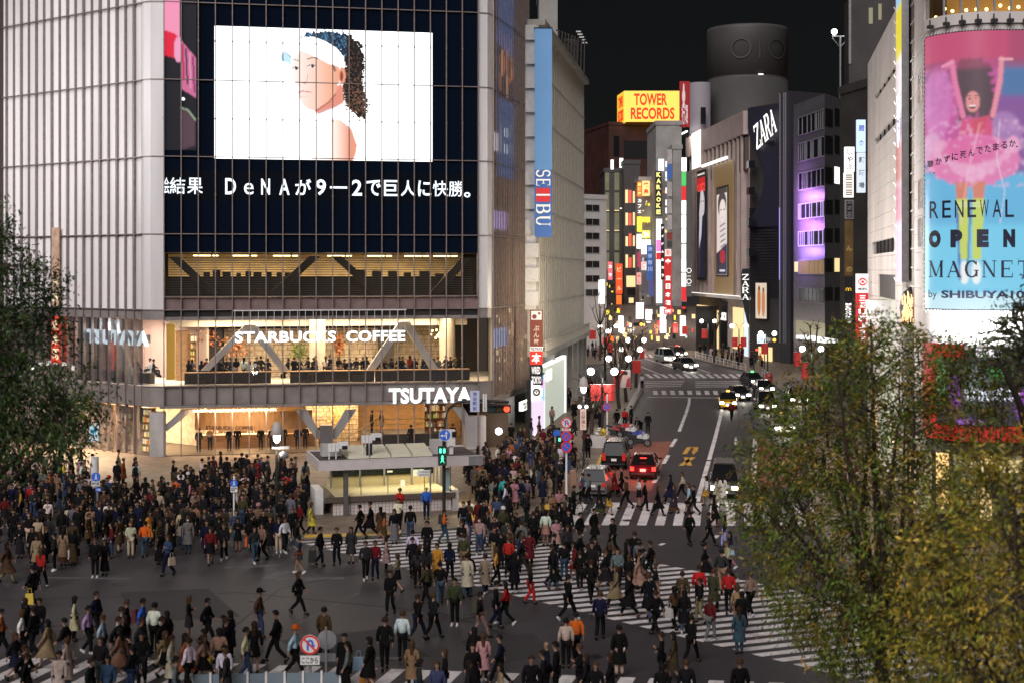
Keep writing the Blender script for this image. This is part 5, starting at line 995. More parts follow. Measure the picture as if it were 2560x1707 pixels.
t, f = fsign('white and red bank sign with a round red emblem', 2142, 685, 2171, 733, 108, emi('bank white', (1, .94, .92), .85)); c = f.p(f.L / 2, f.z(2142, 705), .02); mb = MB(); mb.ring(c, f.n, .0, .10, .02, 16); mb.ring(c, f.n, .19, .30, .02, 20, 20, 160); mb.ring(c, f.n, .19, .30, .02, 20, 200, 340); mb.ring(c, f.n, .30, .36, .02, 8, -20, 20); mb.ring(c, f.n, .30, .36, .02, 8, 160, 200); mb.build('emblem', emi('bank mark red', (.75, .02, .03), .8), t)
mb = MB(); text_fit(mb, 'MUFG', lambda u, z, o: f.p(u, z, .02 + o), .12, f.L - .12, f.z(2142, 726), f.z(2142, 720), .03, .01); mb.build('lettering', T_blk, t)
fsign('red vertical bank banner with white characters under the MUFG sign', 2142, 734, 2171, 860, 108, emi('bank red banner', (.70, .02, .03), .75), '三菱UFJ銀行', T_wht, True)
t = thing('crane_lights', 'pair of glaring white floodlights on a far rooftop frame', 'lamp', P(2102, 85, 200)); mb = MB(); mb.tube([P(2080, 92, 200), P(2122, 92, 200)], .12, 5); mb.tube([P(2080, 95, 200), P(2100, 120, 200), P(2122, 95, 200)], .1, 4); mb.tube([P(2101, 92, 200), P(2101, 260, 200)], .15, 4); mb.build('frame', M_grey, t)
for x in (2086, 2119): MB().ball(P(x, 80, 199.6), .42, 10, 6).build('lamp_head', emi('glare', (1, 1, 1), 12), t)
t, f, _ = block('office_building', 'dark tower with a pale edge behind the white store', 'building', 2122, 2260, -20, 150, 150, 2, M_dkw); f.px(MB(), 2122, -20, 2128, 160, .01, .1).build('pale_edge', M_grey, t); wins(t, f, [(2172, 20, 2182, 60), (2196, 10, 2204, 50)], W_dim)
# ---------------------------------------------------------------- white corner store on the right
def WX(Y): return 8.3 + .176 * Y
Fg = Fac((WX(112), 112), (WX(72.9), 72.9)); ZG = 29.7
mag = thing('corner_store', 'white panelled store whose round corner wears a giant colourful poster', 'building', (27, 90, 0))
M_pan = mat('white stone panel', (.66, .615, .585), .55, var=.12, scale=.5, stretch=(1, 1, .4))
mb = MB(); mb.prism([Fg.p(0, 0, -.25)[:2], Fg.p(Fg.L, 0, -.25)[:2], (25, 75), (60, 75), (60, 118), (30, 118)], 0, ZG); mb.build('core_wall', M_counter, mag)
def holes(u0, u1): return 0
WIN = [(2187, 2255, 240, 16), (2187, 2255, 348, 19), (2181, 2236, 607, 30)]      # x0, x1, top at x0, height in pixels
cuts = []
for x0, x1, y, h in WIN: cuts.append((Fg.u(x0), Fg.u(x1), Fg.z(x0, y + h), Fg.z(x0, y)))
cuts.append((Fg.u(2196), Fg.u(2238), 0.2, Fg.z(2196, 686)))
def wallrows(f, ua, ub, za, zb, cuts, name, m, parent, step=.95, o0=-.25, o1=0):
    mb = MB(); z = za; n = max(1, round((zb - za) / step)); st = (zb - za) / n
    zs = sorted({za + i * st for i in range(n + 1)} | {c[2] for c in cuts if za < c[2] < zb} | {c[3] for c in cuts if za < c[3] < zb})
    for z0_, z1_ in zip(zs, zs[1:]):
        zm = (z0_ + z1_) / 2; xs = [ua]
        for c in sorted(cuts):
            if c[2] < zm < c[3]: xs += [c[0], c[1]]
        xs.append(ub)
        for a, b in zip(xs[::2], xs[1::2]):
            if b - a > .02: f.box(mb, a, b, z0_ + (.022 if any(abs(z0_ - (za + i * st)) < 1e-4 for i in range(n + 1)) else 0), z1_, o0, o1)
    return mb.build(name, m, parent)
wallrows(Fg, 0, Fg.u(2255.5), .1, ZG, cuts, 'wall_panel', M_pan, mag); wallrows(Fg, Fg.u(2286), Fg.L, .1, ZG, [], 'wall_panel', M_pan, mag)
for a, b, c, d in cuts[:3]:
    w = Fg.box(MB(), a, b, c, d, -.2, -.14).build('window', M_win, mag); mb = MB(); n = 6
    for i in range(1, n): Fg.box(mb, a + (b - a) * i / n - .04, a + (b - a) * i / n + .04, c, d, -.14, -.08)
    mb.build('frame', M_dark, w)
a, b, c, d = cuts[3]; Fg.box(MB(), a, b, d - 1.6, d, -.2, -.1).build('recess', M_black, mag); Fg.box(MB(), a, b, .2, d - 1.6, -.2, -.12).build('recess', mat('recess pale', (.4, .42, .36), .4, emit=(.7, .8, .55), es=.25), mag)
MB().lathe([(1.1, d - 3.4), (1.2, d - 1.7), (.9, d - 1.7)], Fg.p((a + b) / 2 + .3, 0, .2), 16).build('lamp_hood', M_white, mag)
Fg.box(MB(), Fg.u(2273), Fg.u(2286), .1, ZG, -.25, -.1).build('cable_slot', M_brown, mag)
mb = MB(); z = 1
while z < ZG: Fg.box(mb, Fg.u(2274.5), Fg.u(2284.5), z, z + .06, -.1, -.02); z += 1.05
mb.build('cable_rung', M_grey, mag)
for y in (215, 480, 575): 
    q = Fg.z(2300, y); Fg.box(MB(), Fg.u(2296), Fg.u(2306), q - .9, q + .6, -.02, .02).build('window', M_win, mag)
t = thing('light_strip', 'tall narrow coloured light strip running up the white store wall', 'light', Fg.p(Fg.u(2264), 13, .3)); ua, ub = Fg.u(2257), Fg.u(2272); za_, zb2 = Fg.z(2264, 705), ZG + 3
Fg.box(MB(), ua, ub, za_, zb2, .0, .38).build('casing', M_grey, t)
pc = Pic(0, 0, 10, 100, 1, (1, 1, 1))
for y0, y1, c in ((0, 14, (250, 250, 235)), (10, 22, (150, 200, 245)), (20, 36, (232, 214, 60)), (36, 52, (225, 215, 220)), (52, 60, (150, 120, 165)), (60, 72, (190, 110, 110)), (72, 84, (205, 130, 160)), (84, 101, (250, 190, 240))): pc.poly([(0, y0), (11, y0), (11, y1), (0, y1)], lin(*c), 3)
pc.mesh('lit_picture', lambda x, y: Fg.p(ua + .03 + (ub - ua - .06) * x / 10, zb2 + (za_ - zb2) * y / 100, .40), M_pic, t)
mb = MB(); text_col(mb, 'MAGNET', lambda u, z, o: Fg.p(u, z, .41 + o), (ua + ub) / 2, (ub - ua) * .55, Fg.z(2264, 235), Fg.z(2264, 370), .03, .01); mb.build('lettering', mat('grey letters', (.25, .3, .3), .6), t)
mb = MB(); z = za_
while z < zb2: mb.tube([Fg.p(ua - .02, z, .38), Fg.p(ua - .1, z + .25, .5)], .03, 4); z += .8
mb.build('clip', M_white, t)
lamp('strip_glow', Fg.p(Fg.u(2264), 19, 1.4), 900, (1, .92, .88), 1, 'AREA', (R(90), 0, Fg.rz()), 14)
for k in range(3): lamp('wall_fill_light', Fg.p(6 + k * 13, 13, 10), 1150, (1, .91, .84), 2, 'AREA', (R(98), 0, Fg.rz()), 10)  # added lamps hung over the street to brighten the white wall
# round corner
RG = 2.6; TX, TY = 21.08, 72.6; CXg, CYg = TX + RG * .985, TY - RG * .173; YM = CYg - RG
def cyl(x, y, off=0.0):
    k = (x - CX) / F; z = H - (y - HY) * YM / F; Yf = YM - off
    if k * Yf >= CXg: return Vector((k * Yf, Yf, z))
    dx, dy = Vector((k, 1)).normalized(); b = dx * CXg + dy * CYg; c = CXg ** 2 + CYg ** 2 - (RG + off) ** 2; D = b * b - c
    t_ = b - math.sqrt(max(D, 0)); return Vector((dx * t_, dy * t_, z))
zc = lambda y: H - (y - HY) * YM / F
def corner_path(off=0.0, n=14):
    a0 = math.atan2(.173, -.985); pts = [(TX + 1.2 * .176 - off * .985, TY + 1.2 + off * .173)]
    for i in range(n + 1): a = a0 + (1.5 * math.pi - a0) * i / n; pts.append((CXg + (RG + off) * math.cos(a), CYg + (RG + off) * math.sin(a)))
    return pts + [(48, YM - off)]
def ringwall(name, m, z0, z1, off, parent=mag, th=.25, cap=True):
    o_, i_ = corner_path(off), corner_path(off - th); mb = MB(); n = len(o_); vs = []
    for (a, b), (c, d) in zip(o_, i_): vs += [(a, b, z0), (a, b, z1), (c, d, z1), (c, d, z0)]
    mb.add(vs, [(4 * i + j, 4 * i + 4 + j, 4 * i + 4 + (j + 1) % 4, 4 * i + (j + 1) % 4) for i in range(n - 1) for j in range(4)] + [(0, 1, 2, 3), (4 * n - 4, 4 * n - 3, 4 * n - 2, 4 * n - 1)])
    return mb.build(name, m, parent)
ringwall('round_wall', M_pan, 9.6, 25.9, 0); ringwall('ring_parapet', M_pan, zc(58), zc(30), .12); ringwall('floor_ring', mat('steel ring', (.4, .36, .33), .4, .5), zc(852), zc(846), .2)
ringwall('inner_wall', mat('restaurant warm wall', (.40, .24, .09), .7, emit=(1, .55, .16), es=.22, var=.4, scale=.6), 22, 33, -1.2)
pth = corner_path(-.1); MB().add([(a, b, z) for a, b in pth for z in (zc(30), zc(-60))], [(2 * i, 2 * i + 2, 2 * i + 3, 2 * i + 1) for i in range(len(pth) - 1)]).build('restaurant_window', glass('restaurant glass', (1, .9, .7), .06), mag)
mb = MB()
for x in range(2318, 2700, 42): c = cyl(x, 0, -.05); mb.box((c.x, c.y, zc(-5)), (.1, .1, 1.5))
mb.build('mullion', M_grey, mag); ringwall('roof_ring', M_pan, zc(-45), zc(-80), .2)
r2 = random.Random(6)
for k in range(9): MB().ball(cyl(2335 + k * 27 + r2.uniform(-8, 8), r2.uniform(0, 24), -.5), .09, 8, 5).build('bulb', emi('warm bulb2', (1, .75, .35), 5), mag)
for k in range(7):
    mb = MB(); c = cyl(2325 + k * 40, 60, .3); mb.tube([c, c + Vector((0, 0, .45))], .04, 5); mb.box(c + Vector((0, -.05, .1)), (.3, .2, .16)); mb.build('poster_lamp', M_dark, mag)
# the poster
post = thing('billboard', 'giant curved pink and blue poster of a jumping woman in a pink dress', 'billboard', cyl(2430, 775)); mb = MB()
px0, px1, py0, py1 = 2312, 2700, 78, 775
vs = []; N = 40
for i in range(N + 1): x = px0 - 2 + (px1 - px0 + 4) * i / N; vs += [cyl(x, py0 - 3, .16), cyl(x, py1 + 3, .16)]
mb.add(vs, [(2 * i, 2 * i + 2, 2 * i + 3, 2 * i + 1) for i in range(N)]); mb.build('backing', M_dark, post)
pc = Pic(px0, py0, px1, py1, 2, lin(90, 180, 225)); X, Yp = pc.X, pc.Y; nz = pc.blur(nrs.rand(*X.shape), 10); nz = (nz - nz.min()) / (nz.max() - nz.min()); nz2 = pc.blur(nrs.rand(*X.shape), 25); nz2 = (nz2 - nz2.min()) / (nz2.max() - nz2.min())
pc.put(Yp < 430, np.array(lin(60, 110, 165)), 30); pc.put((Yp < 400) & (X < 2500), np.array(lin(196, 70, 150)), 24); pc.put((Yp > 240) & (Yp < 430) & (X > 2480), np.array(lin(130, 70, 150)), 25); pc.ell(2335, 175, 40, 110, lin(30, 30, 80), 20, .5)
pc.put((Yp > 560), np.array(lin(110, 205, 240)), 40); pc.put(Yp < 150, np.array(lin(222, 62, 120)), 6); pc.put((Yp < 160) & (X > 2520), np.array(lin(150, 40, 90)), 20, .7)
pc.put((nz > .5) & (Yp > 160) & (Yp < 420) & (X < 2420), np.array(lin(228, 130, 195)), 5, .75); pc.put((nz2 > .55) & (Yp > 300) & (Yp < 430) & (X > 2470), np.array(lin(196, 150, 200)), 6, .8)
pc.ell(2345, 250, 34, 95, lin(214, 120, 190), 12, .8); pc.ell(2330, 370, 26, 45, lin(225, 170, 210), 8, .8); pc.ell(2510, 340, 45, 60, lin(180, 130, 190), 10, .7)
pc.put(inpoly(X + (nz - .5) * 40, Yp + (nz2 - .5) * 30, [(2402, 150), (2384, 195), (2396, 245), (2398, 312), (2424, 290), (2442, 292), (2468, 316), (2486, 268), (2484, 215), (2474, 165), (2452, 146)]), np.array(lin(44, 14, 28)), 5, .94); pc.put((Yp < 172), np.array(lin(170, 45, 95)), 14, .55)
pc.line([(2368, 158), (2380, 152), (2388, 205), (2408, 290)], 13, lin(232, 120, 165), 2); pc.line([(2356, 160), (2382, 152)], 7, lin(240, 150, 180), 1); pc.line([(2504, 150), (2500, 205), (2482, 290)], 13, lin(236, 140, 160), 2); pc.line([(2500, 149), (2530, 150)], 6, lin(240, 170, 180), 1)
pc.poly([(2404, 296), (2436, 300), (2474, 290), (2482, 320), (2470, 400), (2412, 400), (2400, 330)], lin(214, 60, 120), 4); pc.poly([(2430, 300), (2470, 292), (2452, 360), (2440, 398)], lin(206, 40, 84), 3)
pc.ell(2432, 255, 18, 26, lin(226, 140, 140), 2); pc.ell(2424, 247, 3.5, 1.8, lin(60, 20, 30)); pc.ell(2440, 246, 3.5, 1.8, lin(60, 20, 30)); pc.line([(2418, 241), (2428, 239)], 2, lin(80, 30, 40)); pc.line([(2435, 239), (2446, 241)], 2, lin(80, 30, 40)); pc.ell(2431, 268, 8, 5, lin(110, 16, 30)); pc.line([(2424, 265), (2438, 265)], 2.4, lin(250, 235, 235)); pc.line([(2432, 250), (2429, 259), (2433, 260)], 1.5, lin(180, 90, 100), 0, .7)
pc.put(((X - 2436) / 118) ** 2 + ((Yp - 402) / 68) ** 2 < .7 + .5 * nz, np.array(lin(226, 120, 178)), 4); [pc.ell(2345 + k * 21, 440 - 14 * abs(k - 4.3) ** 1.1, 15, 22, lin(236, 160, 200), 3) for k in range(10)]; pc.ell(2430, 375, 80, 34, lin(222, 90, 160), 8, .8)
for x0_ in (2388, 2430): pc.poly([(x0_, 455), (x0_ + 34, 455), (x0_ + 28, 505), (x0_ + 4, 505)], lin(214, 120, 96), 2)
for x0_, x1_ in ((2391, 2398), (2432, 2428)): pc.poly([(x0_, 498), (x0_ + 30, 498), (x1_ + 24, 650), (x1_ + 3, 650)], lin(196, 214, 84), 1); [pc.line([(x0_, 508 + 8 * k), (x0_ + 30, 508 + 8 * k)], 3.4, lin(240, 244, 214), 1) for k in range(2)]; pc.ell(x1_ + 13, 682, 13, 30, lin(238, 244, 244), 2)
pc.line([(2393, 520), (2400, 700)], 5, lin(30, 90, 180), 2); pc.line([(2426, 520), (2418, 690)], 4, lin(30, 90, 150), 2); pc.line([(2500, 300), (2492, 400), (2512, 480), (2500, 560)], 3, lin(240, 220, 240), 1, .6); pc.line([(2450, 310), (2420, 430), (2402, 560)], 4, lin(250, 200, 210), 2, .5)
pc.put(Yp > 735, np.array(lin(214, 245, 252)), 14, .8); pc.put((nz > .56) & (Yp > 300) & (Yp < 470), np.array(lin(240, 190, 220)), 3, .45)
for k in range(3): pc.c[..., k] = pc.blur(pc.c[..., k], 1)
pc.c = pc.c * .86 + .05
pc.mesh('poster_picture', lambda x, y: cyl(x, y, .2), M_pic, post)
ink = mat('poster ink', (.012, .012, .03), .5); mb = MB(); q = lambda x, y, o: cyl(x, -y, .23 + o)
def ptext(body, x0, x1, y0, y1, bold=.02): text_fit(mb, body, q, x0, x1, -y1, -y0, bold, .01)
for i, ch in enumerate('RENEWAL'): ptext(ch, 2324 + i * 31.5, 2346 + i * 31.5, 500, 544, .005)
for ch, x in zip('OPEN', (2322, 2376, 2442, 2508)): ptext(ch, x, x + 30, 574, 619, .09)
ptext('by', 2321, 2342, 727, 752, .0); ptext('SHIBUYA109', 2353, 2582, 727, 747, .035)
serif(mb, 'MAGNET', q, 2322, 2580, -694, -652, .22, 0, .01)
for i, ch in enumerate('聴かずに死んでたまるか'): x = 2318 + i * 20.5; y = 404 - i * 4.4; ptext(ch, x, x + 16, y - 9, y + 9, .02)
mb.slab([q(2334, -430, 0), q(2334, -427, 0), q(2545, -366, 0), q(2545, -369, 0)], (0, -.01, 0)); mb.build('lettering', ink, post)
mb = MB(); y = py0
while y < py1: mb.tube([cyl(px0 - 1, y, .22), cyl(px0 - 7, y + 5, .05)], .025, 4); y += 12
x = px0
while x < px1: mb.tube([cyl(x, py0 - 1, .22), cyl(x + 4, py0 - 10, .12)], .02, 4); mb.tube([cyl(x, py1 + 1, .22), cyl(x + 4, py1 + 10, .1)], .02, 4); x += 8
mb.build('lacing', M_white, post)
for k in range(3): lamp('poster_underlight', cyl(2350 + k * 80, 858, 1.2), 420, (.92, .97, 1), .6, 'AREA', (R(170), 0, 0), .4)
# lower storeys of the round corner
ringwall('lower_wall', M_dkw, .1, zc(868), -.1)
rf = thing('lit_frame', 'broad red frame around a violet and green lit window below the poster', 'sign', cyl(2430, 1100)); mb = MB()
def cpatch(mb, x0, y0, x1, y1, off, n=8):
    vs = []
    for i in range(n + 1): x = x0 + (x1 - x0) * i / n; vs += [cyl(x, y0, off), cyl(x, y1, off), cyl(x, y0, off - .12), cyl(x, y1, off - .12)]
    mb.add(vs, [f for i in range(n) for f in ((4 * i, 4 * i + 4, 4 * i + 5, 4 * i + 1), (4 * i, 4 * i + 2, 4 * i + 6, 4 * i + 4), (4 * i + 1, 4 * i + 5, 4 * i + 7, 4 * i + 3))] + [(0, 1, 3, 2), (4 * n, 4 * n + 2, 4 * n + 3, 4 * n + 1)])
cpatch(mb, 2306, 862, 2340, 1105, .1); cpatch(mb, 2340, 1066, 2620, 1105, .1, 12); cpatch(mb, 2340, 862, 2410, 896, .1); mb.build('red_border', emi('frame red', (.55, .02, .015), .7), rf)
pc = Pic(2340, 896, 2620, 1066, 4, lin(60, 54, 60)); pc.ell(2352, 960, 16, 60, lin(120, 170, 110), 6, .8); pc.ell(2390, 980, 16, 40, lin(150, 60, 190), 4); pc.ell(2440, 960, 40, 50, lin(120, 130, 130), 8); pc.ell(2500, 930, 30, 20, lin(80, 150, 90), 6); pc.ell(2560, 1010, 20, 40, lin(180, 90, 220), 5); pc.ell(2430, 1056, 40, 8, lin(170, 100, 210), 3)
for x in range(2412, 2548, 7): pc.line([(x, 972 + (x * 7) % 5), (x + 4, 986)], 3, (1.6, 1.6, 1.8)); pc.line([(x, 992), (x + 3, 1000 - (x * 3) % 6)], 3, (1.4, 1.4, 1.7))
pc.mesh('lit_picture', lambda x, y: cyl(x, y, -.05), M_pic, rf)
mb = MB(); cpatch(mb, 2440, 872, 2505, 893, .05, 6); mb.build('white_lights', emi('white lights', (1, .95, 1), 1.6), rf)
for k, (x0, x1, c) in enumerate(((2300, 2330, W_dim), (2340, 2372, L_amb), (2384, 2440, W_dim), (2450, 2480, W_warm), (2524, 2600, W_dim))): mb = MB(); cpatch(mb, x0, 1140, x1, 1300, 0, 5); mb.build('shop_window', c, mag)
mb = MB(); cpatch(mb, 2420, 1150, 2600, 1180, .15, 8); mb.build('shop_sign_band', emi('band yellow', (1, .8, .4), 1.0), mag)
for k, (a, b, m) in enumerate(((1, 5, W_dim), (7, 9, L_amb), (22, 24, W_warm), (27, 31, W_dim), (33, 35, L_amb))): Fg.box(MB(), a, b, .3, 3.6, .0, .06).build('shop_window', m, mag)
lamp('corner_shop_glow', (20, 72, 3), 300, (1, .85, .6), 2); lamp('corner_shop_glow', (22.5, 95, 3), 300, (1, .8, .55), 2)
t = thing('light_tree', 'amber glittering oval light ornament at the foot of the white wall', 'ornament', P(2270, 800, 80)); mb = MB(); r2 = random.Random(8)
for k in range(70): mb.box(P(2270 + r2.gauss(0, 8), 762 + r2.uniform(-24, 40), 79 + r2.uniform(-.3, .3)), (.05, .05, r2.uniform(.15, .5)))
mb.build('light_string', emi('amber glints', (1, .62, .30), 1.6), t); mb = MB(); mb.lathe([(.01, -1.2), (.5, -.9), (.62, 0), (.45, .9), (.01, 1.2)], P(2276, 770, 80.2), 12); mb.build('backing', M_black, t)

# ---------------------------------------------------------------- street furniture
def pole_thing(name, label, cat, g, h, r=.05, m=M_grey, group=None):
    t = thing(name, label, cat, g, group); mb = MB(); mb.tube([(g.x, g.y, g.z), (g.x, g.y, h)], r, 10); mb.build('pole', m, t); return t
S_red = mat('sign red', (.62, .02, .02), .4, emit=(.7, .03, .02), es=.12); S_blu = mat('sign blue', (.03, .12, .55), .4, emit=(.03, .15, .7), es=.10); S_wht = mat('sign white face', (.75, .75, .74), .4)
def disc_face(t, c, r, kind, n=(0, -1, 0)):
    n = Vector(n).normalized()
    if kind == 'noturn':
        MB().disc(c, n, r, .03).build('plate', S_wht, t); MB().ring(c + n * .03, n, r * .80, r * .98, .01).build('red_ring', S_red, t)
        e = n.cross(Vector((0, 0, 1))) * -1; P2 = lambda a, b: c + n * .045 + e * a * r + Vector((0, 0, b * r)); mb = MB()
        pts = [(-.22, -.55), (-.22, .2), (-.12, .42), (.1, .46), (.26, .3), (.28, -.05)]
        for (a, b), (c_, d_) in zip(pts, pts[1:]):
            v = Vector((c_ - a, d_ - b)).normalized().orthogonal() * .10; mb.slab([P2(a - v.x, b - v.y), P2(c_ - v.x, d_ - v.y), P2(c_ + v.x, d_ + v.y), P2(a + v.x, b + v.y)], n * .006)
        mb.slab([P2(.02, -.02), P2(.55, -.02), P2(.28, -.38)], n * .008); mb.build('blue_arrow', S_blu, t)
        MB().slab([P2(-.62, .50), P2(-.50, .62), P2(.62, -.50), P2(.50, -.62)], n * .012).build('red_bar', S_red, t)
    elif kind in ('nopark', 'nostop'):
        MB().disc(c, n, r, .03).build('plate', S_blu, t); MB().ring(c + n * .03, n, r * .78, r, .01).build('red_ring', S_red, t)
        e = n.cross(Vector((0, 0, 1))) * -1; P2 = lambda a, b: c + n * .035 + e * a * r + Vector((0, 0, b * r)); mb = MB(); mb.slab([P2(-.62, .50), P2(-.50, .62), P2(.62, -.50), P2(.50, -.62)], n * .010); mb.build('red_bar', S_red, t)
        if kind == 'nostop': mb = MB(); mb.slab([P2(.62, .50), P2(.50, .62), P2(-.62, -.50), P2(-.50, -.62)], n * .013); mb.build('red_bar', S_red, t)
    elif kind == 'ped':
        MB().disc(c, n, r, .03).build('plate', S_blu, t); P2 = lambda a, b: c + n * .035 + Vector((a * r, 0, b * r)); mb = MB(); mb.disc(P2(.05, .52), n, r * .16, .006, 10); mb.slab([P2(-.14, .32), P2(.18, .32), P2(.2, -.1), P2(.34, -.62), P2(.2, -.64), P2(.03, -.2), P2(-.16, -.64), P2(-.3, -.6), P2(-.12, -.1)], n * .006); mb.build('figure_mark', S_wht, t)
    elif kind == 'arrows':
        MB().disc(c, n, r, .03).build('plate', S_blu, t); MB().ring(c + n * .03, n, r * .93, r * .99, .005).build('rim', S_wht, t); P2 = lambda a, b: c + n * .035 + Vector((a * r, 0, b * r)); mb = MB()
        mb.slab([P2(.18, -.6), P2(.36, -.6), P2(.36, .3), P2(.18, .3)], n * .006); mb.slab([P2(.02, .28), P2(.52, .28), P2(.27, .72)], n * .008); mb.slab([P2(-.35, -.15), P2(.18, -.15), P2(.18, .02), P2(-.35, .02)], n * .007); mb.slab([P2(-.34, -.32), P2(-.34, .19), P2(-.76, -.06)], n * .009); mb.build('arrow_mark', S_wht, t)
    else:
        MB().disc(c, n, r, .02).build('plate', M_grey, t)
def plate(t, c, w, h, m, text=None, tm=T_blk, vert=False, th=.03, rot=0):
    c = Vector(c); MB().box(c, (w, th, h)).build('plate', m, t)
    if text:
        mb = MB(); q = lambda u, z, o: c + Vector((u, -th / 2 - .004 - o, z))
        if vert: text_col(mb, text, q, 0, w * .75, h * .46, -h * .46, .02, .004)
        else: text_fit(mb, text, q, -w * .42, w * .42, -h * .34, h * .34, .02, .004)
        mb.build('lettering', tm, t)
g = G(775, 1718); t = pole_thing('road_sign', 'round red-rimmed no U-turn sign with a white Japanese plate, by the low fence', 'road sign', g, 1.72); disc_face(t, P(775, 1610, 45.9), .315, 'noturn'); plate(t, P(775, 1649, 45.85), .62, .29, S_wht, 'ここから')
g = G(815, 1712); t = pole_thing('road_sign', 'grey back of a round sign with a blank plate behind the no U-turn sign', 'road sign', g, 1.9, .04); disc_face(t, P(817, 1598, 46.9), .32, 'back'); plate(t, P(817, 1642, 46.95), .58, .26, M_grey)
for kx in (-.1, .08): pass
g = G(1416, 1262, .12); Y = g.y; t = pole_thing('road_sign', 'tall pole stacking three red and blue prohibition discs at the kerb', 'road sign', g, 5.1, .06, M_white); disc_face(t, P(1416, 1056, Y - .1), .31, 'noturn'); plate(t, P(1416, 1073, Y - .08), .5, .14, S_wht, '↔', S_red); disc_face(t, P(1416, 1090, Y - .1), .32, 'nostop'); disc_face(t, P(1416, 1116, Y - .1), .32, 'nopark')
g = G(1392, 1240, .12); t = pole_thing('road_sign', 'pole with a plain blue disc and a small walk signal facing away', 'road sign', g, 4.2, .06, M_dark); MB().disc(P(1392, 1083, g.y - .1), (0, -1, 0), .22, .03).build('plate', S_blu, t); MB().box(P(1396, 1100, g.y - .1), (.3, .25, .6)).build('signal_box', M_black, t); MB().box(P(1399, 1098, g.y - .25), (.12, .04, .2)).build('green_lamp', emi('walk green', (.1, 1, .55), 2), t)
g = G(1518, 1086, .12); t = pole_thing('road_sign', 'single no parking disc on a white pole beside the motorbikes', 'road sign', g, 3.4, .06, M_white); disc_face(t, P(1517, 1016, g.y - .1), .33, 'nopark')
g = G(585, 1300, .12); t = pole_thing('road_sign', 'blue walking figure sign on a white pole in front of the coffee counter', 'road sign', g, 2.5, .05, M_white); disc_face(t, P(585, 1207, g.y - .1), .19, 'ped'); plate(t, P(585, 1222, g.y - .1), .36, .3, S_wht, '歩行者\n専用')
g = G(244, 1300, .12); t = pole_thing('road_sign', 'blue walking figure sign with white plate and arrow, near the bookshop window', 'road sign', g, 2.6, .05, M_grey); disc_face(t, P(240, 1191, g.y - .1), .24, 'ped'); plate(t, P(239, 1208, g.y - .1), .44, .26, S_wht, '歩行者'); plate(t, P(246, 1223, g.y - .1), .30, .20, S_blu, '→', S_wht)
# walk signal, blue arrows and the signal arm
g = G(1110, 1292, .12); Y = g.y; t = pole_thing('traffic_signal', 'dark signal pole with a curved arm carrying a red traffic light over the kiosk', 'traffic signal', g, P(0, 1082, Y)[2], .10, M_dark)
arm = [P(1111, 1082, Y), P(1112, 1050, Y), P(1122, 1020, Y), P(1146, 1004, Y), P(1200, 1000, Y), P(1272, 1004, Y)]; MB().tube(arm, .075, 8).build('arm', M_dark, t)
mb = MB(); c = P(1249, 1021, Y - .12); mb.box(c, (1.2, .25, .44)); [mb.lathe([(.19, -.16), (.20, 0), (.15, 0)], c + Vector((-.39 + .39 * k, -.2, 0)), 12) for k in ()]; mb.build('signal_head', M_black, t)
for k, m in ((0, mat('unlit green', (.02, .05, .045), .3)), (1, mat('unlit amber', (.07, .04, .01), .3)), (2, emi('signal red', (1, .05, .02), 4))): MB().disc(c + Vector((-.39 + .39 * k, -.15, 0)), (0, -1, 0), .16, .03, 18).build('signal_lens', m, t)
mb = MB()
for k in range(3): mb.slab([c + Vector((-.39 + .39 * k - .19, -.13, .1)), c + Vector((-.39 + .39 * k + .19, -.13, .1)), c + Vector((-.39 + .39 * k + .16, -.42, .2)), c + Vector((-.39 + .39 * k - .16, -.42, .2))], (0, 0, .02))
mb.build('signal_hood', M_dark, t)
t2 = thing('road_sign', 'round blue sign with straight and left arrows on the signal pole', 'road sign', P(1112, 1087, Y - .3)); disc_face(t2, P(1112, 1087, Y - .3), .32, 'arrows'); MB().box(P(1112, 1087, Y - .18), (.1, .2, .1)).build('bracket', M_dark, t2)
t2 = thing('walk_signal', 'green lit walk signal box on the dark signal pole by the kiosk', 'traffic signal', P(1107, 1160, Y - .3)); MB().box(P(1106, 1138, Y - .35), (.46, .3, 1.04)).build('signal_box', mat('signal dark green', (.01, .03, .02), .5), t2); mb = MB(); cc = P(1106, 1138, Y - .52)
for k in (-.1, .1): mb.box(cc + Vector((k, 0, .26)), (.12, .03, .24))
mb.build('countdown_mark', emi('walk green', (.1, 1, .55), 2.2), t2); mb = MB(); mb.disc(cc + Vector((0, 0, -.04)), (0, -1, 0), .055, .03, 10); mb.slab([cc + Vector((-.08, 0, -.11)), cc + Vector((.08, 0, -.11)), cc + Vector((.04, 0, -.24)), cc + Vector((.12, 0, -.40)), cc + Vector((0, 0, -.28)), cc + Vector((-.12, 0, -.40)), cc + Vector((-.04, 0, -.24))], (0, -.03, 0)); mb.build('walking_mark', emi('walk green', (.1, 1, .55), 2.2), t2)
t2 = thing('name_plate', 'pale blue vertical plate reading 渋谷駅前 hanging from the signal arm', 'sign', P(1187, 1028, Y - .1)); plate(t2, P(1187, 1002, Y - .2), .5, 1.14, mat('plate pale blue', (.52, .56, .72), .5), '渋谷駅前', mat('plate blue letters', (.06, .10, .35), .5), True)
t2 = thing('name_plate', 'narrow white vertical plate beside the red traffic light', 'sign', P(1212, 1028, Y - .1)); plate(t2, P(1212, 1006, Y - .2), .22, .94, S_wht, 'スクランブル交差点', T_blk, True)
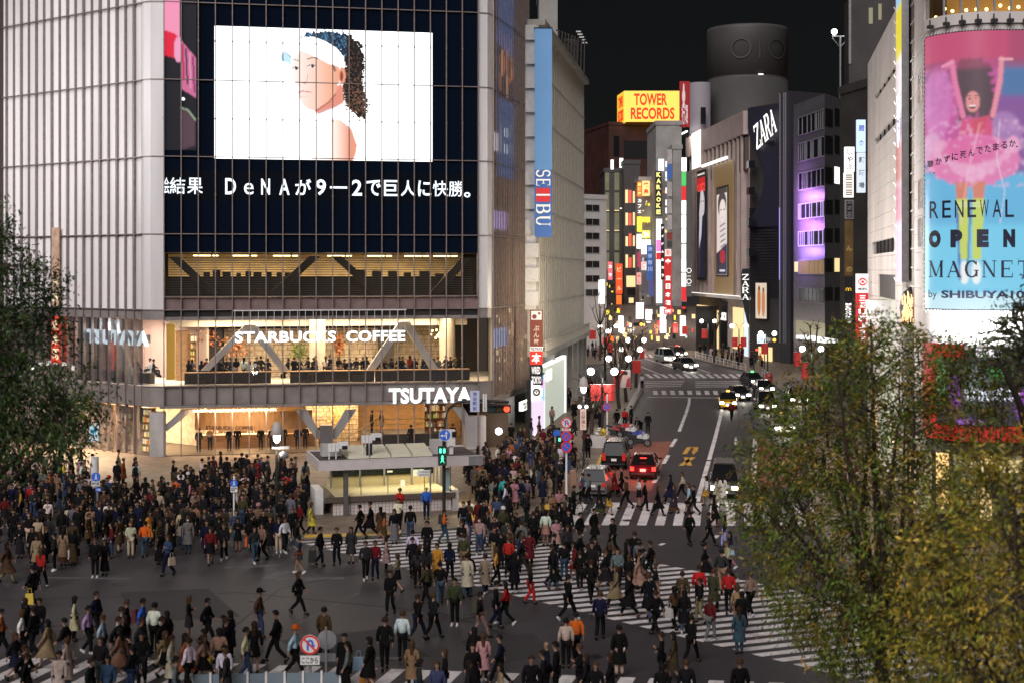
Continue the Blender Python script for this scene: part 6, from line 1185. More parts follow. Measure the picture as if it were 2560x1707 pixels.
g = G(1076, 1284, .12); t = pole_thing('direction_sign', 'slim grey pole with a white arrow board in front of the kiosk window', 'sign', g, P(0, 1172, g.y)[2], .05, M_grey); cc = P(1060, 1182, g.y - .06); MB().slab([cc + Vector((-.3, 0, .18)), cc + Vector((.32, 0, .18)), cc + Vector((.32, 0, -.18)), cc + Vector((-.3, 0, -.18)), cc + Vector((-.42, 0, 0))], (0, -.03, 0)).build('arrow_board', S_wht, t); mb = MB(); text_fit(mb, 'ハチ公口', lambda u, z, o: cc + Vector((u, -.04 - o, z)), -.25, .28, .02, .13, .01, .004); text_fit(mb, 'のりかえ', lambda u, z, o: cc + Vector((u, -.04 - o, z)), -.25, .28, -.14, -.03, .01, .004); mb.build('lettering', T_blk, t)
# bell lamps
def bell_lamp(label, x, yb, ylamp, bright, plate_=None):
    g = G(x, yb, .12); Y = g.y; zl = P(0, ylamp, Y)[2]; t = pole_thing('street_lamp', label, 'street lamp', g, zl - .35, .075, M_dark); MB().lathe([(.02, .78), (.08, .70), (.22, .60), (.27, .34), (.345, .07), (.33, .05), (.22, .08)], (g.x, g.y, zl), 20).build('bell_shade', mat('bell shade', (.42, .38, .36), .5), t)
    MB().lathe([(.01, -.42), (.10, -.36), (.18, -.24), (.20, .05), (.01, .08)], (g.x, g.y, zl), 16).build('globe', emi('lamp globe', (1, .97, .88), bright), t); MB().lathe([(.18, -.55), (.10, -.42), (.03, -.38)], (g.x, g.y, zl), 10).build('collar', M_dark, t)
    lamp('street_lamp_light', (g.x, g.y - .05, zl - .75), 200, (1, .93, .80), .25); return t, g
t, g = bell_lamp('bell-shaped street lamp on a dark pole between the coffee counter and the kiosk', 692, 1312, 1088, 5); MB().box(P(702, 1118, g.y), (.9, .3, .12)).build('camera_bracket', M_white, t); MB().lathe([(.01, -.3), (.2, -.25), (.26, 0), (.1, .12)], P(711, 1132, g.y), 12).build('camera_dome', M_grey, t)
t, g = bell_lamp('bell-shaped street lamp with a pink street name plate beside the department store', 1459, 1172, 968, 4); plate(t, P(1458, 1048, g.y - .14), .40, 1.38, mat('plate pink', (.72, .55, .48), .5, emit=(1, .7, .6), es=.15), '公園通り', mat('plate brown letters', (.3, .15, .1), .6), True); [MB().ball(P(x, 1016, g.y), .13, 10, 6).build('side_globe', E_white, t) for x in (1449, 1466)]
# twin ball lamps along the street
def twin(label, x0, x1, yl, Y, xb=None, zb=.12, group='twin globe street lamps along the avenue', e=150):
    xb = xb or (x0 + x1) / 2; c = P(xb, yl, Y); g = Vector((c.x, Y, zb)); t = pole_thing('twin_lamp', label, 'street lamp', g, c.z - .5, .09, M_dark, group); mb = MB()
    for x in (x0, x1): q = P(x, yl, Y); mb.tube([(g.x, Y, c.z - .6), ((g.x * .6 + q.x * .4), Y, c.z + .25), (q.x, Y, q.z + .3), (q.x, Y, q.z + .1)], .04, 6)
    mb.build('arm', M_dark, t)
    for x in (x0, x1): q = P(x, yl, Y); MB().ball(q, .30, 12, 8).build('globe', emi('globe glare', (1, .98, .92), 9), t)
    lamp('globe_light', P((x0 + x1) / 2, yl, Y) - Vector((0, .6, .7)), e, (1, .94, .82), .4)
for x0, x1, yl, Y, l in ((1477, 1536, 928, 117, 'twin globe lamp carrying two wide red banners at the kerb'), (1522, 1571, 896, 143, 'twin globe lamp carrying the woman poster banner'), (1553, 1600, 873, 160, 'twin globe lamp with one red banner toward the road'), (1570, 1610, 850, 178, 'twin globe lamp just before the far crossing, left kerb'), (1519, 1556, 828, 202, 'twin globe lamp at the side street mouth, above the bare branches'), (1500, 1540, 815, 220, 'twin globe lamp past the side street, between bare trees'), (1475, 1507, 804, 240, 'twin globe lamp near the corner of the department store'), (1564, 1587, 777, 300, 'small far twin globe lamp under the orange neon sign'), (1469, 1488, 762, 300, 'far twin globe lamp beside the white office windows'), (1508, 1522, 768, 310, 'far twin globe lamp right of the white office'),
    (1830, 1865, 815, 200, 'twin globe lamp by the black blade sign on the right pavement'), (1754, 1786, 803, 222, 'twin globe lamp in front of the OIOI shopfront'), (1902, 1936, 834, 180, 'twin globe lamp by the louvred store door'), (2006, 2052, 872, 140, 'twin globe lamp half hidden by the leafy tree on the right'), (1635, 1664, 788, 262, 'twin globe lamp under the tall white sign')): twin(l, x0, x1, yl, Y)
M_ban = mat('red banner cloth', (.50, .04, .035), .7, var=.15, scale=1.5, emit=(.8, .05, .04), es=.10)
def banner(label, x0, y0, x1, y1, Y, pic=False):
    t = thing('street_banner', label, 'banner', P((x0 + x1) / 2, y1, Y), 'banners hung on street lamps'); a, b, c, d = P(x0, y0, Y), P(x1, y0, Y), P(x1, y1, Y), P(x0, y1, Y); N = 6; mb = MB(); vs = []
    for i in range(N + 1): k = i / N; o = Vector((0, .06 * math.sin(k * 7 + x0), 0)); vs += [a.lerp(b, k) + o, d.lerp(c, k) + o * 1.6, a.lerp(b, k) + o + Vector((0, .015, 0)), d.lerp(c, k) + o * 1.6 + Vector((0, .015, 0))]
    mb.add(vs, [f for i in range(N) for f in ((4 * i, 4 * i + 4, 4 * i + 5, 4 * i + 1), (4 * i + 2, 4 * i + 3, 4 * i + 7, 4 * i + 6))]); mb.build('cloth', M_ban, t); MB().tube([a, b], .02, 6).build('rod', M_white, t)
    if pic:
        p = Pic(0, 0, 24, 40, 1, lin(225, 215, 212)); p.poly([(0, 0), (12, 0), (4, 16), (0, 30)], lin(170, 30, 40), 1); p.ell(13, 15, 5.5, 9, lin(235, 200, 190), 1); p.ell(11, 6, 7, 5, lin(60, 30, 34), 1); p.poly([(16, 20), (24, 14), (24, 40), (12, 40)], lin(205, 60, 70), 1)
        p.mesh('printed_picture', lambda x, y: a + (b - a) * x / 24 + (d - a) * y / 40 + Vector((0, -.12, 0)), M_print, t)
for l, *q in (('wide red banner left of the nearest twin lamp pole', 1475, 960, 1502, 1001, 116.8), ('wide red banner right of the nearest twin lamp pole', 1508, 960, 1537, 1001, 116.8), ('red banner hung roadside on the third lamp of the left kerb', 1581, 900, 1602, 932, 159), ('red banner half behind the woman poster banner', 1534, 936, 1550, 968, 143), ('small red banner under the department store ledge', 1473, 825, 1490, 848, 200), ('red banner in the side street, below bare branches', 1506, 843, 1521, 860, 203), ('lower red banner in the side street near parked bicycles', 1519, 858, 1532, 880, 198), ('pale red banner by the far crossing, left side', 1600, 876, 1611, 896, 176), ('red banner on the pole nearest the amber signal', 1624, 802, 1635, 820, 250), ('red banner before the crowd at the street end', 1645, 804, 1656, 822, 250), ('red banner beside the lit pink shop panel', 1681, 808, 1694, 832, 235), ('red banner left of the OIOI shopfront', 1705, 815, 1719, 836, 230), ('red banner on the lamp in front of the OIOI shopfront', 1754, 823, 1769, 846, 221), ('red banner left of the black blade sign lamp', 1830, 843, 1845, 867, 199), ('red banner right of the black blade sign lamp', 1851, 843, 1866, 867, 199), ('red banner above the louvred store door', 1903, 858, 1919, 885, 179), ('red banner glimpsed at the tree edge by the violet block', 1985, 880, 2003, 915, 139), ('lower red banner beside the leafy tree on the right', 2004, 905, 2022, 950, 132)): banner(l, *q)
banner('banner with a woman portrait on the second lamp of the left kerb', 1551, 925, 1576, 968, 142.6, True)
# signals at the far junction
for l, x, y, Y, m, h in (('amber lit traffic light over the far street', 1603, 811, 190, emi('signal amber', (1, .42, .04), 4), True), ('amber lit traffic light by the louvred store', 1936, 850, 180, emi('signal amber', (1, .42, .04), 4), True), ('orange lit lamp above the crowd at the street end', 1677, 795, 240, emi('signal amber', (1, .42, .04), 4), True), ('small red walk signal by the louvred store door', 1892, 874, 182, emi('signal red', (1, .05, .02), 4), False), ('small red walk signal below the blade sign', 1851, 866, 200, emi('signal red', (1, .05, .02), 4), False)):
    c = P(x, y, Y); t = thing('traffic_signal', l, 'traffic signal', (c.x, Y, .1)); MB().box(c + Vector((-.35 if h else 0, .16, 0)), (1.3, .25, .5) if h else (.4, .25, .8)).build('signal_head', M_black, t); MB().disc(c, (0, -1, 0), .2 if h else .14, .04, 16).build('signal_lens', m, t); MB().tube([(c.x - (1.2 if h else .3), Y + .3, .1), (c.x - (1.2 if h else .3), Y + .3, c.z + .1), (c.x, Y + .3, c.z + .1)], .07, 6).build('pole', M_dark, t)
# fences, bollards
def rail(label, pts, h=.85, m=M_white, name='guard_rail'):
    t = thing(name, label, 'railing', pts[0]); mb = MB()
    for k in (h, h * .55): mb.tube([p + Vector((0, 0, k)) for p in pts], .03, 6)
    mb.build('rail', m, t); mb = MB()
    for a, b in zip(pts, pts[1:]):
        n = max(1, int((b - a).length / 2))
        for i in range(n + 1): q = a.lerp(b, i / n); mb.tube([q, q + Vector((0, 0, h + .05))], .04, 6)
    mb.build('post', m, t)
rail('pale guard rail along the left kerb beside the motorbikes', [G(x - 6, y, .12) for x, y in ((1553, 1080), (1577, 1035), (1600, 990), (1610, 962))])
rail('long white guard rail along the right pavement', [G(x + 4, y, .12) for x, y in ((1735, 893), (1795, 909), (1860, 926))]); rail('short white guard rail near the red post box', [G(x, y, .12) for x, y in ((1905, 938), (1925, 950))])
t = thing('low_fence', 'low blue-grey panel fence with white posts at the bottom edge', 'fence', G(700, 1722)); a, b = G(480, 1724), G(850, 1718); mb = MB(); d = (b - a)
for i in range(8): p, q = a + d * (i / 8 + .012), a + d * ((i + 1) / 8 - .012); mb.hexa([p + Vector((0, 0, .1)), q + Vector((0, 0, .1)), q + Vector((0, .04, .1)), p + Vector((0, .04, .1)), p + Vector((0, 0, .50)), q + Vector((0, 0, .50)), q + Vector((0, .04, .50)), p + Vector((0, .04, .50))])
mb.build('panel', mat('fence blue grey', (.17, .22, .26), .5), t); mb = MB(); [mb.box(a + d * (i / 8) + Vector((0, 0, .28)), (.07, .09, .56)) for i in range(9)]; mb.build('post', M_white, t)
t = thing('orange_box', 'small orange and white box at the bottom edge beside the low fence', 'box', G(912, 1712)); MB().box(G(912, 1712) + Vector((0, 0, .16)), (.34, .3, .32)).build('body', mat('box orange', (.55, .20, .04), .6), t); MB().box(G(912, 1712) + Vector((0, 0, .335)), (.36, .32, .03)).build('lid', M_white, t)
for x, y, h, m, l in ((1207, 1302, .95, M_conc, 'grey stone bollard at the kiosk kerb, left of the pair'), (1240, 1300, .95, M_conc, 'grey stone bollard at the kiosk kerb, right of the pair'), (1395, 1232, .9, mat('brown stone', (.30, .17, .11), .7), 'brown stone bollard below the three prohibition discs'), (1412, 1238, .9, mat('brown stone', (.30, .17, .11), .7), 'brown stone bollard touching the prohibition pole'), (1432, 1214, 1.0, mat('brown stone', (.30, .17, .11), .7), 'taller brown stone block near the parked silver car')):
    g = G(x, y, .12); t = thing('bollard', l, 'bollard', g, 'stone bollards along the kerb'); mb = MB(); w = .2; mb.hexa([g + Vector(q) for q in ((-w, -w, 0), (w, -w, 0), (w, w, 0), (-w, w, 0), (-w * .9, -w * .9, h - .06), (w * .9, -w * .9, h - .06), (w * .9, w * .9, h - .06), (-w * .9, w * .9, h - .06))]); mb.build('shaft', m, t); mb = MB(); mb.hexa([g + Vector(q) for q in ((-w * .9, -w * .9, h - .06), (w * .9, -w * .9, h - .06), (w * .9, w * .9, h - .06), (-w * .9, w * .9, h - .06), (-w * .6, -w * .6, h), (w * .6, -w * .6, h), (w * .6, w * .6, h), (-w * .6, w * .6, h))]); mb.build('cap', m, t)
t = thing('post_box', 'rounded dark red post box at the right pavement', 'post box', G(1922, 966, .12)); g = G(1922, 966, .12); MB().lathe([(.42, .1), (.45, 1.2), (.36, 1.5), (.01, 1.6)], g, 16).build('body', mat('post red', (.32, .05, .03), .4), t); MB().lathe([(.3, 0), (.3, .1)], g, 12).build('plinth', M_dark, t); MB().box(g + Vector((0, -.45, 1.15)), (.4, .04, .06)).build('slot', M_black, t)
# lit map column by the bookshop
g = G(237, 1226, .12); t = pole_thing('map_column', 'white column with a glowing map screen in front of the bookshop', 'sign', g, 2.2, .24, M_white); c = Vector((g.x, g.y - .26, P(0, 1080, g.y)[2])); pc = Pic(0, 0, 20, 34, 1, lin(225, 245, 250)); pc.poly([(3, 8), (17, 6), (16, 18), (4, 20)], lin(90, 190, 220), 1); pc.line([(4, 24), (16, 24)], 2, lin(110, 170, 120)); pc.line([(4, 28), (16, 28)], 2, lin(120, 140, 150))
MB().box(c + Vector((0, .2, 0)), (.62, .36, 1.1)).build('screen_box', M_white, t); pc.mesh('lit_picture', lambda x, y: c + Vector(((x / 20 - .5) * .54, -.0, (.5 - y / 34) * .96)), M_pic, t)
# lit arch of the side lane behind the leafy tree
t = thing('light_arch', 'bright arch of small lights over the lane behind the leafy tree', 'arch', P(170, 1000, 112)); mb = MB(); r2 = random.Random(3)
for k in range(90): a = R(20 + 100 * r2.random()); q = P(130, 1010, 111 + r2.uniform(-.5, .5)); mb.box(q + Vector((3.4 * math.cos(a) * r2.uniform(.95, 1.05), 0, 3.2 * math.sin(a) * r2.uniform(.96, 1.06))), (.13, .1, .13))
mb.build('light_string', emi('arch lights', (1, .95, .82), 3), t); MB().tube([P(130, 1010, 111) + Vector((3.5 * math.cos(R(a)), .4, 3.3 * math.sin(R(a)))) for a in range(0, 181, 12)], .1, 6).build('frame', M_white, t)

# ---------------------------------------------------------------- vehicles
HEAD = -math.atan2(.15, 1)
M_car = mat('car paint', objcol=True, rough=.25, metal=.3); M_glass = mat('car glass', (.008, .009, .010), .12, spec=.2); M_tyre = mat('tyre', (.015, .015, .016), .8); M_rim = mat('rim', (.35, .35, .36), .3, .8); E_head = emi('headlight', (1, .93, .78), 16); E_tail = emi('taillight', (1, .03, .02), 4); E_tail0 = mat('taillight dark', (.25, .01, .01), .25, emit=(1, .05, .03), es=.25); M_chr = mat('chrome', (.6, .6, .6), .2, .9)
STY = dict(sedan=(4.6, 1.76, 1.46, .92, -1.15, -.35, 1.05, 1.85, 1.45), hatch=(4.4, 1.76, 1.52, .95, -1.3, -.3, 1.2, 2.0, 1.4), van=(4.7, 1.78, 1.92, 1.02, -1.75, -.85, 2.0, 2.28, 1.45), suv=(4.6, 1.84, 1.75, 1.02, -1.2, -.45, 1.8, 2.2, 1.4), taxi=(4.6, 1.74, 1.56, .95, -1.2, -.4, 1.2, 1.9, 1.42))
def car(label, x, yb, style, colr, away=True, lit_head=False, lit_tail=False, cat='car', name='car', sc=1.0, turn=0.0, roofcol=None, sign=None):
    L, Wd, Ht, belt, a0, b0, b1, a1, wb = STY[style]; g = G(x, yb); t = thing(name, label, cat, (0, 0, 0)); hw = Wd / 2
    def part(mb, nm, m, par=t, c=colr): o = mb.build(nm, m, par); o.color = (*(c or colr), 1); return o
    st = [(-L / 2, .80, .34, .62), (-L / 2 + .14, .93, .24, .74), (-L / 2 + .6, .99, .2, .84), (a0, 1, .2, belt - .02), (0, 1, .2, belt), (a1, .99, .2, belt), (L / 2 - .15, .95, .24, belt - .04), (L / 2, .84, .36, belt - .16)]
    if style in ('van', 'suv'): st[2] = (-L / 2 + .5, .99, .2, .98); st[1] = (-L / 2 + .12, .94, .24, .86)
    mb = MB(); vs = []
    for y, k, z0, z1 in st:
        w = hw * k; vs += [(-w + .08, y, z0), (w - .08, y, z0), (w, y, z0 + .12), (w, y, z1 - .14), (w - .10, y, z1), (-w + .10, y, z1), (-w, y, z1 - .14), (-w, y, z0 + .12)]
    fs = [(i * 8 + j, i * 8 + (j + 1) % 8, i * 8 + 8 + (j + 1) % 8, i * 8 + 8 + j) for i in range(len(st) - 1) for j in range(8)] + [tuple(range(8))[::-1], tuple(range(len(vs) - 8, len(vs)))]
    mb.add(vs, fs); part(mb, 'body', M_car)
    wt, wbm = hw - .26, hw - .07; mb = MB(); mb.hexa([(-wbm, a0, belt - .03), (wbm, a0, belt - .03), (wbm, a1, belt - .03), (-wbm, a1, belt - .03), (-wt, b0, Ht - .05), (wt, b0, Ht - .05), (wt, b1, Ht - .05), (-wt, b1, Ht - .05)]); part(mb, 'window', M_glass)
    rf = MB(); rf.hexa([(-wt - .02, b0 - .05, Ht - .055), (wt + .02, b0 - .05, Ht - .055), (wt + .02, b1 + .05, Ht - .055), (-wt - .02, b1 + .05, Ht - .055), (-wt + .1, b0 + .15, Ht), (wt - .1, b0 + .15, Ht), (wt - .1, b1 - .12, Ht), (-wt + .1, b1 - .12, Ht)])
    for s in (-1, 1):
        rf.tube([(s * wbm, a0, belt), (s * wt, b0, Ht - .06)], .04, 5); rf.tube([(s * wbm, a1, belt), (s * wt, b1, Ht - .06)], .06, 5); rf.tube([(s * (wbm + .0), (a0 + a1) / 2, belt), (s * (wt + .01), (b0 + b1) / 2, Ht - .06)], .04, 5)
    part(rf, 'roof', M_car, c=roofcol)
    for sx in (-1, 1):
        for sy in (-1, 1):
            mb = MB(); vs = []; r_ = .31; n = 16; xx = sx * (hw - .02)
            for xo in (0, -.2 * sx): vs += [(xx + xo, sy * wb + r_ * math.cos(2 * math.pi * k / n), r_ + r_ * math.sin(2 * math.pi * k / n)) for k in range(n)]
            mb.add(vs, [tuple(range(n)), tuple(range(n, 2 * n))[::-1]] + [(k, (k + 1) % n, n + (k + 1) % n, n + k) for k in range(n)]); ty = part(mb, 'wheel', M_tyre)
            mb = MB(); vs = [(xx + .012 * sx, sy * wb + .2 * math.cos(2 * math.pi * k / n), r_ + .2 * math.sin(2 * math.pi * k / n)) for k in range(n)]; mb.add(vs + [(v[0] - .03 * sx, v[1], v[2]) for v in vs], [tuple(range(n))] + [(k, (k + 1) % n, n + (k + 1) % n, n + k) for k in range(n)]); part(mb, 'rim', M_rim, ty)
        mb = MB(); mb.box((sx * (hw - .28), -L / 2 + .05, .66), (.38, .16, .20)); part(mb, 'headlight', E_head if lit_head else M_chr)
        mb = MB(); mb.box((sx * (hw - .20), L / 2 - .03, belt - (.22 if style != 'van' else .1)), (.24, .12, .24 if style != 'van' else .5)); part(mb, 'taillight', E_tail if lit_tail else E_tail0)
        mb = MB(); mb.box((sx * (hw + .08), a0 + .25, belt + .06), (.18, .1, .13)); part(mb, 'mirror', M_car)
    mb = MB(); mb.box((0, L / 2 + .005, belt - .30), (.36, .02, .17)); part(mb, 'rear_plate', S_wht); mb = MB(); mb.box((0, -L / 2 - .005, .46), (.36, .02, .17)); part(mb, 'front_plate', S_wht)
    mb = MB(); mb.box((0, -L / 2 + .01, .60), (.8, .05, .14)); part(mb, 'grille', M_black); mb = MB(); mb.box((0, L / 2 - .04, .42), (Wd * .86, .14, .1)); part(mb, 'bumper', M_dark)
    if lit_tail: mb = MB(); mb.box((0, (a1 + b1) / 2 + .12, Ht - .16), (.4, .05, .06)); part(mb, 'brake_light', E_tail)
    if sign: mb = MB(); mb.box((0, b0 + .3, Ht + .09), (.36, .16, .18)); part(mb, 'roof_sign', sign)
    t.location = g; t.rotation_euler = (0, 0, HEAD + (math.pi if away else 0) + turn); t.scale = (sc,) * 3
    if lit_head:
        d = Matrix.Rotation(t.rotation_euler.z, 3, 'Z') @ Vector((0, -1, 0)); lamp('headlight_beam', g + d * (L / 2 * sc + .3) + Vector((0, 0, .7)), 60, (1, .92, .78), .3)
    if lit_tail: d = Matrix.Rotation(t.rotation_euler.z, 3, 'Z') @ Vector((0, 1, 0)); lamp('brake_glow', g + d * (L / 2 * sc + .4) + Vector((0, 0, .8)), 45, (1, .08, .04), .3)
    return t
# front is -y: a car heading away from the camera has its rear (+y) turned towards the camera by half a turn
car('black minivan parked at the left kerb with its rear to the viewer', 1541, 1163, 'van', (.012, .010, .010), True, cat='minivan', name='minivan', sc=.98)
car('dark red car braking with glowing red tail lights beside the black minivan', 1612, 1188, 'hatch', (.10, .008, .012), True, lit_tail=True, sc=1.02)
car('silver car behind the crossing crowd at the left kerb', 1494, 1228, 'suv', (.24, .235, .23), True, sc=.92, turn=-.05)
car('dark boxy van with one glaring headlight behind the crossing crowd', 1811, 1232, 'van', (.05, .05, .055), False, True, cat='van', name='van', sc=1.0)
car('yellow and dark taxi facing the viewer on the centre line', 1820, 1018, 'taxi', (.42, .24, .01), False, True, cat='taxi', name='taxi', sign=emi('taxi lamp amber', (1, .6, .1), 1.5), roofcol=(.03, .03, .03))
car('dark sedan just behind the yellow taxi', 1846, 998, 'sedan', (.015, .015, .018), False, True, turn=.2)
car('dark taxi with a green roof lamp arriving from the far junction', 1880, 963, 'taxi', (.05, .05, .055), False, True, cat='taxi', name='taxi', sign=emi('taxi lamp green', (.2, 1, .3), 1.5), turn=.3)
car('black sedan in the right lane with bright white headlights, farther of two', 1908, 982, 'sedan', (.012, .012, .014), False, True, turn=.15)
car('black minivan in the right lane with bright white headlights, nearer of two', 1912, 1026, 'van', (.012, .012, .014), False, True, cat='minivan', name='minivan', turn=.1)
car('white taxi under the overhanging leafy branches in the right lane', 1953, 1082, 'taxi', (.55, .53, .46), False, True, cat='taxi', name='taxi', sign=emi('taxi lamp amber', (1, .6, .1), 1.5), turn=.1)
car('dark car half hidden by leaves at the right edge of the road', 1990, 1010, 'suv', (.02, .02, .022), False, True, turn=.1)
car('silver minivan coming down the far street with lights on', 1663, 905, 'van', (.38, .38, .38), False, True, cat='minivan', name='minivan', sc=1.08, turn=.35)
car('grey sedan coming down the far street, in front of the silver minivan', 1712, 924, 'sedan', (.12, .115, .11), False, True, sc=1.18, turn=.35)
car('dark far car with a red roof lamp beyond the silver minivan', 1692, 893, 'taxi', (.02, .02, .02), False, True, sc=1.1, turn=.35, sign=emi('taxi lamp red', (1, .1, .05), 1.2))
def motorbike(label, x, yb, colr, ang):
    t = thing('motorbike', label, 'motorbike', (0, 0, 0)); mbm = mat('bike paint', objcol=True, rough=.3)
    for y in (-.68, .68):
        mb = MB(); mb.ring((0, y, .30), (1, 0, 0), .19, .30, .11, 18); w = mb.build('wheel', M_tyre, t); mb = MB(); mb.ring((.03, y, .30), (1, 0, 0), .03, .19, .05, 8); mb.build('rim', M_rim, w)
    mb = MB(); mb.hexa([(-.16, -.35, .62), (.16, -.35, .62), (.14, .12, .66), (-.14, .12, .66), (-.13, -.30, .95), (.13, -.30, .95), (.10, .10, .86), (-.10, .10, .86)]); mb.hexa([(-.17, -.78, .62), (.17, -.78, .62), (.16, -.35, .60), (-.16, -.35, .60), (-.10, -.70, 1.02), (.10, -.70, 1.02), (.12, -.38, .95), (-.12, -.38, .95)]); o = mb.build('fairing', mbm, t); o.color = (*colr, 1)
    mb = MB(); mb.hexa([(-.13, .10, .74), (.13, .10, .74), (.11, .85, .84), (-.11, .85, .84), (-.12, .10, .84), (.12, .10, .84), (.09, .88, .95), (-.09, .88, .95)]); mb.build('saddle', M_black, t)
    mb = MB(); mb.box((0, -.05, .42), (.3, .55, .38)); mb.build('engine', M_dark, t); mb = MB(); mb.tube([(.1, -.68, .3), (.09, -.5, .95)], .03, 6); mb.tube([(-.1, -.68, .3), (-.09, -.5, .95)], .03, 6); mb.tube([(-.36, -.38, 1.02), (-.1, -.48, 1.0), (.1, -.48, 1.0), (.36, -.38, 1.02)], .02, 6); mb.build('fork', M_chr, t); mb = MB(); mb.box((0, -.80, .82), (.2, .05, .14)); mb.build('headlight', M_white, t)
    t.location = G(x, yb); t.rotation_euler = (0, 0, ang)
for l, x, y, c, a in (('red motorbike farthest in the kerbside line', 1556, 1086, (.35, .02, .02), .9), ('white motorbike second in the kerbside line', 1568, 1096, (.5, .5, .5), 1.0), ('blue and white motorbike third in the kerbside line', 1585, 1106, (.05, .07, .3), 1.1), ('white and black motorbike nearest in the kerbside line', 1597, 1115, (.45, .45, .45), 1.15), ('red scooter-like motorbike left of the line by the yellow flowers', 1536, 1092, (.3, .03, .03), .7)): motorbike(l, x, y, c, a)
def bicycle(label, x, yb, ang, z=.12):
    t = thing('bicycle', label, 'bicycle', (0, 0, 0))
    for y in (-.52, .52): mb = MB(); mb.ring((0, y, .34), (1, 0, 0), .30, .34, .03, 24); w = mb.build('wheel', M_tyre, t); mb = MB(); [mb.tube([(.015, y, .34), (.015, y + .3 * math.cos(k), .34 + .3 * math.sin(k))], .006, 3) for k in np.arange(0, 6.28, .52)]; mb.build('spoke', M_chr, w)
    mb = MB(); [mb.tube(p, .018, 5) for p in ([(0, -.52, .34), (0, -.36, .85), (0, .12, .80), (0, .0, .32), (0, -.38, .78)], [(0, .0, .32), (0, .52, .34), (0, .12, .80)], [(0, -.36, .85), (0, -.34, 1.0)])]; mb.build('frame', M_dark, t); mb = MB(); mb.tube([(-.28, -.28, 1.02), (0, -.36, 1.0), (.28, -.28, 1.02)], .015, 5); mb.build('handlebar', M_chr, t); mb = MB(); mb.box((0, .14, .88), (.14, .26, .06)); mb.build('saddle', M_black, t); t.location = G(x, yb, z); t.rotation_euler = (0, 0, ang)
bicycle('black bicycle pushed across the street mouth beside the person in black', 1466, 1286, 1.45, 0); bicycle('bicycle leaning near the brown bollards at the kerb', 1440, 1168, 1.2); bicycle('bicycle parked below the street name plate', 1450, 1182, 1.0); bicycle('far bicycle parked in the side street', 1492, 962, .8)
t = thing('flower_bunch', 'yellow and white flowers in a planter box by the motorbikes', 'plant', G(1505, 1118, .12)); g = G(1505, 1118, .12); mb = MB(); mb.box(g + Vector((-.3, .2, .45)), (1.1, .8, .9)); mb.build('planter', M_conc, t)
for nm, c, dx in (('yellow_bloom', (.7, .5, .05), .1), ('white_bloom', (.7, .7, .65), -.35)): mb = MB(); bush(mb, g + Vector((dx, 0, 1.15)), .28, .28, 60, .12); mb.build(nm, mat(nm, c, .6), t)
# ---------------------------------------------------------------- trees
M_bark = mat('bark', (.045, .032, .022), .9, var=.3, scale=6, bump=.4)
M_leaf = mat('leaves', attr='Col', rough=.55)
def leaf_mesh(name, clusters, parent, per, size, tints, seed, droop=.5):
    r = np.random.RandomState(seed); C = np.repeat(np.array([c[:3] for c in clusters]), per, 0); sp = np.repeat(np.array([c[3] for c in clusters]), per); n = len(C)
    cc = np.array([c[:3] for c in clusters]); ctr = cc.mean(0); K = len(cc); D = (cc - ctr); D /= np.linalg.norm(D, axis=1)[:, None] + 1e-6; D = D * .7 + r.normal(0, .55, (K, 3)); D[:, 2] -= droop; D /= np.linalg.norm(D, axis=1)[:, None]; D = np.repeat(D, per, 0)
    C = C + D * (r.uniform(-1.6, 1.6, n) * sp)[:, None] + r.normal(0, 1, (n, 3)) * sp[:, None] * .42; cb = np.repeat(r.uniform(.35, 1.7, K), per); tin = np.array(tints)[np.repeat(r.choice(len(tints), K, p=[t[3] for t in tints]), per)][:, :3] * 1.4 * (cb * r.uniform(.7, 1.3, n))[:, None]
    d = D * 1.1 + r.normal(0, .55, (n, 3)); d[:, 2] -= droop * .5; d /= np.linalg.norm(d, axis=1)[:, None]; e = np.cross(d, r.normal(0, 1, (n, 3))); e /= np.linalg.norm(e, axis=1)[:, None]
    L = (size * r.uniform(.6, 1.3, n))[:, None]; w = L * .17; V = np.stack([C, C + d * L * .45 + e * w, C + d * L, C + d * L * .45 - e * w], 1).reshape(-1, 3)
    me = bpy.data.meshes.new(name); me.from_pydata(V.tolist(), [], np.arange(4 * n).reshape(-1, 4).tolist()); me.materials.append(M_leaf)
    at = me.color_attributes.new('Col', 'FLOAT_COLOR', 'POINT'); c4 = np.ones((4 * n, 4)); c4[:, :3] = np.repeat(tin, 4, 0); at.data.foreach_set('color', c4.ravel()); me.update(); return link(bpy.data.objects.new(name, me), parent)
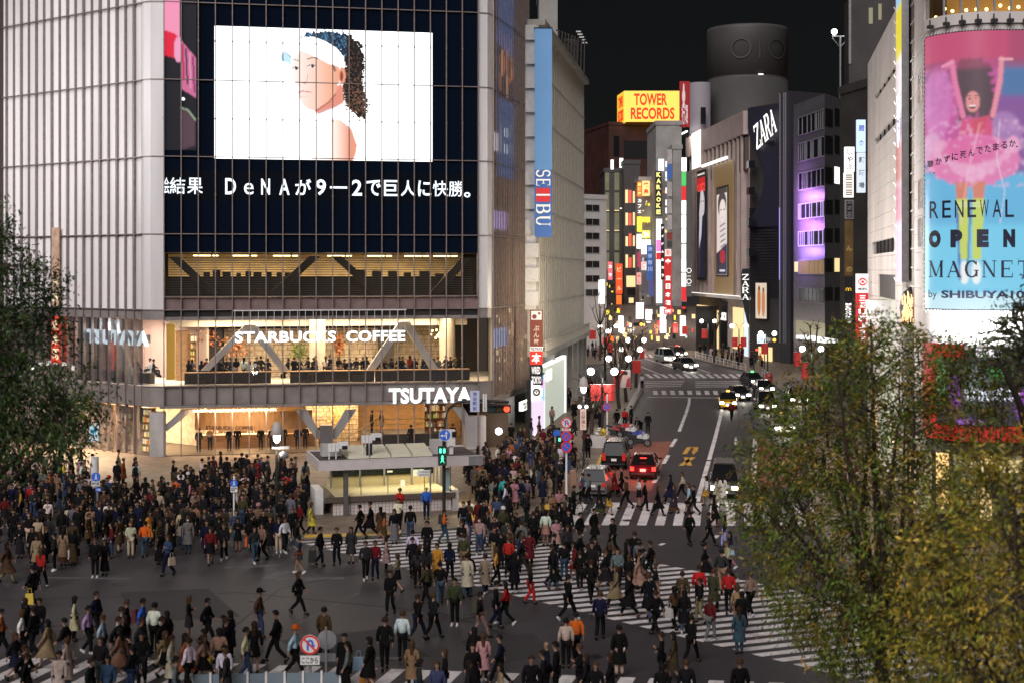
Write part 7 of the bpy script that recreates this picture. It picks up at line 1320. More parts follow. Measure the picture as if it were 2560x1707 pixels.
def leafy(label, base, Y0, poly_px, n_cl, per, size, tints, seed, thick, fork, gaps=.42, limbs=9, spread=.22):
    "crown outline given at the tree's own distance, filled through its depth with drooping clumps"
    r = random.Random(seed); t = thing('leafy_tree', label, 'tree', base); xs = [p[0] for p in poly_px]; ys = [p[1] for p in poly_px]; cl = []
    ph = [(r.uniform(.5, 2.2), r.uniform(.5, 2.2), r.uniform(.5, 2.2), r.uniform(0, 6)) for _ in range(5)]
    def dens(p): return .5 + .5 * sum(math.sin(a * p.x + b * p.y + c * p.z + d) for a, b, c, d in ph) / 2.4
    k = 0
    while len(cl) < n_cl and k < n_cl * 40:
        k += 1; x, y = r.uniform(min(xs), max(xs)), r.uniform(min(ys), max(ys))
        if not inpoly(np.array([x]), np.array([y]), poly_px)[0]: continue
        p = P(x, y, Y0); p = p + Vector((0, r.uniform(-thick, thick), 0)) ; p = Vector((p.x * 1, p.y, p.z))
        if dens(p) < gaps * r.uniform(.5, 1.3): continue
        cl.append((p.x, p.y, p.z, spread * r.uniform(.6, 1.4)))
    leaf_mesh('crown', cl, t, per, size, tints, seed); mb = MB(); f = Vector(fork); mb.tube([base, base.lerp(f, .5) + Vector((.1, 0, 0)), f], [.26, .21, .17], 10); mb.build('trunk', M_bark, t)
    tg = [Vector(c[:3]) for c in r.sample(cl, min(limbs, len(cl)))]; paths = []; mb = MB()
    for q in tg:
        m = f.lerp(q, .5) + Vector((r.uniform(-.3, .3), r.uniform(-.3, .3), .25)); ps = [f, f.lerp(m, .55) + Vector((0, 0, .12)), m, q]; mb.tube(ps, [.14, .095, .06, .025], 6); paths += [(a.lerp(b, k_ / 5)) for a, b in zip(ps[1:], ps[2:]) for k_ in range(6)]
    for c in r.sample(cl, min(len(cl), 170)):
        q = Vector(c[:3]); p0 = min(paths, key=lambda p_: (p_ - q).length + max(0, p_.z - q.z) * 1.5); mb.tube([p0, p0.lerp(q, .5) + Vector((r.uniform(-.1, .1), 0, .12)), q], [.026, .016, .008], 4, False)
    mb.build('limb', M_bark, t); return t
TG = [(.045, .075, .006, .42), (.085, .090, .008, .32), (.120, .080, .010, .18), (.19, .12, .014, .08)]
TA = [(.17, .14, .014, .45), (.28, .19, .020, .30), (.10, .115, .010, .25)]  # warm lamplight put into the leaf colours of the nearer tree
TD = [(.014, .034, .005, .5), (.024, .046, .006, .35), (.055, .062, .009, .15)]
polyR = [(1905, 1062), (1868, 1135), (1850, 1190), (1842, 1262), (1862, 1330), (1892, 1400), (1888, 1490), (1930, 1570), (1990, 1600), (2030, 1660), (2110, 1665), (2150, 1740), (2300, 1760), (2420, 1740), (2480, 1500), (2450, 1300), (2500, 1080), (2560, 960), (2520, 860), (2420, 860), (2330, 830), (2280, 830), (2250, 790), (2180, 800), (2140, 790), (2110, 830), (2060, 850), (2030, 920), (1985, 955), (1960, 1000), (1935, 1030)]
leafy('large olive-green tree with drooping leaves over the right of the crossing', Vector((8.6, 34, 0)), 34, polyR, 2700, 22, .125, TG, 11, 2.2, (8.9, 34.2, 4.4), .42, 24)
leafy('nearer tree with amber light painted into its leaves, in front of the olive one', Vector((9.6, 25, 0)), 25, [(2290, 1190), (2250, 1320), (2270, 1480), (2230, 1600), (2140, 1690), (2150, 1770), (2700, 1770), (2720, 1150), (2600, 1080), (2480, 1120), (2400, 1240)], 1000, 20, .105, TA, 12, 1.6, (9.4, 25, 3.9), .5, 9, .20)
leafy('thin sprays of a dark tree rising against the poster foot', Vector((11.2, 31, 0)), 31, [(2400, 900), (2450, 850), (2500, 790), (2530, 720), (2560, 690), (2640, 680), (2660, 900), (2560, 960), (2470, 940)], 120, 12, .12, TD, 13, 1.2, (11.3, 31, 9.8), .6, 8, .22)
leafy('dark green tree with dense leaves at the left edge', Vector((-15.2, 38, 0)), 38, [(-120, 520), (10, 530), (30, 640), (92, 650), (140, 690), (118, 745), (140, 800), (150, 905), (212, 955), (262, 985), (258, 1012), (222, 1050), (226, 1095), (176, 1135), (120, 1165), (60, 1150), (0, 1180), (-160, 1190), (-200, 700)], 1150, 26, .15, TD, 14, 1.8, (-14.9, 38, 6.5), .30, 10, .25)
# pollarded bare street trees
def bare(label, xb, yb, ytop, seed, w=1.0):
    r = random.Random(seed); g = G(xb, yb, .12); zt = P(0, ytop, g.y)[2]; t = thing('bare_tree', label, 'tree', g, 'bare pollarded street trees'); mb = MB(); f = Vector((g.x + r.uniform(-.2, .2), g.y, g.z + (zt - g.z) * .42)); mb.tube([g, g.lerp(f, .5) + Vector((r.uniform(-.1, .1), 0, 0)), f], [.2, .16, .14], 8); mb.build('trunk', M_bark, t); mb = MB()
    for k in range(7):
        a = 2 * math.pi * k / 7 + r.uniform(-.3, .3); R_ = w * r.uniform(.5, 1.3); q = Vector((f.x + R_ * math.cos(a), f.y + R_ * math.sin(a), g.z + (zt - g.z) * r.uniform(.62, .95))); m = f.lerp(q, .5) + Vector((.15 * math.cos(a), .15 * math.sin(a), -.1)); mb.tube([f, m, q], [.10, .07, .05], 6); mb.ball(q, .10, 6, 4)
        for _ in range(5): d = Vector((r.uniform(-.7, .7), r.uniform(-.7, .7), r.uniform(.1, .8))); e = q + d * w; mb.tube([q, e], [.03, .015], 4); mb.ball(e, .05, 5, 3)
    mb.build('limb', M_bark, t)
for i, (l, x, yb, yt) in enumerate((('bare tree at the kerb just beyond the street name plate', 1480, 1110, 925), ('bare tree between the second and third twin lamps', 1548, 1020, 850), ('bare tree by the woman portrait banner', 1566, 1004, 820), ('bare tree at the end of the left guard rail', 1590, 968, 800), ('bare tree at the side street corner', 1512, 950, 780), ('bare tree before the white office block', 1500, 900, 700), ('bare tree among the shop lights at the street end', 1632, 862, 745), ('bare tree in front of the OIOI shopfront', 1786, 906, 742), ('bare tree by the violet lit office block', 2030, 960, 790))): bare(l, x, yb, yt, 30 + i)
# ---------------------------------------------------------------- people
PAL = {'black': (.0055, .005, .0055), 'charcoal': (.010, .0095, .011), 'dark grey': (.022, .022, .024), 'grey': (.11, .11, .115), 'white': (.56, .54, .52), 'cream': (.40, .33, .24), 'beige': (.21, .15, .095), 'tan': (.18, .11, .058), 'brown': (.058, .030, .016), 'rust': (.30, .085, .025), 'red': (.33, .014, .014), 'dark red': (.10, .009, .011), 'orange': (.50, .095, .014), 'yellow': (.55, .40, .05), 'mustard': (.40, .22, .03), 'olive': (.040, .038, .018), 'navy': (.007, .009, .026), 'blue': (.03, .13, .46), 'denim': (.032, .052, .095), 'light blue': (.26, .38, .52), 'teal': (.03, .33, .40), 'pink': (.34, .18, .18), 'lilac': (.32, .26, .44), 'yellow-green': (.38, .36, .05)}
HAIRC = [(.010, .008, .007), (.012, .010, .009), (.03, .016, .010), (.055, .03, .016)]
M_skin = mat('skin', objcol=True, rough=.55, spec=.3); M_cloth = mat('cloth', objcol=True, rough=.85, var=.3, scale=7, bump=.6, spec=.1); M_hair = mat('hair', objcol=True, rough=.8, spec=.1); M_eye = mat('eye dark', (.01, .008, .008), .3); M_lip = mat('lip', (.22, .05, .045), .5)
def skin_mesh(name, nodes, sub=1, flat=None):
    "nodes: {key: (parent, (x,y,z), r)}; grown with a Skin modifier from the root"
    me = bpy.data.meshes.new(name); bm = bmesh.new(); L = bm.verts.layers.skin.verify(); V = {}
    for k, (par, co, r) in nodes.items():
        v = bm.verts.new(co); v[L].radius = (r, r); v[L].use_root = par is None; V[k] = v
        if par is not None: bm.edges.new((V[par], v))
    bm.to_mesh(me); bm.free(); o = bpy.data.objects.new(name, me); COL.objects.link(o); sk = o.modifiers.new('s', 'SKIN'); sk.use_smooth_shade = True; sk.branch_smoothing = .2
    if sub: o.modifiers.new('u', 'SUBSURF').levels = sub
    dg = bpy.context.evaluated_depsgraph_get(); m2 = bpy.data.meshes.new_from_object(o.evaluated_get(dg)); v = np.array([q.co[:] for q in m2.vertices]); f = [tuple(q.vertices) for q in m2.polygons]
    bpy.data.objects.remove(o); bpy.data.meshes.remove(me); bpy.data.meshes.remove(m2)
    if flat is not None:
        t = (v[:, 2] > .78) & (v[:, 2] < 1.46) & (np.abs(v[:, 0]) < .21); v[t, 1] = flat + (v[t, 1] - flat) * .74
    return v, f
def pose_joints(kind):
    J = dict(pel=(0, 0, .93), hl=(-.09, 0, .89), hr=(.09, 0, .89), wa=(0, 0, 1.08), ch=(0, -.01, 1.28), sl=(-.175, 0, 1.39), sr=(.175, 0, 1.39), ne=(0, -.005, 1.45))
    J.update(kl=(-.095, -.01, .50), al=(-.095, .02, .09), tl=(-.10, -.10, .04), kr=(.095, -.01, .50), ar=(.095, .02, .09), tr=(.10, -.10, .04), el=(-.235, .03, 1.12), wl=(-.25, -.05, .88), er=(.235, .03, 1.12), wr=(.25, -.05, .88))
    if kind == 'stride': J.update(kl=(-.09, -.20, .51), al=(-.09, -.33, .10), tl=(-.09, -.45, .07), kr=(.09, .05, .49), ar=(.09, .36, .16), tr=(.09, .28, .05), el=(-.23, .13, 1.13), wl=(-.24, .16, .90), er=(.23, -.06, 1.13), wr=(.23, -.22, .95))
    if kind == 'step': J.update(kl=(-.09, -.13, .50), al=(-.09, -.14, .09), tl=(-.09, -.26, .045), kr=(.09, -.02, .48), ar=(.09, .25, .13), tr=(.09, .15, .05), el=(-.23, .09, 1.12), wl=(-.25, .06, .88), er=(.23, -.02, 1.12), wr=(.23, -.13, .90))
    if kind in ('phone', 'phonewalk'): J.update(er=(.21, .02, 1.13), wr=(.09, -.24, 1.22), el=(-.22, .02, 1.13), wl=(-.15, -.18, 1.06))
    if kind == 'phonewalk': J.update(kl=(-.09, -.15, .50), al=(-.09, -.20, .09), tl=(-.09, -.32, .05), kr=(.09, .0, .48), ar=(.09, .28, .14), tr=(.09, .18, .05))
    if kind == 'raise': J.update(er=(.25, -.10, 1.30), wr=(.15, -.24, 1.50))
    if kind == 'bend': J.update(wa=(0, -.12, 1.03), ch=(0, -.28, 1.12), sl=(-.175, -.36, 1.14), sr=(.175, -.36, 1.14), ne=(0, -.42, 1.15), el=(-.2, -.42, .90), wl=(-.15, -.52, .72), er=(.2, -.42, .90), wr=(.15, -.52, .72))
    if kind == 'sit': J.update(kl=(-.11, -.42, .90), al=(-.11, -.40, .48), tl=(-.11, -.52, .44), kr=(.11, -.42, .90), ar=(.11, -.40, .48), tr=(.11, -.52, .44), el=(-.24, -.08, 1.15), wl=(-.15, -.30, 1.12), er=(.24, -.08, 1.15), wr=(.15, -.30, 1.12))
    return {k: Vector(v) for k, v in J.items()}
PROTO = {}
def mk(name, v, f, mats_, mi=None):
    me = bpy.data.meshes.new(name); me.from_pydata([tuple(q) for q in v], [], f); [me.materials.append(m) for m in mats_]
    if mi: me.polygons.foreach_set('material_index', mi)
    me.polygons.foreach_set('use_smooth', [True] * len(f)); me.update(); return me
def proto(kind):
    if kind in PROTO: return PROTO[kind]
    J = pose_joints(kind); d = {}; hb = J['ne'] + Vector((0, -.01, .0)); hz = Vector((hb.x, hb.y - (.05 if kind == 'bend' else .012), hb.z + .155)); h = lambda x, y, z: hz + Vector((x, y, z)) * .95
    N = {'pel': (None, J['pel'], .11), 'wa': ('pel', J['wa'], .095), 'ch': ('wa', J['ch'], .105), 'ne': ('ch', J['ne'], .052), 'jaw': ('ne', h(0, -.02, -.055), .062), 'cr': ('jaw', h(0, .008, .035), .092), 'top': ('cr', h(0, .012, .092), .062)}
    for s, q in (('l', -1), ('r', 1)):
        N['h' + s] = ('pel', J['h' + s], .088); N['k' + s] = ('h' + s, J['k' + s], .058); N['a' + s] = ('k' + s, J['a' + s], .040); N['t' + s] = ('a' + s, J['t' + s], .032)
        N['s' + s] = ('ch', J['s' + s], .046); N['e' + s] = ('s' + s, J['e' + s], .043); N['w' + s] = ('e' + s, J['w' + s], .027)
        fd = (J['w' + s] - J['e' + s]).normalized(); sd = Vector((q, 0, 0)); fw = fd.cross(sd).normalized() * q; pm = J['w' + s] + fd * .055; N['p' + s] = ('w' + s, pm, .026)
        for i in range(4): b = pm + fd * .03 + fw * (.026 - .0175 * i) * 1.0; ln = (.034, .040, .037, .028)[i]; N[f'f{s}{i}'] = ('p' + s, b, .0092); N[f'g{s}{i}'] = (f'f{s}{i}', b + fd * ln - sd * .006, .0085); N[f'i{s}{i}'] = (f'g{s}{i}', b + fd * ln * 1.75 - sd * .022, .0075)
        N['th' + s] = ('p' + s, pm - fd * .012 + fw * .034, .0105); N['tk' + s] = ('th' + s, pm + fd * .025 + fw * .05 - sd * .012, .009)
    v, f = skin_mesh('b', N, 1, J['ch'].y if kind != 'bend' else None); v = list(map(tuple, v)); mi = [0] * len(f)
    mb = MB(); mb.add([h(-.014, -.088, -.022), h(.014, -.088, -.022), h(0, -.122, -.03), h(0, -.092, .018)], [(0, 1, 2), (0, 2, 3), (1, 3, 2)]); [mb.ball(h(q * .096, .01, -.005), .02, 6, 4, 1.5) for q in (-1, 1)]; n0 = len(mb.f)
    [mb.ball(h(q * .034, -.083, .012), .0125, 6, 4, .7) for q in (-1, 1)]; n1 = len(mb.f); mb.box(h(0, -.085, -.058), (.042, .012, .011)); b = len(v); v += mb.v; f += [tuple(b + i for i in q) for q in mb.f]; mi += [0] * n0 + [1] * (n1 - n0) + [2] * (len(mb.f) - n1)
    d['body'] = mk('body', v, f, [M_skin, M_eye, M_lip], mi); d['head'] = hz
    T_ = {'wa': (None, J['wa'] + Vector((0, 0, -.06)), .142), 'hem': ('wa', J['pel'] + Vector((0, 0, -.03)), .155), 'ch': ('wa', J['ch'], .170), 'nk': ('ch', J['ne'] + Vector((0, .012, .0)), .080)}
    for s in 'lr': T_['s' + s] = ('ch', J['s' + s], .088); T_['e' + s] = ('s' + s, J['e' + s], .070); T_['w' + s] = ('e' + s, J['w' + s] - (J['w' + s] - J['e' + s]) * .06, .050)
    d['jacket'] = mk('jacket', *skin_mesh('j', T_, 1, J['ch'].y if kind != 'bend' else None), [M_cloth])
    T3 = {k: (p_, c, r * .86) for k, (p_, c, r) in T_.items()}
    for s in 'lr': T3['e' + s] = ('s' + s, J['s' + s].lerp(J['e' + s], .85), .052); T3.pop('w' + s)
    d['tshirt'] = mk('shirt', *skin_mesh('ts', T3, 1, J['ch'].y if kind != 'bend' else None), [M_cloth])
    B_ = {'pel': (None, J['pel'], .136)}
    for s in 'lr': B_['h' + s] = ('pel', J['h' + s], .104); B_['k' + s] = ('h' + s, J['k' + s], .080); B_['a' + s] = ('k' + s, J['a' + s] + Vector((0, 0, .01)), .062)
    d['trousers'] = mk('trousers', *skin_mesh('p', B_, 1), [M_cloth])
    S_ = dict(B_)
    for s in 'lr': S_['k' + s] = ('h' + s, J['h' + s].lerp(J['k' + s], .75), .088); S_.pop('a' + s)
    d['shorts'] = mk('shorts', *skin_mesh('sh', S_, 1), [M_cloth])
    def skirt(z0, z1, f0, f1, nm):
        kn = lambda z: [J['h' + s].lerp(J['k' + s], min(1, (.89 - z) / .39)) if z > .5 else J['k' + s].lerp(J['a' + s], (.5 - z) / .41) for s in 'lr']; mb = MB(); vs = []; n = 18; st = 6
        for i in range(st + 1):
            z = z0 + (z1 - z0) * i / st; a, b = kn(min(z, .88)); cy_ = (a.y + b.y) / 2 if z < .88 else J['pel'].y; sp = abs(a.y - b.y) / 2 if z < .88 else 0; k = i / st; rx_ = f0 + (f1 - f0) * k; ry_ = rx_ * .8 + sp * 1.06
            vs += [(rx_ * math.cos(2 * math.pi * j / n) * (1 + .05 * k * math.cos(5 * 2 * math.pi * j / n)), cy_ + ry_ * math.sin(2 * math.pi * j / n), z) for j in range(n)]
        return mk(nm, vs, [(i * n + j, i * n + (j + 1) % n, (i + 1) * n + (j + 1) % n, (i + 1) * n + j) for i in range(st) for j in range(n)], [M_cloth])
    d['skirt'] = skirt(1.03, .58, .135, .22, 'skirt'); d['long skirt'] = skirt(1.03, .22, .135, .25, 'skirt'); d['coattail'] = skirt(1.08, .46, .172, .262, 'coat_skirt')
    mb = MB()
    for s in 'lr':
        a, t_ = J['a' + s], J['t' + s]; dr = (t_ - a); dr = dr.normalized(); up = Vector((1, 0, 0)).cross(dr).normalized(); up = up if up.z > 0 else -up; c = a.lerp(t_, .45) - up * .02; M_ = Matrix((Vector((1, 0, 0)), dr, up)).transposed(); mb.lathe([(.001, -.05), (.7, -.045), (.75, -.02), (.62, .02), (.4, .055), (.001, .06)], (0, 0, 0), 10)
        nv = 6 * 10; mb.v[-nv:] = [tuple(c + M_ @ Vector((q[0] * .062, q[1] * .185, q[2]))) for q in mb.v[-nv:]]
    d['shoes'] = mk('shoes', mb.v, mb.f, [M_cloth])
    PROTO[kind] = d; return d
def hairs():
    def cap(nm, r, zcut, back=0.0, wd=1.0):
        mb = MB(); n, m = 16, 9; vs = []; fs = []
        for i in range(m + 1):
            th = math.pi * i / m * .62
            for j in range(n): a = 2 * math.pi * j / n; vs.append((r * wd * math.sin(th) * math.cos(a), .012 + r * 1.08 * math.sin(th) * math.sin(a), .025 + r * 1.12 * math.cos(th)))
        for i in range(m):
            for j in range(n):
                q = [i * n + j, i * n + (j + 1) % n, (i + 1) * n + (j + 1) % n, (i + 1) * n + j]; c = np.mean([vs[k] for k in q], 0)
                if c[1] < -.045 and c[2] < zcut: continue
                fs.append(tuple(q))
        if back:
            b = len(vs); st = 5
            for i in range(st + 1):
                z = .03 - back * i / st; k = i / st; vs += [((.098 - .02 * k) * math.cos(a), .015 + (.10 + .02 * k) * math.sin(a), z) for a in np.linspace(R(-22), R(202), 10)]
            fs += [(b + i * 10 + j, b + i * 10 + j + 1, b + i * 10 + 11 + j, b + i * 10 + 10 + j) for i in range(st) for j in range(9)]
        return mk('hair', vs, fs, [M_hair])
    mb = MB(); mb.lathe([(.118, -.01), (.122, .04), (.105, .10), (.06, .135), (.001, .145)], (0, .01, .03), 16); mb.box((0, -.14, .035), (.15, .12, .014))
    return {'short': cap('short', .108, .055), 'bob': cap('bob', .112, .06, .15), 'long': cap('long', .112, .06, .36), 'cap': mk('cap', mb.v, mb.f, [M_cloth])}
HAIR = hairs()
mb = MB(); mb.lathe([(.001, -.03), (.045, -.02), (.055, .01), (.03, .035)], (0, 0, 0), 10); MASK = mk('mask', [(x, y * .5 - .088, z - .045) for x, y, z in mb.v], mb.f, [M_cloth])
SKINS = [(.30, .175, .12), (.27, .155, .10), (.34, .205, .145), (.25, .14, .092)]
people = []; used = set(); PRND = random.Random(21)
LM = [('the kiosk', 985, 1287), ('the dark signal pole', 1110, 1294), ('the no U-turn sign', 775, 1712), ('the middle blue walking sign', 585, 1302), ('the blue sign by the bookshop', 244, 1302), ('the bell lamp', 692, 1314), ('the grey stone bollards', 1222, 1302), ('the prohibition pole', 1416, 1264), ('the braking red car', 1612, 1190), ('the boxy van', 1811, 1235), ('the leafy tree', 1880, 1450), ('the low fence', 640, 1712), ('the orange box', 912, 1712), ('the bookshop window', 300, 1190), ('the coffee counter', 560, 1180), ('the bright hoarding', 1390, 1075), ('the pushed bicycle', 1466, 1290), ('the motorbikes', 1575, 1108), ('the yellow paving', 1185, 1282), ('the name plate lamp', 1459, 1172), ('the silver car', 1494, 1230), ('the yellow taxi', 1820, 1018)]
def where(x, y):
    if 930 + (y - 1350) * 2.4 < x < 1270 + (y - 1320) * 3.6 and 1340 < y < 1660:
        k = (y - 1340) / 320; zone = 'upper' if k < .22 else ('middle' if k < .5 else 'lower'); opts = [f'on the {zone} stripes of the diagonal crossing']
    elif y > 1640 and not 560 < x < 860: opts = ['on the %s stripes of the near crossing' % ('left' if x < 560 else 'centre' if x < 1150 else 'right')]
    elif 1246 < y < 1325 and 1420 < x < 1870: opts = ['on the %s of the street crossing' % ('left half' if x < 1640 else 'right half')]
    elif 1430 < y <= 1640 and x < 1000: opts = ['on the bare asphalt %s' % ('at far left' if x < 250 else 'at left' if x < 560 else 'in the middle')]
    elif y < 1250 and x > 1430: opts = []
    else: opts = []
    for n, a, b in sorted(LM, key=lambda l: (l[1] - x) ** 2 + ((l[2] - y) * 2.2) ** 2)[:4]:
        dx, dy = x - a, (y - b) * 2.2; rel = ('right of ' if dx > 0 else 'left of ') if abs(dx) > abs(dy) else ('in front of ' if dy > 0 else 'behind '); opts.append(rel + n)
    return opts
HD = {'R': 90, 'L': -90, 'T': 0, 'A': 180, 'TR': 45, 'TL': -45, 'AR': 135, 'AL': -135}
VB = {'R': 'heading right', 'L': 'heading left', 'T': 'facing the viewer', 'A': 'seen from behind', 'TR': 'heading forward right', 'TL': 'heading forward left', 'AR': 'heading away right', 'AL': 'heading away left'}
def person(x, y, top, tk, bot, bk, hr='short', hd='T', pz='stride', shoe=None, capc=None, mask=False, z=None, label=None, sc=None):
    p = PRND; on_pave = False
    if z is None:
        for (xa, ya), (xb, yb) in zip(edgeL, edgeL[1:]):
            if xa <= x <= xb and y < ya + (yb - ya) * (x - xa) / (xb - xa): on_pave = True
        z = .12 if on_pave else 0.0
    g = G(x, y, z)
    for v in VARS(top, tk, bot, bk, hr, hd, x, y, capc):
        if label or (v not in used and len(v.split()) <= 16): break
    lab = label or v; used.add(lab); d = proto(pz); t = thing('person', lab, 'person', g, 'people at the junction', R(HD[hd] + p.uniform(-16, 16))); s = sc or p.uniform(.96, 1.06) * (.95 if hr in ('long', 'bob') else 1.0); t.scale = (s, s, s)
    def add(nm, me, c, loc=None):
        o = bpy.data.objects.new(nm, me); COL.objects.link(o); o.parent = t; o.color = (*c, 1)
        if loc is not None: o.location = loc
    jit = lambda c: tuple(q * p.uniform(.85, 1.18) for q in c)
    add('body', d['body'], p.choice(SKINS)); tc = jit(PAL[top]); add('jacket' if tk != 'T-shirt' else 'shirt', d['tshirt' if tk == 'T-shirt' else 'jacket'], tc); bc = jit(PAL[bot])
    add(bk.replace('long ', '').replace('jeans', 'trousers'), d[{'jeans': 'trousers'}.get(bk, bk)], bc); hc = p.choice(HAIRC)
    if tk in ('coat', 'long coat'): add('coat_skirt', d['coattail'], tc)
    add('shoes', d['shoes'], PAL[shoe] if shoe else p.choice([(.012, .012, .012)] * 4 + [(.5, .5, .5), (.05, .03, .02)]))
    if hr != 'bald': add('hair', HAIR[hr], hc, d['head'])
    if capc: add('cap', HAIR['cap'], PAL[capc], d['head'])
    if mask: add('mask', MASK, (.62, .62, .62), d['head'])
    people.append((x, y)); return t
def VARS(top, tk, bot, bk, hr, hd, x, y, capc):
    w = where(x, y); base = f'person in {top} {tk} and {bot} {bk}'; h = {'long': 'long hair', 'bob': 'bobbed hair', 'short': 'short hair', 'bald': 'bald head'}[hr]; vb = VB[hd]; cp = f'{capc} cap' if capc else None
    if cp: yield f'{base}, {cp}, {w[0]}'
    for q in w: yield f'{base}, {q}'
    for q in w: yield f'{base}, {vb}, {q}'
    for q in w: yield f'{base}, {h}, {q}'
    for q, r_ in zip(w, w[1:]): yield f'{base}, {q}, {r_}'
    yield f'person in {top} {tk}, {h}, {vb}, {w[0]}'
    for q in w[1:]: yield f'person in {top} {tk}, {h}, {vb}, {q}'
    yield base + ' ' + w[0]
def bag(kind, colr, x, y, hd, label, z=0):
    g = G(x, y, z); t = thing({'tote': 'tote_bag', 'shopping': 'shopping_bag', 'backpack': 'backpack', 'suitcase': 'suitcase', 'handbag': 'handbag'}[kind], label, 'suitcase' if kind == 'suitcase' else 'bag', g, None, R(HD[hd])); mb = MB(); m = mat('bag cloth', objcol=True, rough=.7)
    w, dp, h, c = {'tote': (.12, .34, .34, (.31, 0, .68)), 'shopping': (.13, .36, .42, (.32, -.02, .52)), 'backpack': (.30, .17, .44, (0, .20, 1.20)), 'suitcase': (.24, .38, .56, (.36, .25, .36)), 'handbag': (.11, .28, .20, (.30, 0, .80))}[kind]; x_, y_, z_ = c; k = .82
    mb.hexa([(x_ - w / 2, y_ - dp / 2, z_ - h / 2), (x_ + w / 2, y_ - dp / 2, z_ - h / 2), (x_ + w / 2, y_ + dp / 2, z_ - h / 2), (x_ - w / 2, y_ + dp / 2, z_ - h / 2), (x_ - w / 2 * k, y_ - dp / 2 * k, z_ + h / 2), (x_ + w / 2 * k, y_ - dp / 2 * k, z_ + h / 2), (x_ + w / 2 * k, y_ + dp / 2 * k, z_ + h / 2), (x_ - w / 2 * k, y_ + dp / 2 * k, z_ + h / 2)])
    me_o = mb.build('bag_body', m); me_o.parent = t; me_o.color = (*PAL[colr], 1); mb = MB()
    if kind == 'backpack': [mb.tube([(q * .10, .12, 1.36), (q * .12, -.13, 1.36), (q * .12, -.14, 1.15), (q * .12, .10, 1.02)], .016, 5) for q in (-1, 1)]
    elif kind == 'suitcase': [mb.tube([(x_, y_ + q * .12, z_ + h / 2), (x_ - .1, y_ - .15, .96)], .012, 5) for q in (-1, 1)]
    else: mb.tube([(x_, y_ - dp * .25, z_ + h / 2 - .01), (x_ - .03, y_ - .05, z_ + h / 2 + .2), (x_ - .03, y_ + .05, z_ + h / 2 + .2), (x_, y_ + dp * .25, z_ + h / 2 - .01)], .012, 5)
    st = mb.build('strap', M_cloth); st.parent = t; st.color = (*PAL[colr], 1)
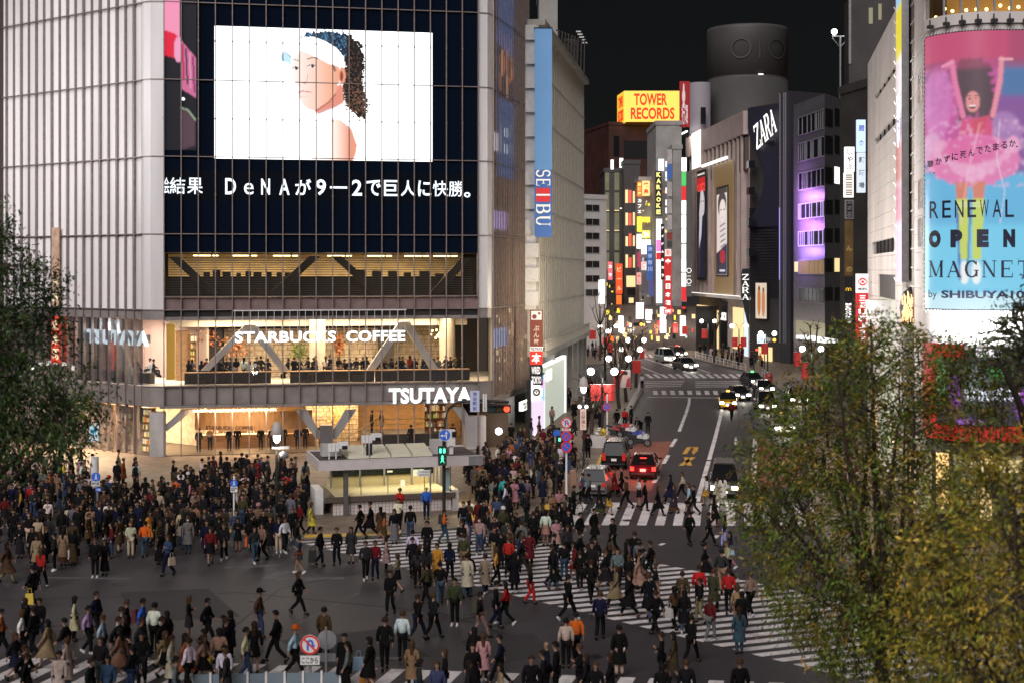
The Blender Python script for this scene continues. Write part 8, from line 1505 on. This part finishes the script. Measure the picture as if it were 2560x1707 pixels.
# every figure one can pick out: feet in photo pixels, clothes, hair, heading, pose
PL = '''82 1524 black jacket black trousers short L stride
102 1471 red jacket black trousers long A stride
17 1456 brown coat beige trousers long R stride
158 1414 beige long_coat brown long_skirt long A stand
182 1413 black jacket brown long_skirt bob A stand
238 1443 black jacket black trousers short T stand shoe=white
262 1437 black jacket black long_skirt long T stand
330 1385 black coat charcoal trousers short T step
362 1391 orange jacket denim jeans short A step
420 1438 denim jacket navy jeans short TL phonewalk
470 1383 grey long_coat denim jeans short T stand mask=1
526 1411 dark_red jacket black skirt long T step
560 1399 charcoal jacket black trousers short T step shoe=white
595 1378 black jacket black skirt long T phone
636 1407 dark_grey jacket denim jeans short TR step shoe=white
656 1400 beige jacket black trousers short TL step
697 1381 navy jacket cream trousers bob T stand
240 1597 navy jacket charcoal trousers short R step
518 1613 black jacket black trousers short R stride
472 1602 black jacket dark_grey skirt long R phone
648 1593 brown jacket denim jeans short R step capc=black
690 1656 black jacket black trousers short L stride
54 1641 white jacket black trousers bob R step
84 1642 black jacket black trousers short L step
120 1673 beige long_coat black skirt bob L stride
162 1669 charcoal jacket grey trousers short L stride
220 1634 lilac jacket charcoal trousers short R step
256 1662 light_blue jacket charcoal trousers short R step
186 1602 cream long_coat black trousers long R stand
356 1621 blue jacket black trousers short R step
386 1633 white jacket black trousers short A stand
316 1616 black jacket black trousers short R step
418 1642 black coat black trousers long L step
428 1726 cream long_coat black trousers short R stand
472 1732 white jacket black trousers short L step
564 1674 black long_coat black trousers short R stand
548 1700 beige jacket black skirt bob A stand
636 1682 black jacket black skirt long A stand
746 1535 black jacket black trousers long R stride
810 1642 brown coat black trousers short A step
737 1692 light_blue jacket black trousers short R stride capc=orange
976 1535 black jacket black trousers short T step
1044 1601 black jacket navy jeans short AR stride
1083 1597 charcoal jacket black trousers short AR stride
1137 1563 olive jacket black trousers short T stand shoe=white
1200 1594 black jacket beige trousers short R stride mask=1
1264 1561 red jacket black trousers long L stride
1240 1569 black jacket navy jeans short R step
748 1433 denim T-shirt rust shorts short L phonewalk shoe=white
800 1413 charcoal jacket black trousers short R step
842 1411 black jacket black trousers short T step
878 1407 dark_grey coat black skirt long T stand
914 1449 dark_grey jacket black trousers short T step shoe=white
938 1447 dark_red jacket navy jeans short T step
966 1429 pink coat black trousers long R phone
994 1479 beige jacket black skirt bob L phonewalk
1044 1469 dark_grey jacket black trousers long A stand
1068 1399 black jacket charcoal trousers short T step
1068 1514 olive jacket black trousers short AL stride
1100 1511 black jacket denim jeans short A stride
1124 1453 navy jacket black trousers long A step mask=1
1160 1433 olive jacket tan trousers short A stand
1158 1386 cream coat black skirt long A stand
1110 1357 orange jacket denim jeans short R phonewalk
900 1345 black jacket black trousers short L stride
926 1341 black coat black trousers short L stride
996 1329 white jacket black trousers short T phone
1066 1297 blue jacket navy jeans bald T stand
1000 1300 red jacket black trousers short T phone
960 1361 rust jacket brown skirt long R phone
986 1359 black jacket grey long_skirt long T stand
1026 1353 black jacket denim jeans short A stand
952 1346 brown coat black skirt long A stand
778 1333 yellow-green coat black trousers long R step
714 1258 red jacket black trousers short A stand
712 1381 white jacket charcoal trousers short TR step
750 1334 dark_red jacket black trousers bob TL step
646 1346 tan jacket black trousers short T stand capc=pink
612 1258 white jacket navy skirt short T stand
1272 1441 red jacket black trousers short A step
1324 1419 dark_red coat black trousers short A stand
1258 1353 olive jacket black trousers short T stand capc=white
1290 1367 charcoal jacket black trousers short T step
1364 1363 white jacket pink skirt bob A stand
1418 1403 dark_grey jacket black trousers short TR step
1450 1366 black jacket black trousers short TR step
1485 1357 black long_coat black trousers short TR step
1532 1385 black jacket black trousers short TL stride
1436 1453 dark_red jacket dark_red skirt bob L step
1470 1449 white jacket navy trousers bob R stride
1450 1477 black jacket charcoal trousers short A step
1478 1505 black jacket black trousers short A stride
1544 1475 grey jacket charcoal trousers short T step
1570 1443 grey coat denim jeans bob L step
1598 1441 grey jacket black shorts short T step
1626 1449 black jacket charcoal trousers short L stride
1420 1551 black jacket black trousers short AR stride
1500 1597 navy jacket black trousers short A step
1415 1669 cream jacket black trousers short A stand
1440 1653 orange jacket black trousers short A step
1548 1691 black coat cream trousers short A stand
1640 1591 black jacket black trousers short AL stride
1686 1573 brown jacket black trousers long AL step
1728 1657 black jacket black trousers short AR stride
1776 1603 dark_red jacket grey trousers long AR step
1748 1521 red jacket black trousers short A stand
1784 1529 olive coat black trousers short AR step
1822 1533 red jacket black trousers short A step
1844 1571 beige jacket beige trousers bob A stand
1848 1633 denim coat denim trousers long A stand
1876 1539 beige jacket black trousers short AL step
1654 1711 black jacket black trousers short L phone
1684 1701 olive coat beige skirt long L step
1250 1713 navy jacket black trousers short L stride
1326 1509 black jacket red trousers long R step
1286 1481 black long_coat black trousers long A stand
1240 1463 mustard jacket black trousers long R step
1368 1746 navy jacket black trousers bald L stand
1390 1748 black jacket black trousers short L stand
1450 1752 black jacket black trousers short L phone
1466 1762 charcoal jacket black trousers bob L step
1525 1764 black coat black skirt long L step
1850 1792 black jacket black trousers short A stand
1716 1790 charcoal jacket black trousers short A stand
1655 1792 black jacket black trousers bob A stand
1676 1261 navy coat black trousers long L stride
1706 1246 cream jacket black trousers bob L stride
1686 1283 dark_grey coat brown long_skirt long L step
1734 1287 black jacket charcoal trousers short L stride
1644 1289 black coat black trousers long R stride
1722 1283 light_blue jacket black skirt bob L step
1766 1263 white jacket mustard skirt long L step
1806 1262 white coat white trousers long A stand
1790 1266 cream coat beige trousers bob R stand
1724 1363 black jacket black trousers short AL step
1772 1365 charcoal jacket black trousers short R stride
1786 1316 black coat dark_red trousers long R step
1812 1369 black jacket lilac trousers long L step
1826 1421 navy jacket pink trousers long L step
1522 1287 black jacket mustard skirt long R step
1498 1287 charcoal coat olive long_skirt long R step
1536 1241 dark_red coat black trousers short R step
1554 1239 black jacket black trousers short L step
1566 1271 brown jacket black trousers short L stride
1598 1266 white jacket black skirt long L phone
1612 1276 black jacket black trousers short R step
1435 1291 black jacket black trousers short R stand
1382 1307 tan coat beige trousers long T phone
1398 1298 pink jacket black trousers long T phone
1260 1269 teal jacket black trousers short A stand
1286 1273 pink long_coat beige skirt bob T phone
1232 1271 grey jacket beige trousers short AR step
1203 1294 black jacket black trousers short T stand mask=1
1457 1259 denim jacket black trousers short L step
1472 1259 grey jacket black trousers short L step
1620 1083 black jacket charcoal trousers short T stand
1602 1084 black jacket black trousers short TL bend
1829 1051 dark_red jacket black trousers short T step
1562 1070 red jacket black trousers short A stand
1542 1072 black jacket black trousers short A stand
1578 1062 charcoal jacket black trousers short TR stand
1605 972 white jacket black trousers short A stand
1278 1114 black jacket black trousers short A phone
1302 1106 olive jacket black trousers bob R stand
1328 1100 charcoal jacket grey trousers short R stand
1348 1092 grey jacket black trousers bob R step
1380 1066 pink jacket grey trousers long TR stand
1428 1130 red T-shirt white trousers bob A stand
1470 1148 black jacket black trousers short A stand
340 1222 white jacket black trousers short A stand
272 1262 white jacket black trousers short A phone capc=red
288 1272 charcoal jacket denim jeans short T step
160 1224 yellow jacket denim jeans short R phone
178 1222 black jacket black trousers short L stand
220 1258 white jacket dark_red skirt long T stand
404 1262 brown coat black trousers long A phone
440 1268 orange jacket black trousers short A phone
470 1252 charcoal jacket black trousers short T stand capc=white
548 1236 white jacket black trousers short A stand
505 1216 cream jacket black trousers short A phone
30 1270 cream jacket black trousers bob T stand
52 1296 mustard jacket black trousers long L stand
60 1236 black coat black trousers short A step
105 1276 black jacket beige trousers short T step
120 1330 white T-shirt black trousers short T stand
95 1380 cream jacket brown skirt long T stand
226 1350 beige coat beige skirt long T phone
250 1352 navy jacket black trousers short T step mask=1
290 1350 navy jacket black trousers short TL step
172 1340 cream jacket black skirt bob A stand
1030 1727 tan long_coat black trousers long A step
962 1674 black jacket black trousers short A step
1006 1650 white jacket charcoal trousers short A stand
1208 1702 pink coat black trousers long A stand
1186 1692 black coat black trousers long A stand
1112 1750 black jacket black trousers long L step
924 1724 black coat dark_red skirt bob L step'''
for row in PL.split('\n'):
    q = row.split(); kw = {}
    for e in q[9:]: k, v = e.split('='); kw[k] = True if k == 'mask' else v.replace('_', ' ')
    person(float(q[0]), float(q[1]), q[2].replace('_', ' '), q[3].replace('_', ' '), q[4].replace('_', ' '), q[5].replace('_', ' '), q[6], q[7], q[8], **kw)
for kind, c, x, y, hd, l in (('tote', 'cream', 420, 1438, 'TL', 'white tote bag with the person in the denim jacket and phone'), ('shopping', 'white', 190, 1413, 'A', 'white paper shopping bag beside the person in the brown long skirt'), ('handbag', 'beige', 545, 1403, 'T', 'beige handbag beside the person in dark red, in front of the middle blue sign'), ('shopping', 'orange', 600, 1380, 'T', 'orange-red shopping bag held at the middle of the left crowd'), ('shopping', 'yellow', 82, 1524, 'L', 'yellow shopping bag carried across the bare asphalt at far left'), ('shopping', 'yellow', 548, 1700, 'A', 'yellow bag hanging from the person in beige by the low fence'), ('handbag', 'black', 752, 1433, 'L', 'black handbag of the person in a denim shirt and rust shorts'), ('suitcase', 'black', 792, 1413, 'R', 'black wheeled suitcase pulled toward the kiosk'), ('backpack', 'olive', 1200, 1594, 'R', 'olive backpack on the person in beige trousers'), ('tote', 'yellow', 1010, 1440, 'T', 'yellow bag on the upper stripes of the diagonal crossing'), ('backpack', 'black', 1110, 1357, 'R', 'black backpack on the person in the orange jacket near the signal pole'), ('tote', 'black', 1410, 1403, 'TR', 'black tote with white straps, on the diagonal crossing below the street crossing'), ('tote', 'white', 1686, 1573, 'AL', 'white shoulder bag on the person in brown, lower diagonal stripes'), ('shopping', 'white', 1596, 1470, 'T', 'white plastic bag near the person in the grey jacket and shorts'), ('backpack', 'dark red', 350, 1621, 'R', 'dark red backpack on the person in the blue jacket'), ('shopping', 'light blue', 900, 1690, 'L', 'pale plastic bag beside the orange box'), ('shopping', 'red', 930, 1712, 'L', 'big red bundle bag beside the orange box'), ('handbag', 'pink', 1000, 1722, 'T', 'pink handbag on the centre stripes of the near crossing'), ('backpack', 'black', 1466, 1762, 'L', 'black backpack at the bottom edge right of centre'), ('handbag', 'light blue', 1826, 1421, 'L', 'light blue handbag of the person in navy near the leafy tree'), ('tote', 'pink', 636, 1682, 'A', 'pink bag of the person in black near the low fence'), ('shopping', 'tan', 1160, 1262, 'T', 'tan paper bag beside the yellow paving'), ('shopping', 'orange', 1212, 1296, 'T', 'orange bag carried near the grey stone bollards'), ('handbag', 'black', 1500, 1597, 'A', 'black bag of the person in navy below the diagonal stripes'), ('tote', 'cream', 596, 1262, 'T', 'cream shoulder bag hanging above the middle blue walking sign')): bag(kind, c, x, y, hd, l)
# the rest of the people: first as separate figures, then the far and hidden ones as one crowd
RN = random.Random(77)
def wc(pairs): return RN.choices([p[0] for p in pairs], [p[1] for p in pairs])[0]
TOPS = [('black', 58), ('charcoal', 16), ('navy', 9), ('dark grey', 9), ('brown', 5), ('grey', 4), ('beige', 4), ('white', 4), ('cream', 3), ('olive', 4), ('dark red', 4), ('tan', 2), ('denim', 3), ('pink', 1.5), ('red', 1), ('mustard', .6), ('rust', 1)]
BOTS = [('black', 46), ('charcoal', 18), ('navy', 8), ('denim', 10), ('dark grey', 6), ('beige', 3), ('brown', 3), ('grey', 3), ('cream', 1)]
def spot(zone):
    for _ in range(200):
        x, y = RN.uniform(min(p[0] for p in zone), max(p[0] for p in zone)), RN.uniform(min(p[1] for p in zone), max(p[1] for p in zone))
        if not inpoly(np.array([x]), np.array([y]), zone)[0]: continue
        if 790 < x < 1165 and 1170 < y < 1306: continue
        g = G(x, y)
        if all((G(a, b) - g).length > .50 for a, b in people if abs(a - x) < 60 and abs(b - y) < 40): return x, y
    return None
def attrs():
    f = RN.random() < .46; tk = wc([('jacket', 5), ('coat', 3), ('long coat', 1.5)]); bk = wc([('trousers', 5), ('skirt', 1.6), ('long skirt', 1.4), ('jeans', 1)]) if f else wc([('trousers', 6), ('jeans', 1)]); b = wc(BOTS); b = 'denim' if bk == 'jeans' else b
    return wc(TOPS), tk, b, bk, (wc([('long', 3), ('bob', 2)]) if f else 'short')
ZONES = [([(0, 1690), (0, 1590), (300, 1620), (560, 1640), (700, 1690), (540, 1780), (0, 1800)], 30, 'LRRT', ('step', 'stride', 'stand')), ([(1190, 1400), (1290, 1345), (1480, 1365), (1860, 1460), (1880, 1600), (1700, 1590), (1400, 1480)], 34, 'TAALR', ('step', 'stride', 'step')),
    ([(1010, 1400), (1130, 1360), (1260, 1380), (1330, 1480), (1150, 1500), (1000, 1470)], 10, 'TALR', ('step', 'stride')), ([(860, 1700), (1300, 1740), (1700, 1790), (860, 1800)], 10, 'LRT', ('step', 'stand')), ([(0, 1410), (0, 1300), (300, 1310), (760, 1350), (760, 1395), (400, 1420), (130, 1440)], 34, 'TTTLR', ('step', 'stand', 'stand')), ([(1400, 1330), (1420, 1260), (1860, 1262), (1870, 1340)], 14, 'LRLR', ('stride', 'step'))]
N_IND = 300
for zone, n, hs, ps in ZONES:
    for _ in range(n):
        if len([1 for _p in people]) >= N_IND: break
        s_ = spot(zone)
        if not s_: continue
        for _k in range(30):
            a = attrs(); hd = wc([(h, 1) for h in hs])
            if any(v not in used and len(v.split()) <= 16 for v in VARS(*a, hd, *s_, None)): break
        person(*s_, *a, hd, RN.choice(ps), mask=RN.random() < .08)
# ---- one crowd for the rest
cv, cf, cc_ = [], [], []; nV = 0
LOW = {}
def low(pz):
    if pz not in LOW:
        d = proto(pz); L = {}
        for k in ('body', 'jacket', 'trousers', 'skirt', 'long skirt', 'coattail', 'shoes'): me = d[k]; L[k] = (np.array([v.co[:] for v in me.vertices]), [tuple(p.vertices) for p in me.polygons])
        J = pose_joints(pz); mbx = MB(); hz = d['head']; mbx.ball(hz + Vector((0, -.005, .01)), .098, 8, 6, 1.2); mbx.tube([hz - Vector((0, 0, .17)), hz], .05, 6)
        for s in 'lr': mbx.ball(J['w' + s] + Vector((0, -.01, -.04)), .045, 6, 4, 1.3); mbx.tube([J['h' + s], J['k' + s], J['a' + s]], [.08, .055, .04], 6)
        L['skin'] = (np.array(mbx.v), mbx.f); LOW[pz] = L
    return LOW[pz]
HM = {k: (np.array([v.co[:] for v in HAIR[k].vertices]), [tuple(p.vertices) for p in HAIR[k].polygons]) for k in ('short', 'bob', 'long')}
def crowd_add(g, ang, pz, a, s=1.0):
    global nV
    L = low(pz); top, tk, bot, bk, hr = a; ca, sa = math.cos(ang), math.sin(ang); M_ = np.array(((ca, -sa, 0), (sa, ca, 0), (0, 0, 1))) * s
    items = [('skin', RN.choice(SKINS)), ('jacket', PAL[top]), ({'jeans': 'trousers'}.get(bk, bk), PAL[bot]), ('shoes', (.012, .012, .012))] + ([('coattail', PAL[top])] if tk != 'jacket' else [])
    hv = HM[hr][0] + np.array(proto(pz)['head'][:]); parts = [(L[k][0], L[k][1], c) for k, c in items] + [(hv, HM[hr][1], RN.choice(HAIRC))]
    for v, f, c in parts: cv.append(v @ M_.T + np.array(g[:])); cf.extend(tuple(nV + i for i in q) for q in f); cc_.append(np.tile((*[k * RN.uniform(.85, 1.2) for k in c], 1), (len(v), 1))); nV += len(v)
CZ = [([(1130, 1400), (1150, 1330), (1290, 1300), (1420, 1290), (1440, 1390), (1300, 1410)], 26, 'TALR', 0), ([(-10, 1400), (-10, 1310), (300, 1325), (620, 1345), (760, 1350), (700, 1375), (280, 1400)], 60, 'TTTLRA', 0), ([(-10, 1300), (-10, 1215), (150, 1235), (230, 1262), (420, 1262), (640, 1250), (760, 1262), (770, 1330), (600, 1330), (300, 1316)], 135, 'TTTLRA', .12), ([(30, 1215), (30, 1180), (190, 1178), (330, 1190), (380, 1215), (300, 1240)], 26, 'TLRA', .12), ([(430, 1262), (420, 1205), (560, 1195), (760, 1195), (780, 1250)], 55, 'AALRT', .12),
    ([(1170, 1260), (1150, 1190), (1250, 1150), (1300, 1120), (1390, 1100), (1430, 1165), (1440, 1225), (1380, 1262), (1280, 1285), (1210, 1270)], 120, 'TTTLRA', .12), ([(1420, 1180), (1400, 1090), (1440, 1030), (1530, 1000), (1520, 1060), (1470, 1150)], 22, 'TALR', .12), ([(1395, 1035), (1420, 985), (1470, 950), (1480, 1000)], 14, 'TALR', .12),
    ([(1735, 888), (1790, 880), (1900, 905), (1925, 935), (1860, 920)], 30, 'LRTA', .12), ([(1640, 838), (1640, 812), (1735, 830), (1735, 870), (1700, 846)], 34, 'TALR', .12), ([(1930, 960), (1990, 990), (2020, 1100), (2080, 1290), (2180, 1290), (2080, 1000)], 34, 'TALR', .12), ([(1440, 900), (1460, 870), (1580, 880), (1580, 900)], 20, 'TALR', .12)]
for zone, n, hs, z in CZ:
    for _ in range(n):
        s_ = spot(zone)
        if s_: people.append(s_); crowd_add(G(*s_, z), R(HD[RN.choice(hs)] + RN.uniform(-25, 25)), RN.choice(('stand', 'step', 'stand', 'phone')), attrs(), RN.uniform(.92, 1.04))
for i in range(46):                                                       # guests along the upstairs cafe window
    u = 1.6 + i * .455 + RN.uniform(-.15, .15)
    if 8.0 < u < 8.8: continue
    seated = RN.random() < .8; q = Ff.p(u, 5.12 + (.16 if seated else 0), -2.15 - RN.choice((0, 0, .5, 1.2))); crowd_add(q, RN.uniform(-1.6, 1.6) if RN.random() < .5 else math.pi + RN.uniform(-.6, .6), 'sit' if seated else 'phone', attrs(), RN.uniform(.93, 1.03))
for u, o in ((1.2, -2), (2.2, -2.5), (3.1, -1.9), (4.0, -2.6), (5.5, -2), (6.6, -2.4), (8, -2)): crowd_add(Fl.p(u, 5.2, o), RN.uniform(-2, 2), 'sit', attrs())
for u, o, t_ in ((10.2, -3, 'black'), (11.4, -3.6, 'black'), (9.6, -2.4, 'navy'), (2.4, -2.2, 'black'), (6.9, -2.6, 'black'), (7.7, -2.1, 'brown'), (4.6, -2.3, 'black'), (18, -1.4, 'black'), (21.2, -1.6, 'black'), (4.4, -5.2, 'white'), (6.2, -5.2, 'white'), (7.6, -5.3, 'white'), (3.2, -3, 'cream'), (5.2, -3.2, 'black'), (8.6, -3, 'black')): crowd_add(Ff.p(u, .16, o), 0 if t_ == 'white' else math.pi, 'stand', (t_, 'jacket', 'black', 'trousers', 'short'))
crowd_add(Ff.p(15.9, 1.15, -2.6), 2.2, 'stand', ('dark red', 'jacket', 'cream', 'skirt', 'long')); crowd_add(Ff.p(15.2, 1.15, -2.9), 2.0, 'stand', ('black', 'jacket', 'black', 'trousers', 'short'))
me = bpy.data.meshes.new('crowd'); me.from_pydata(np.concatenate(cv).tolist(), [], cf); me.materials.append(mat('crowd clothes', attr='Col', rough=.85, spec=.15)); at = me.color_attributes.new('Col', 'FLOAT_COLOR', 'POINT'); at.data.foreach_set('color', np.concatenate(cc_).ravel()); me.polygons.foreach_set('use_smooth', [True] * len(cf)); me.update()
o = bpy.data.objects.new('crowd', me); COL.objects.link(o); tag(o, 'dense dark-clothed crowd on the pavements and at the cafe windows', 'crowd', None, 'stuff')
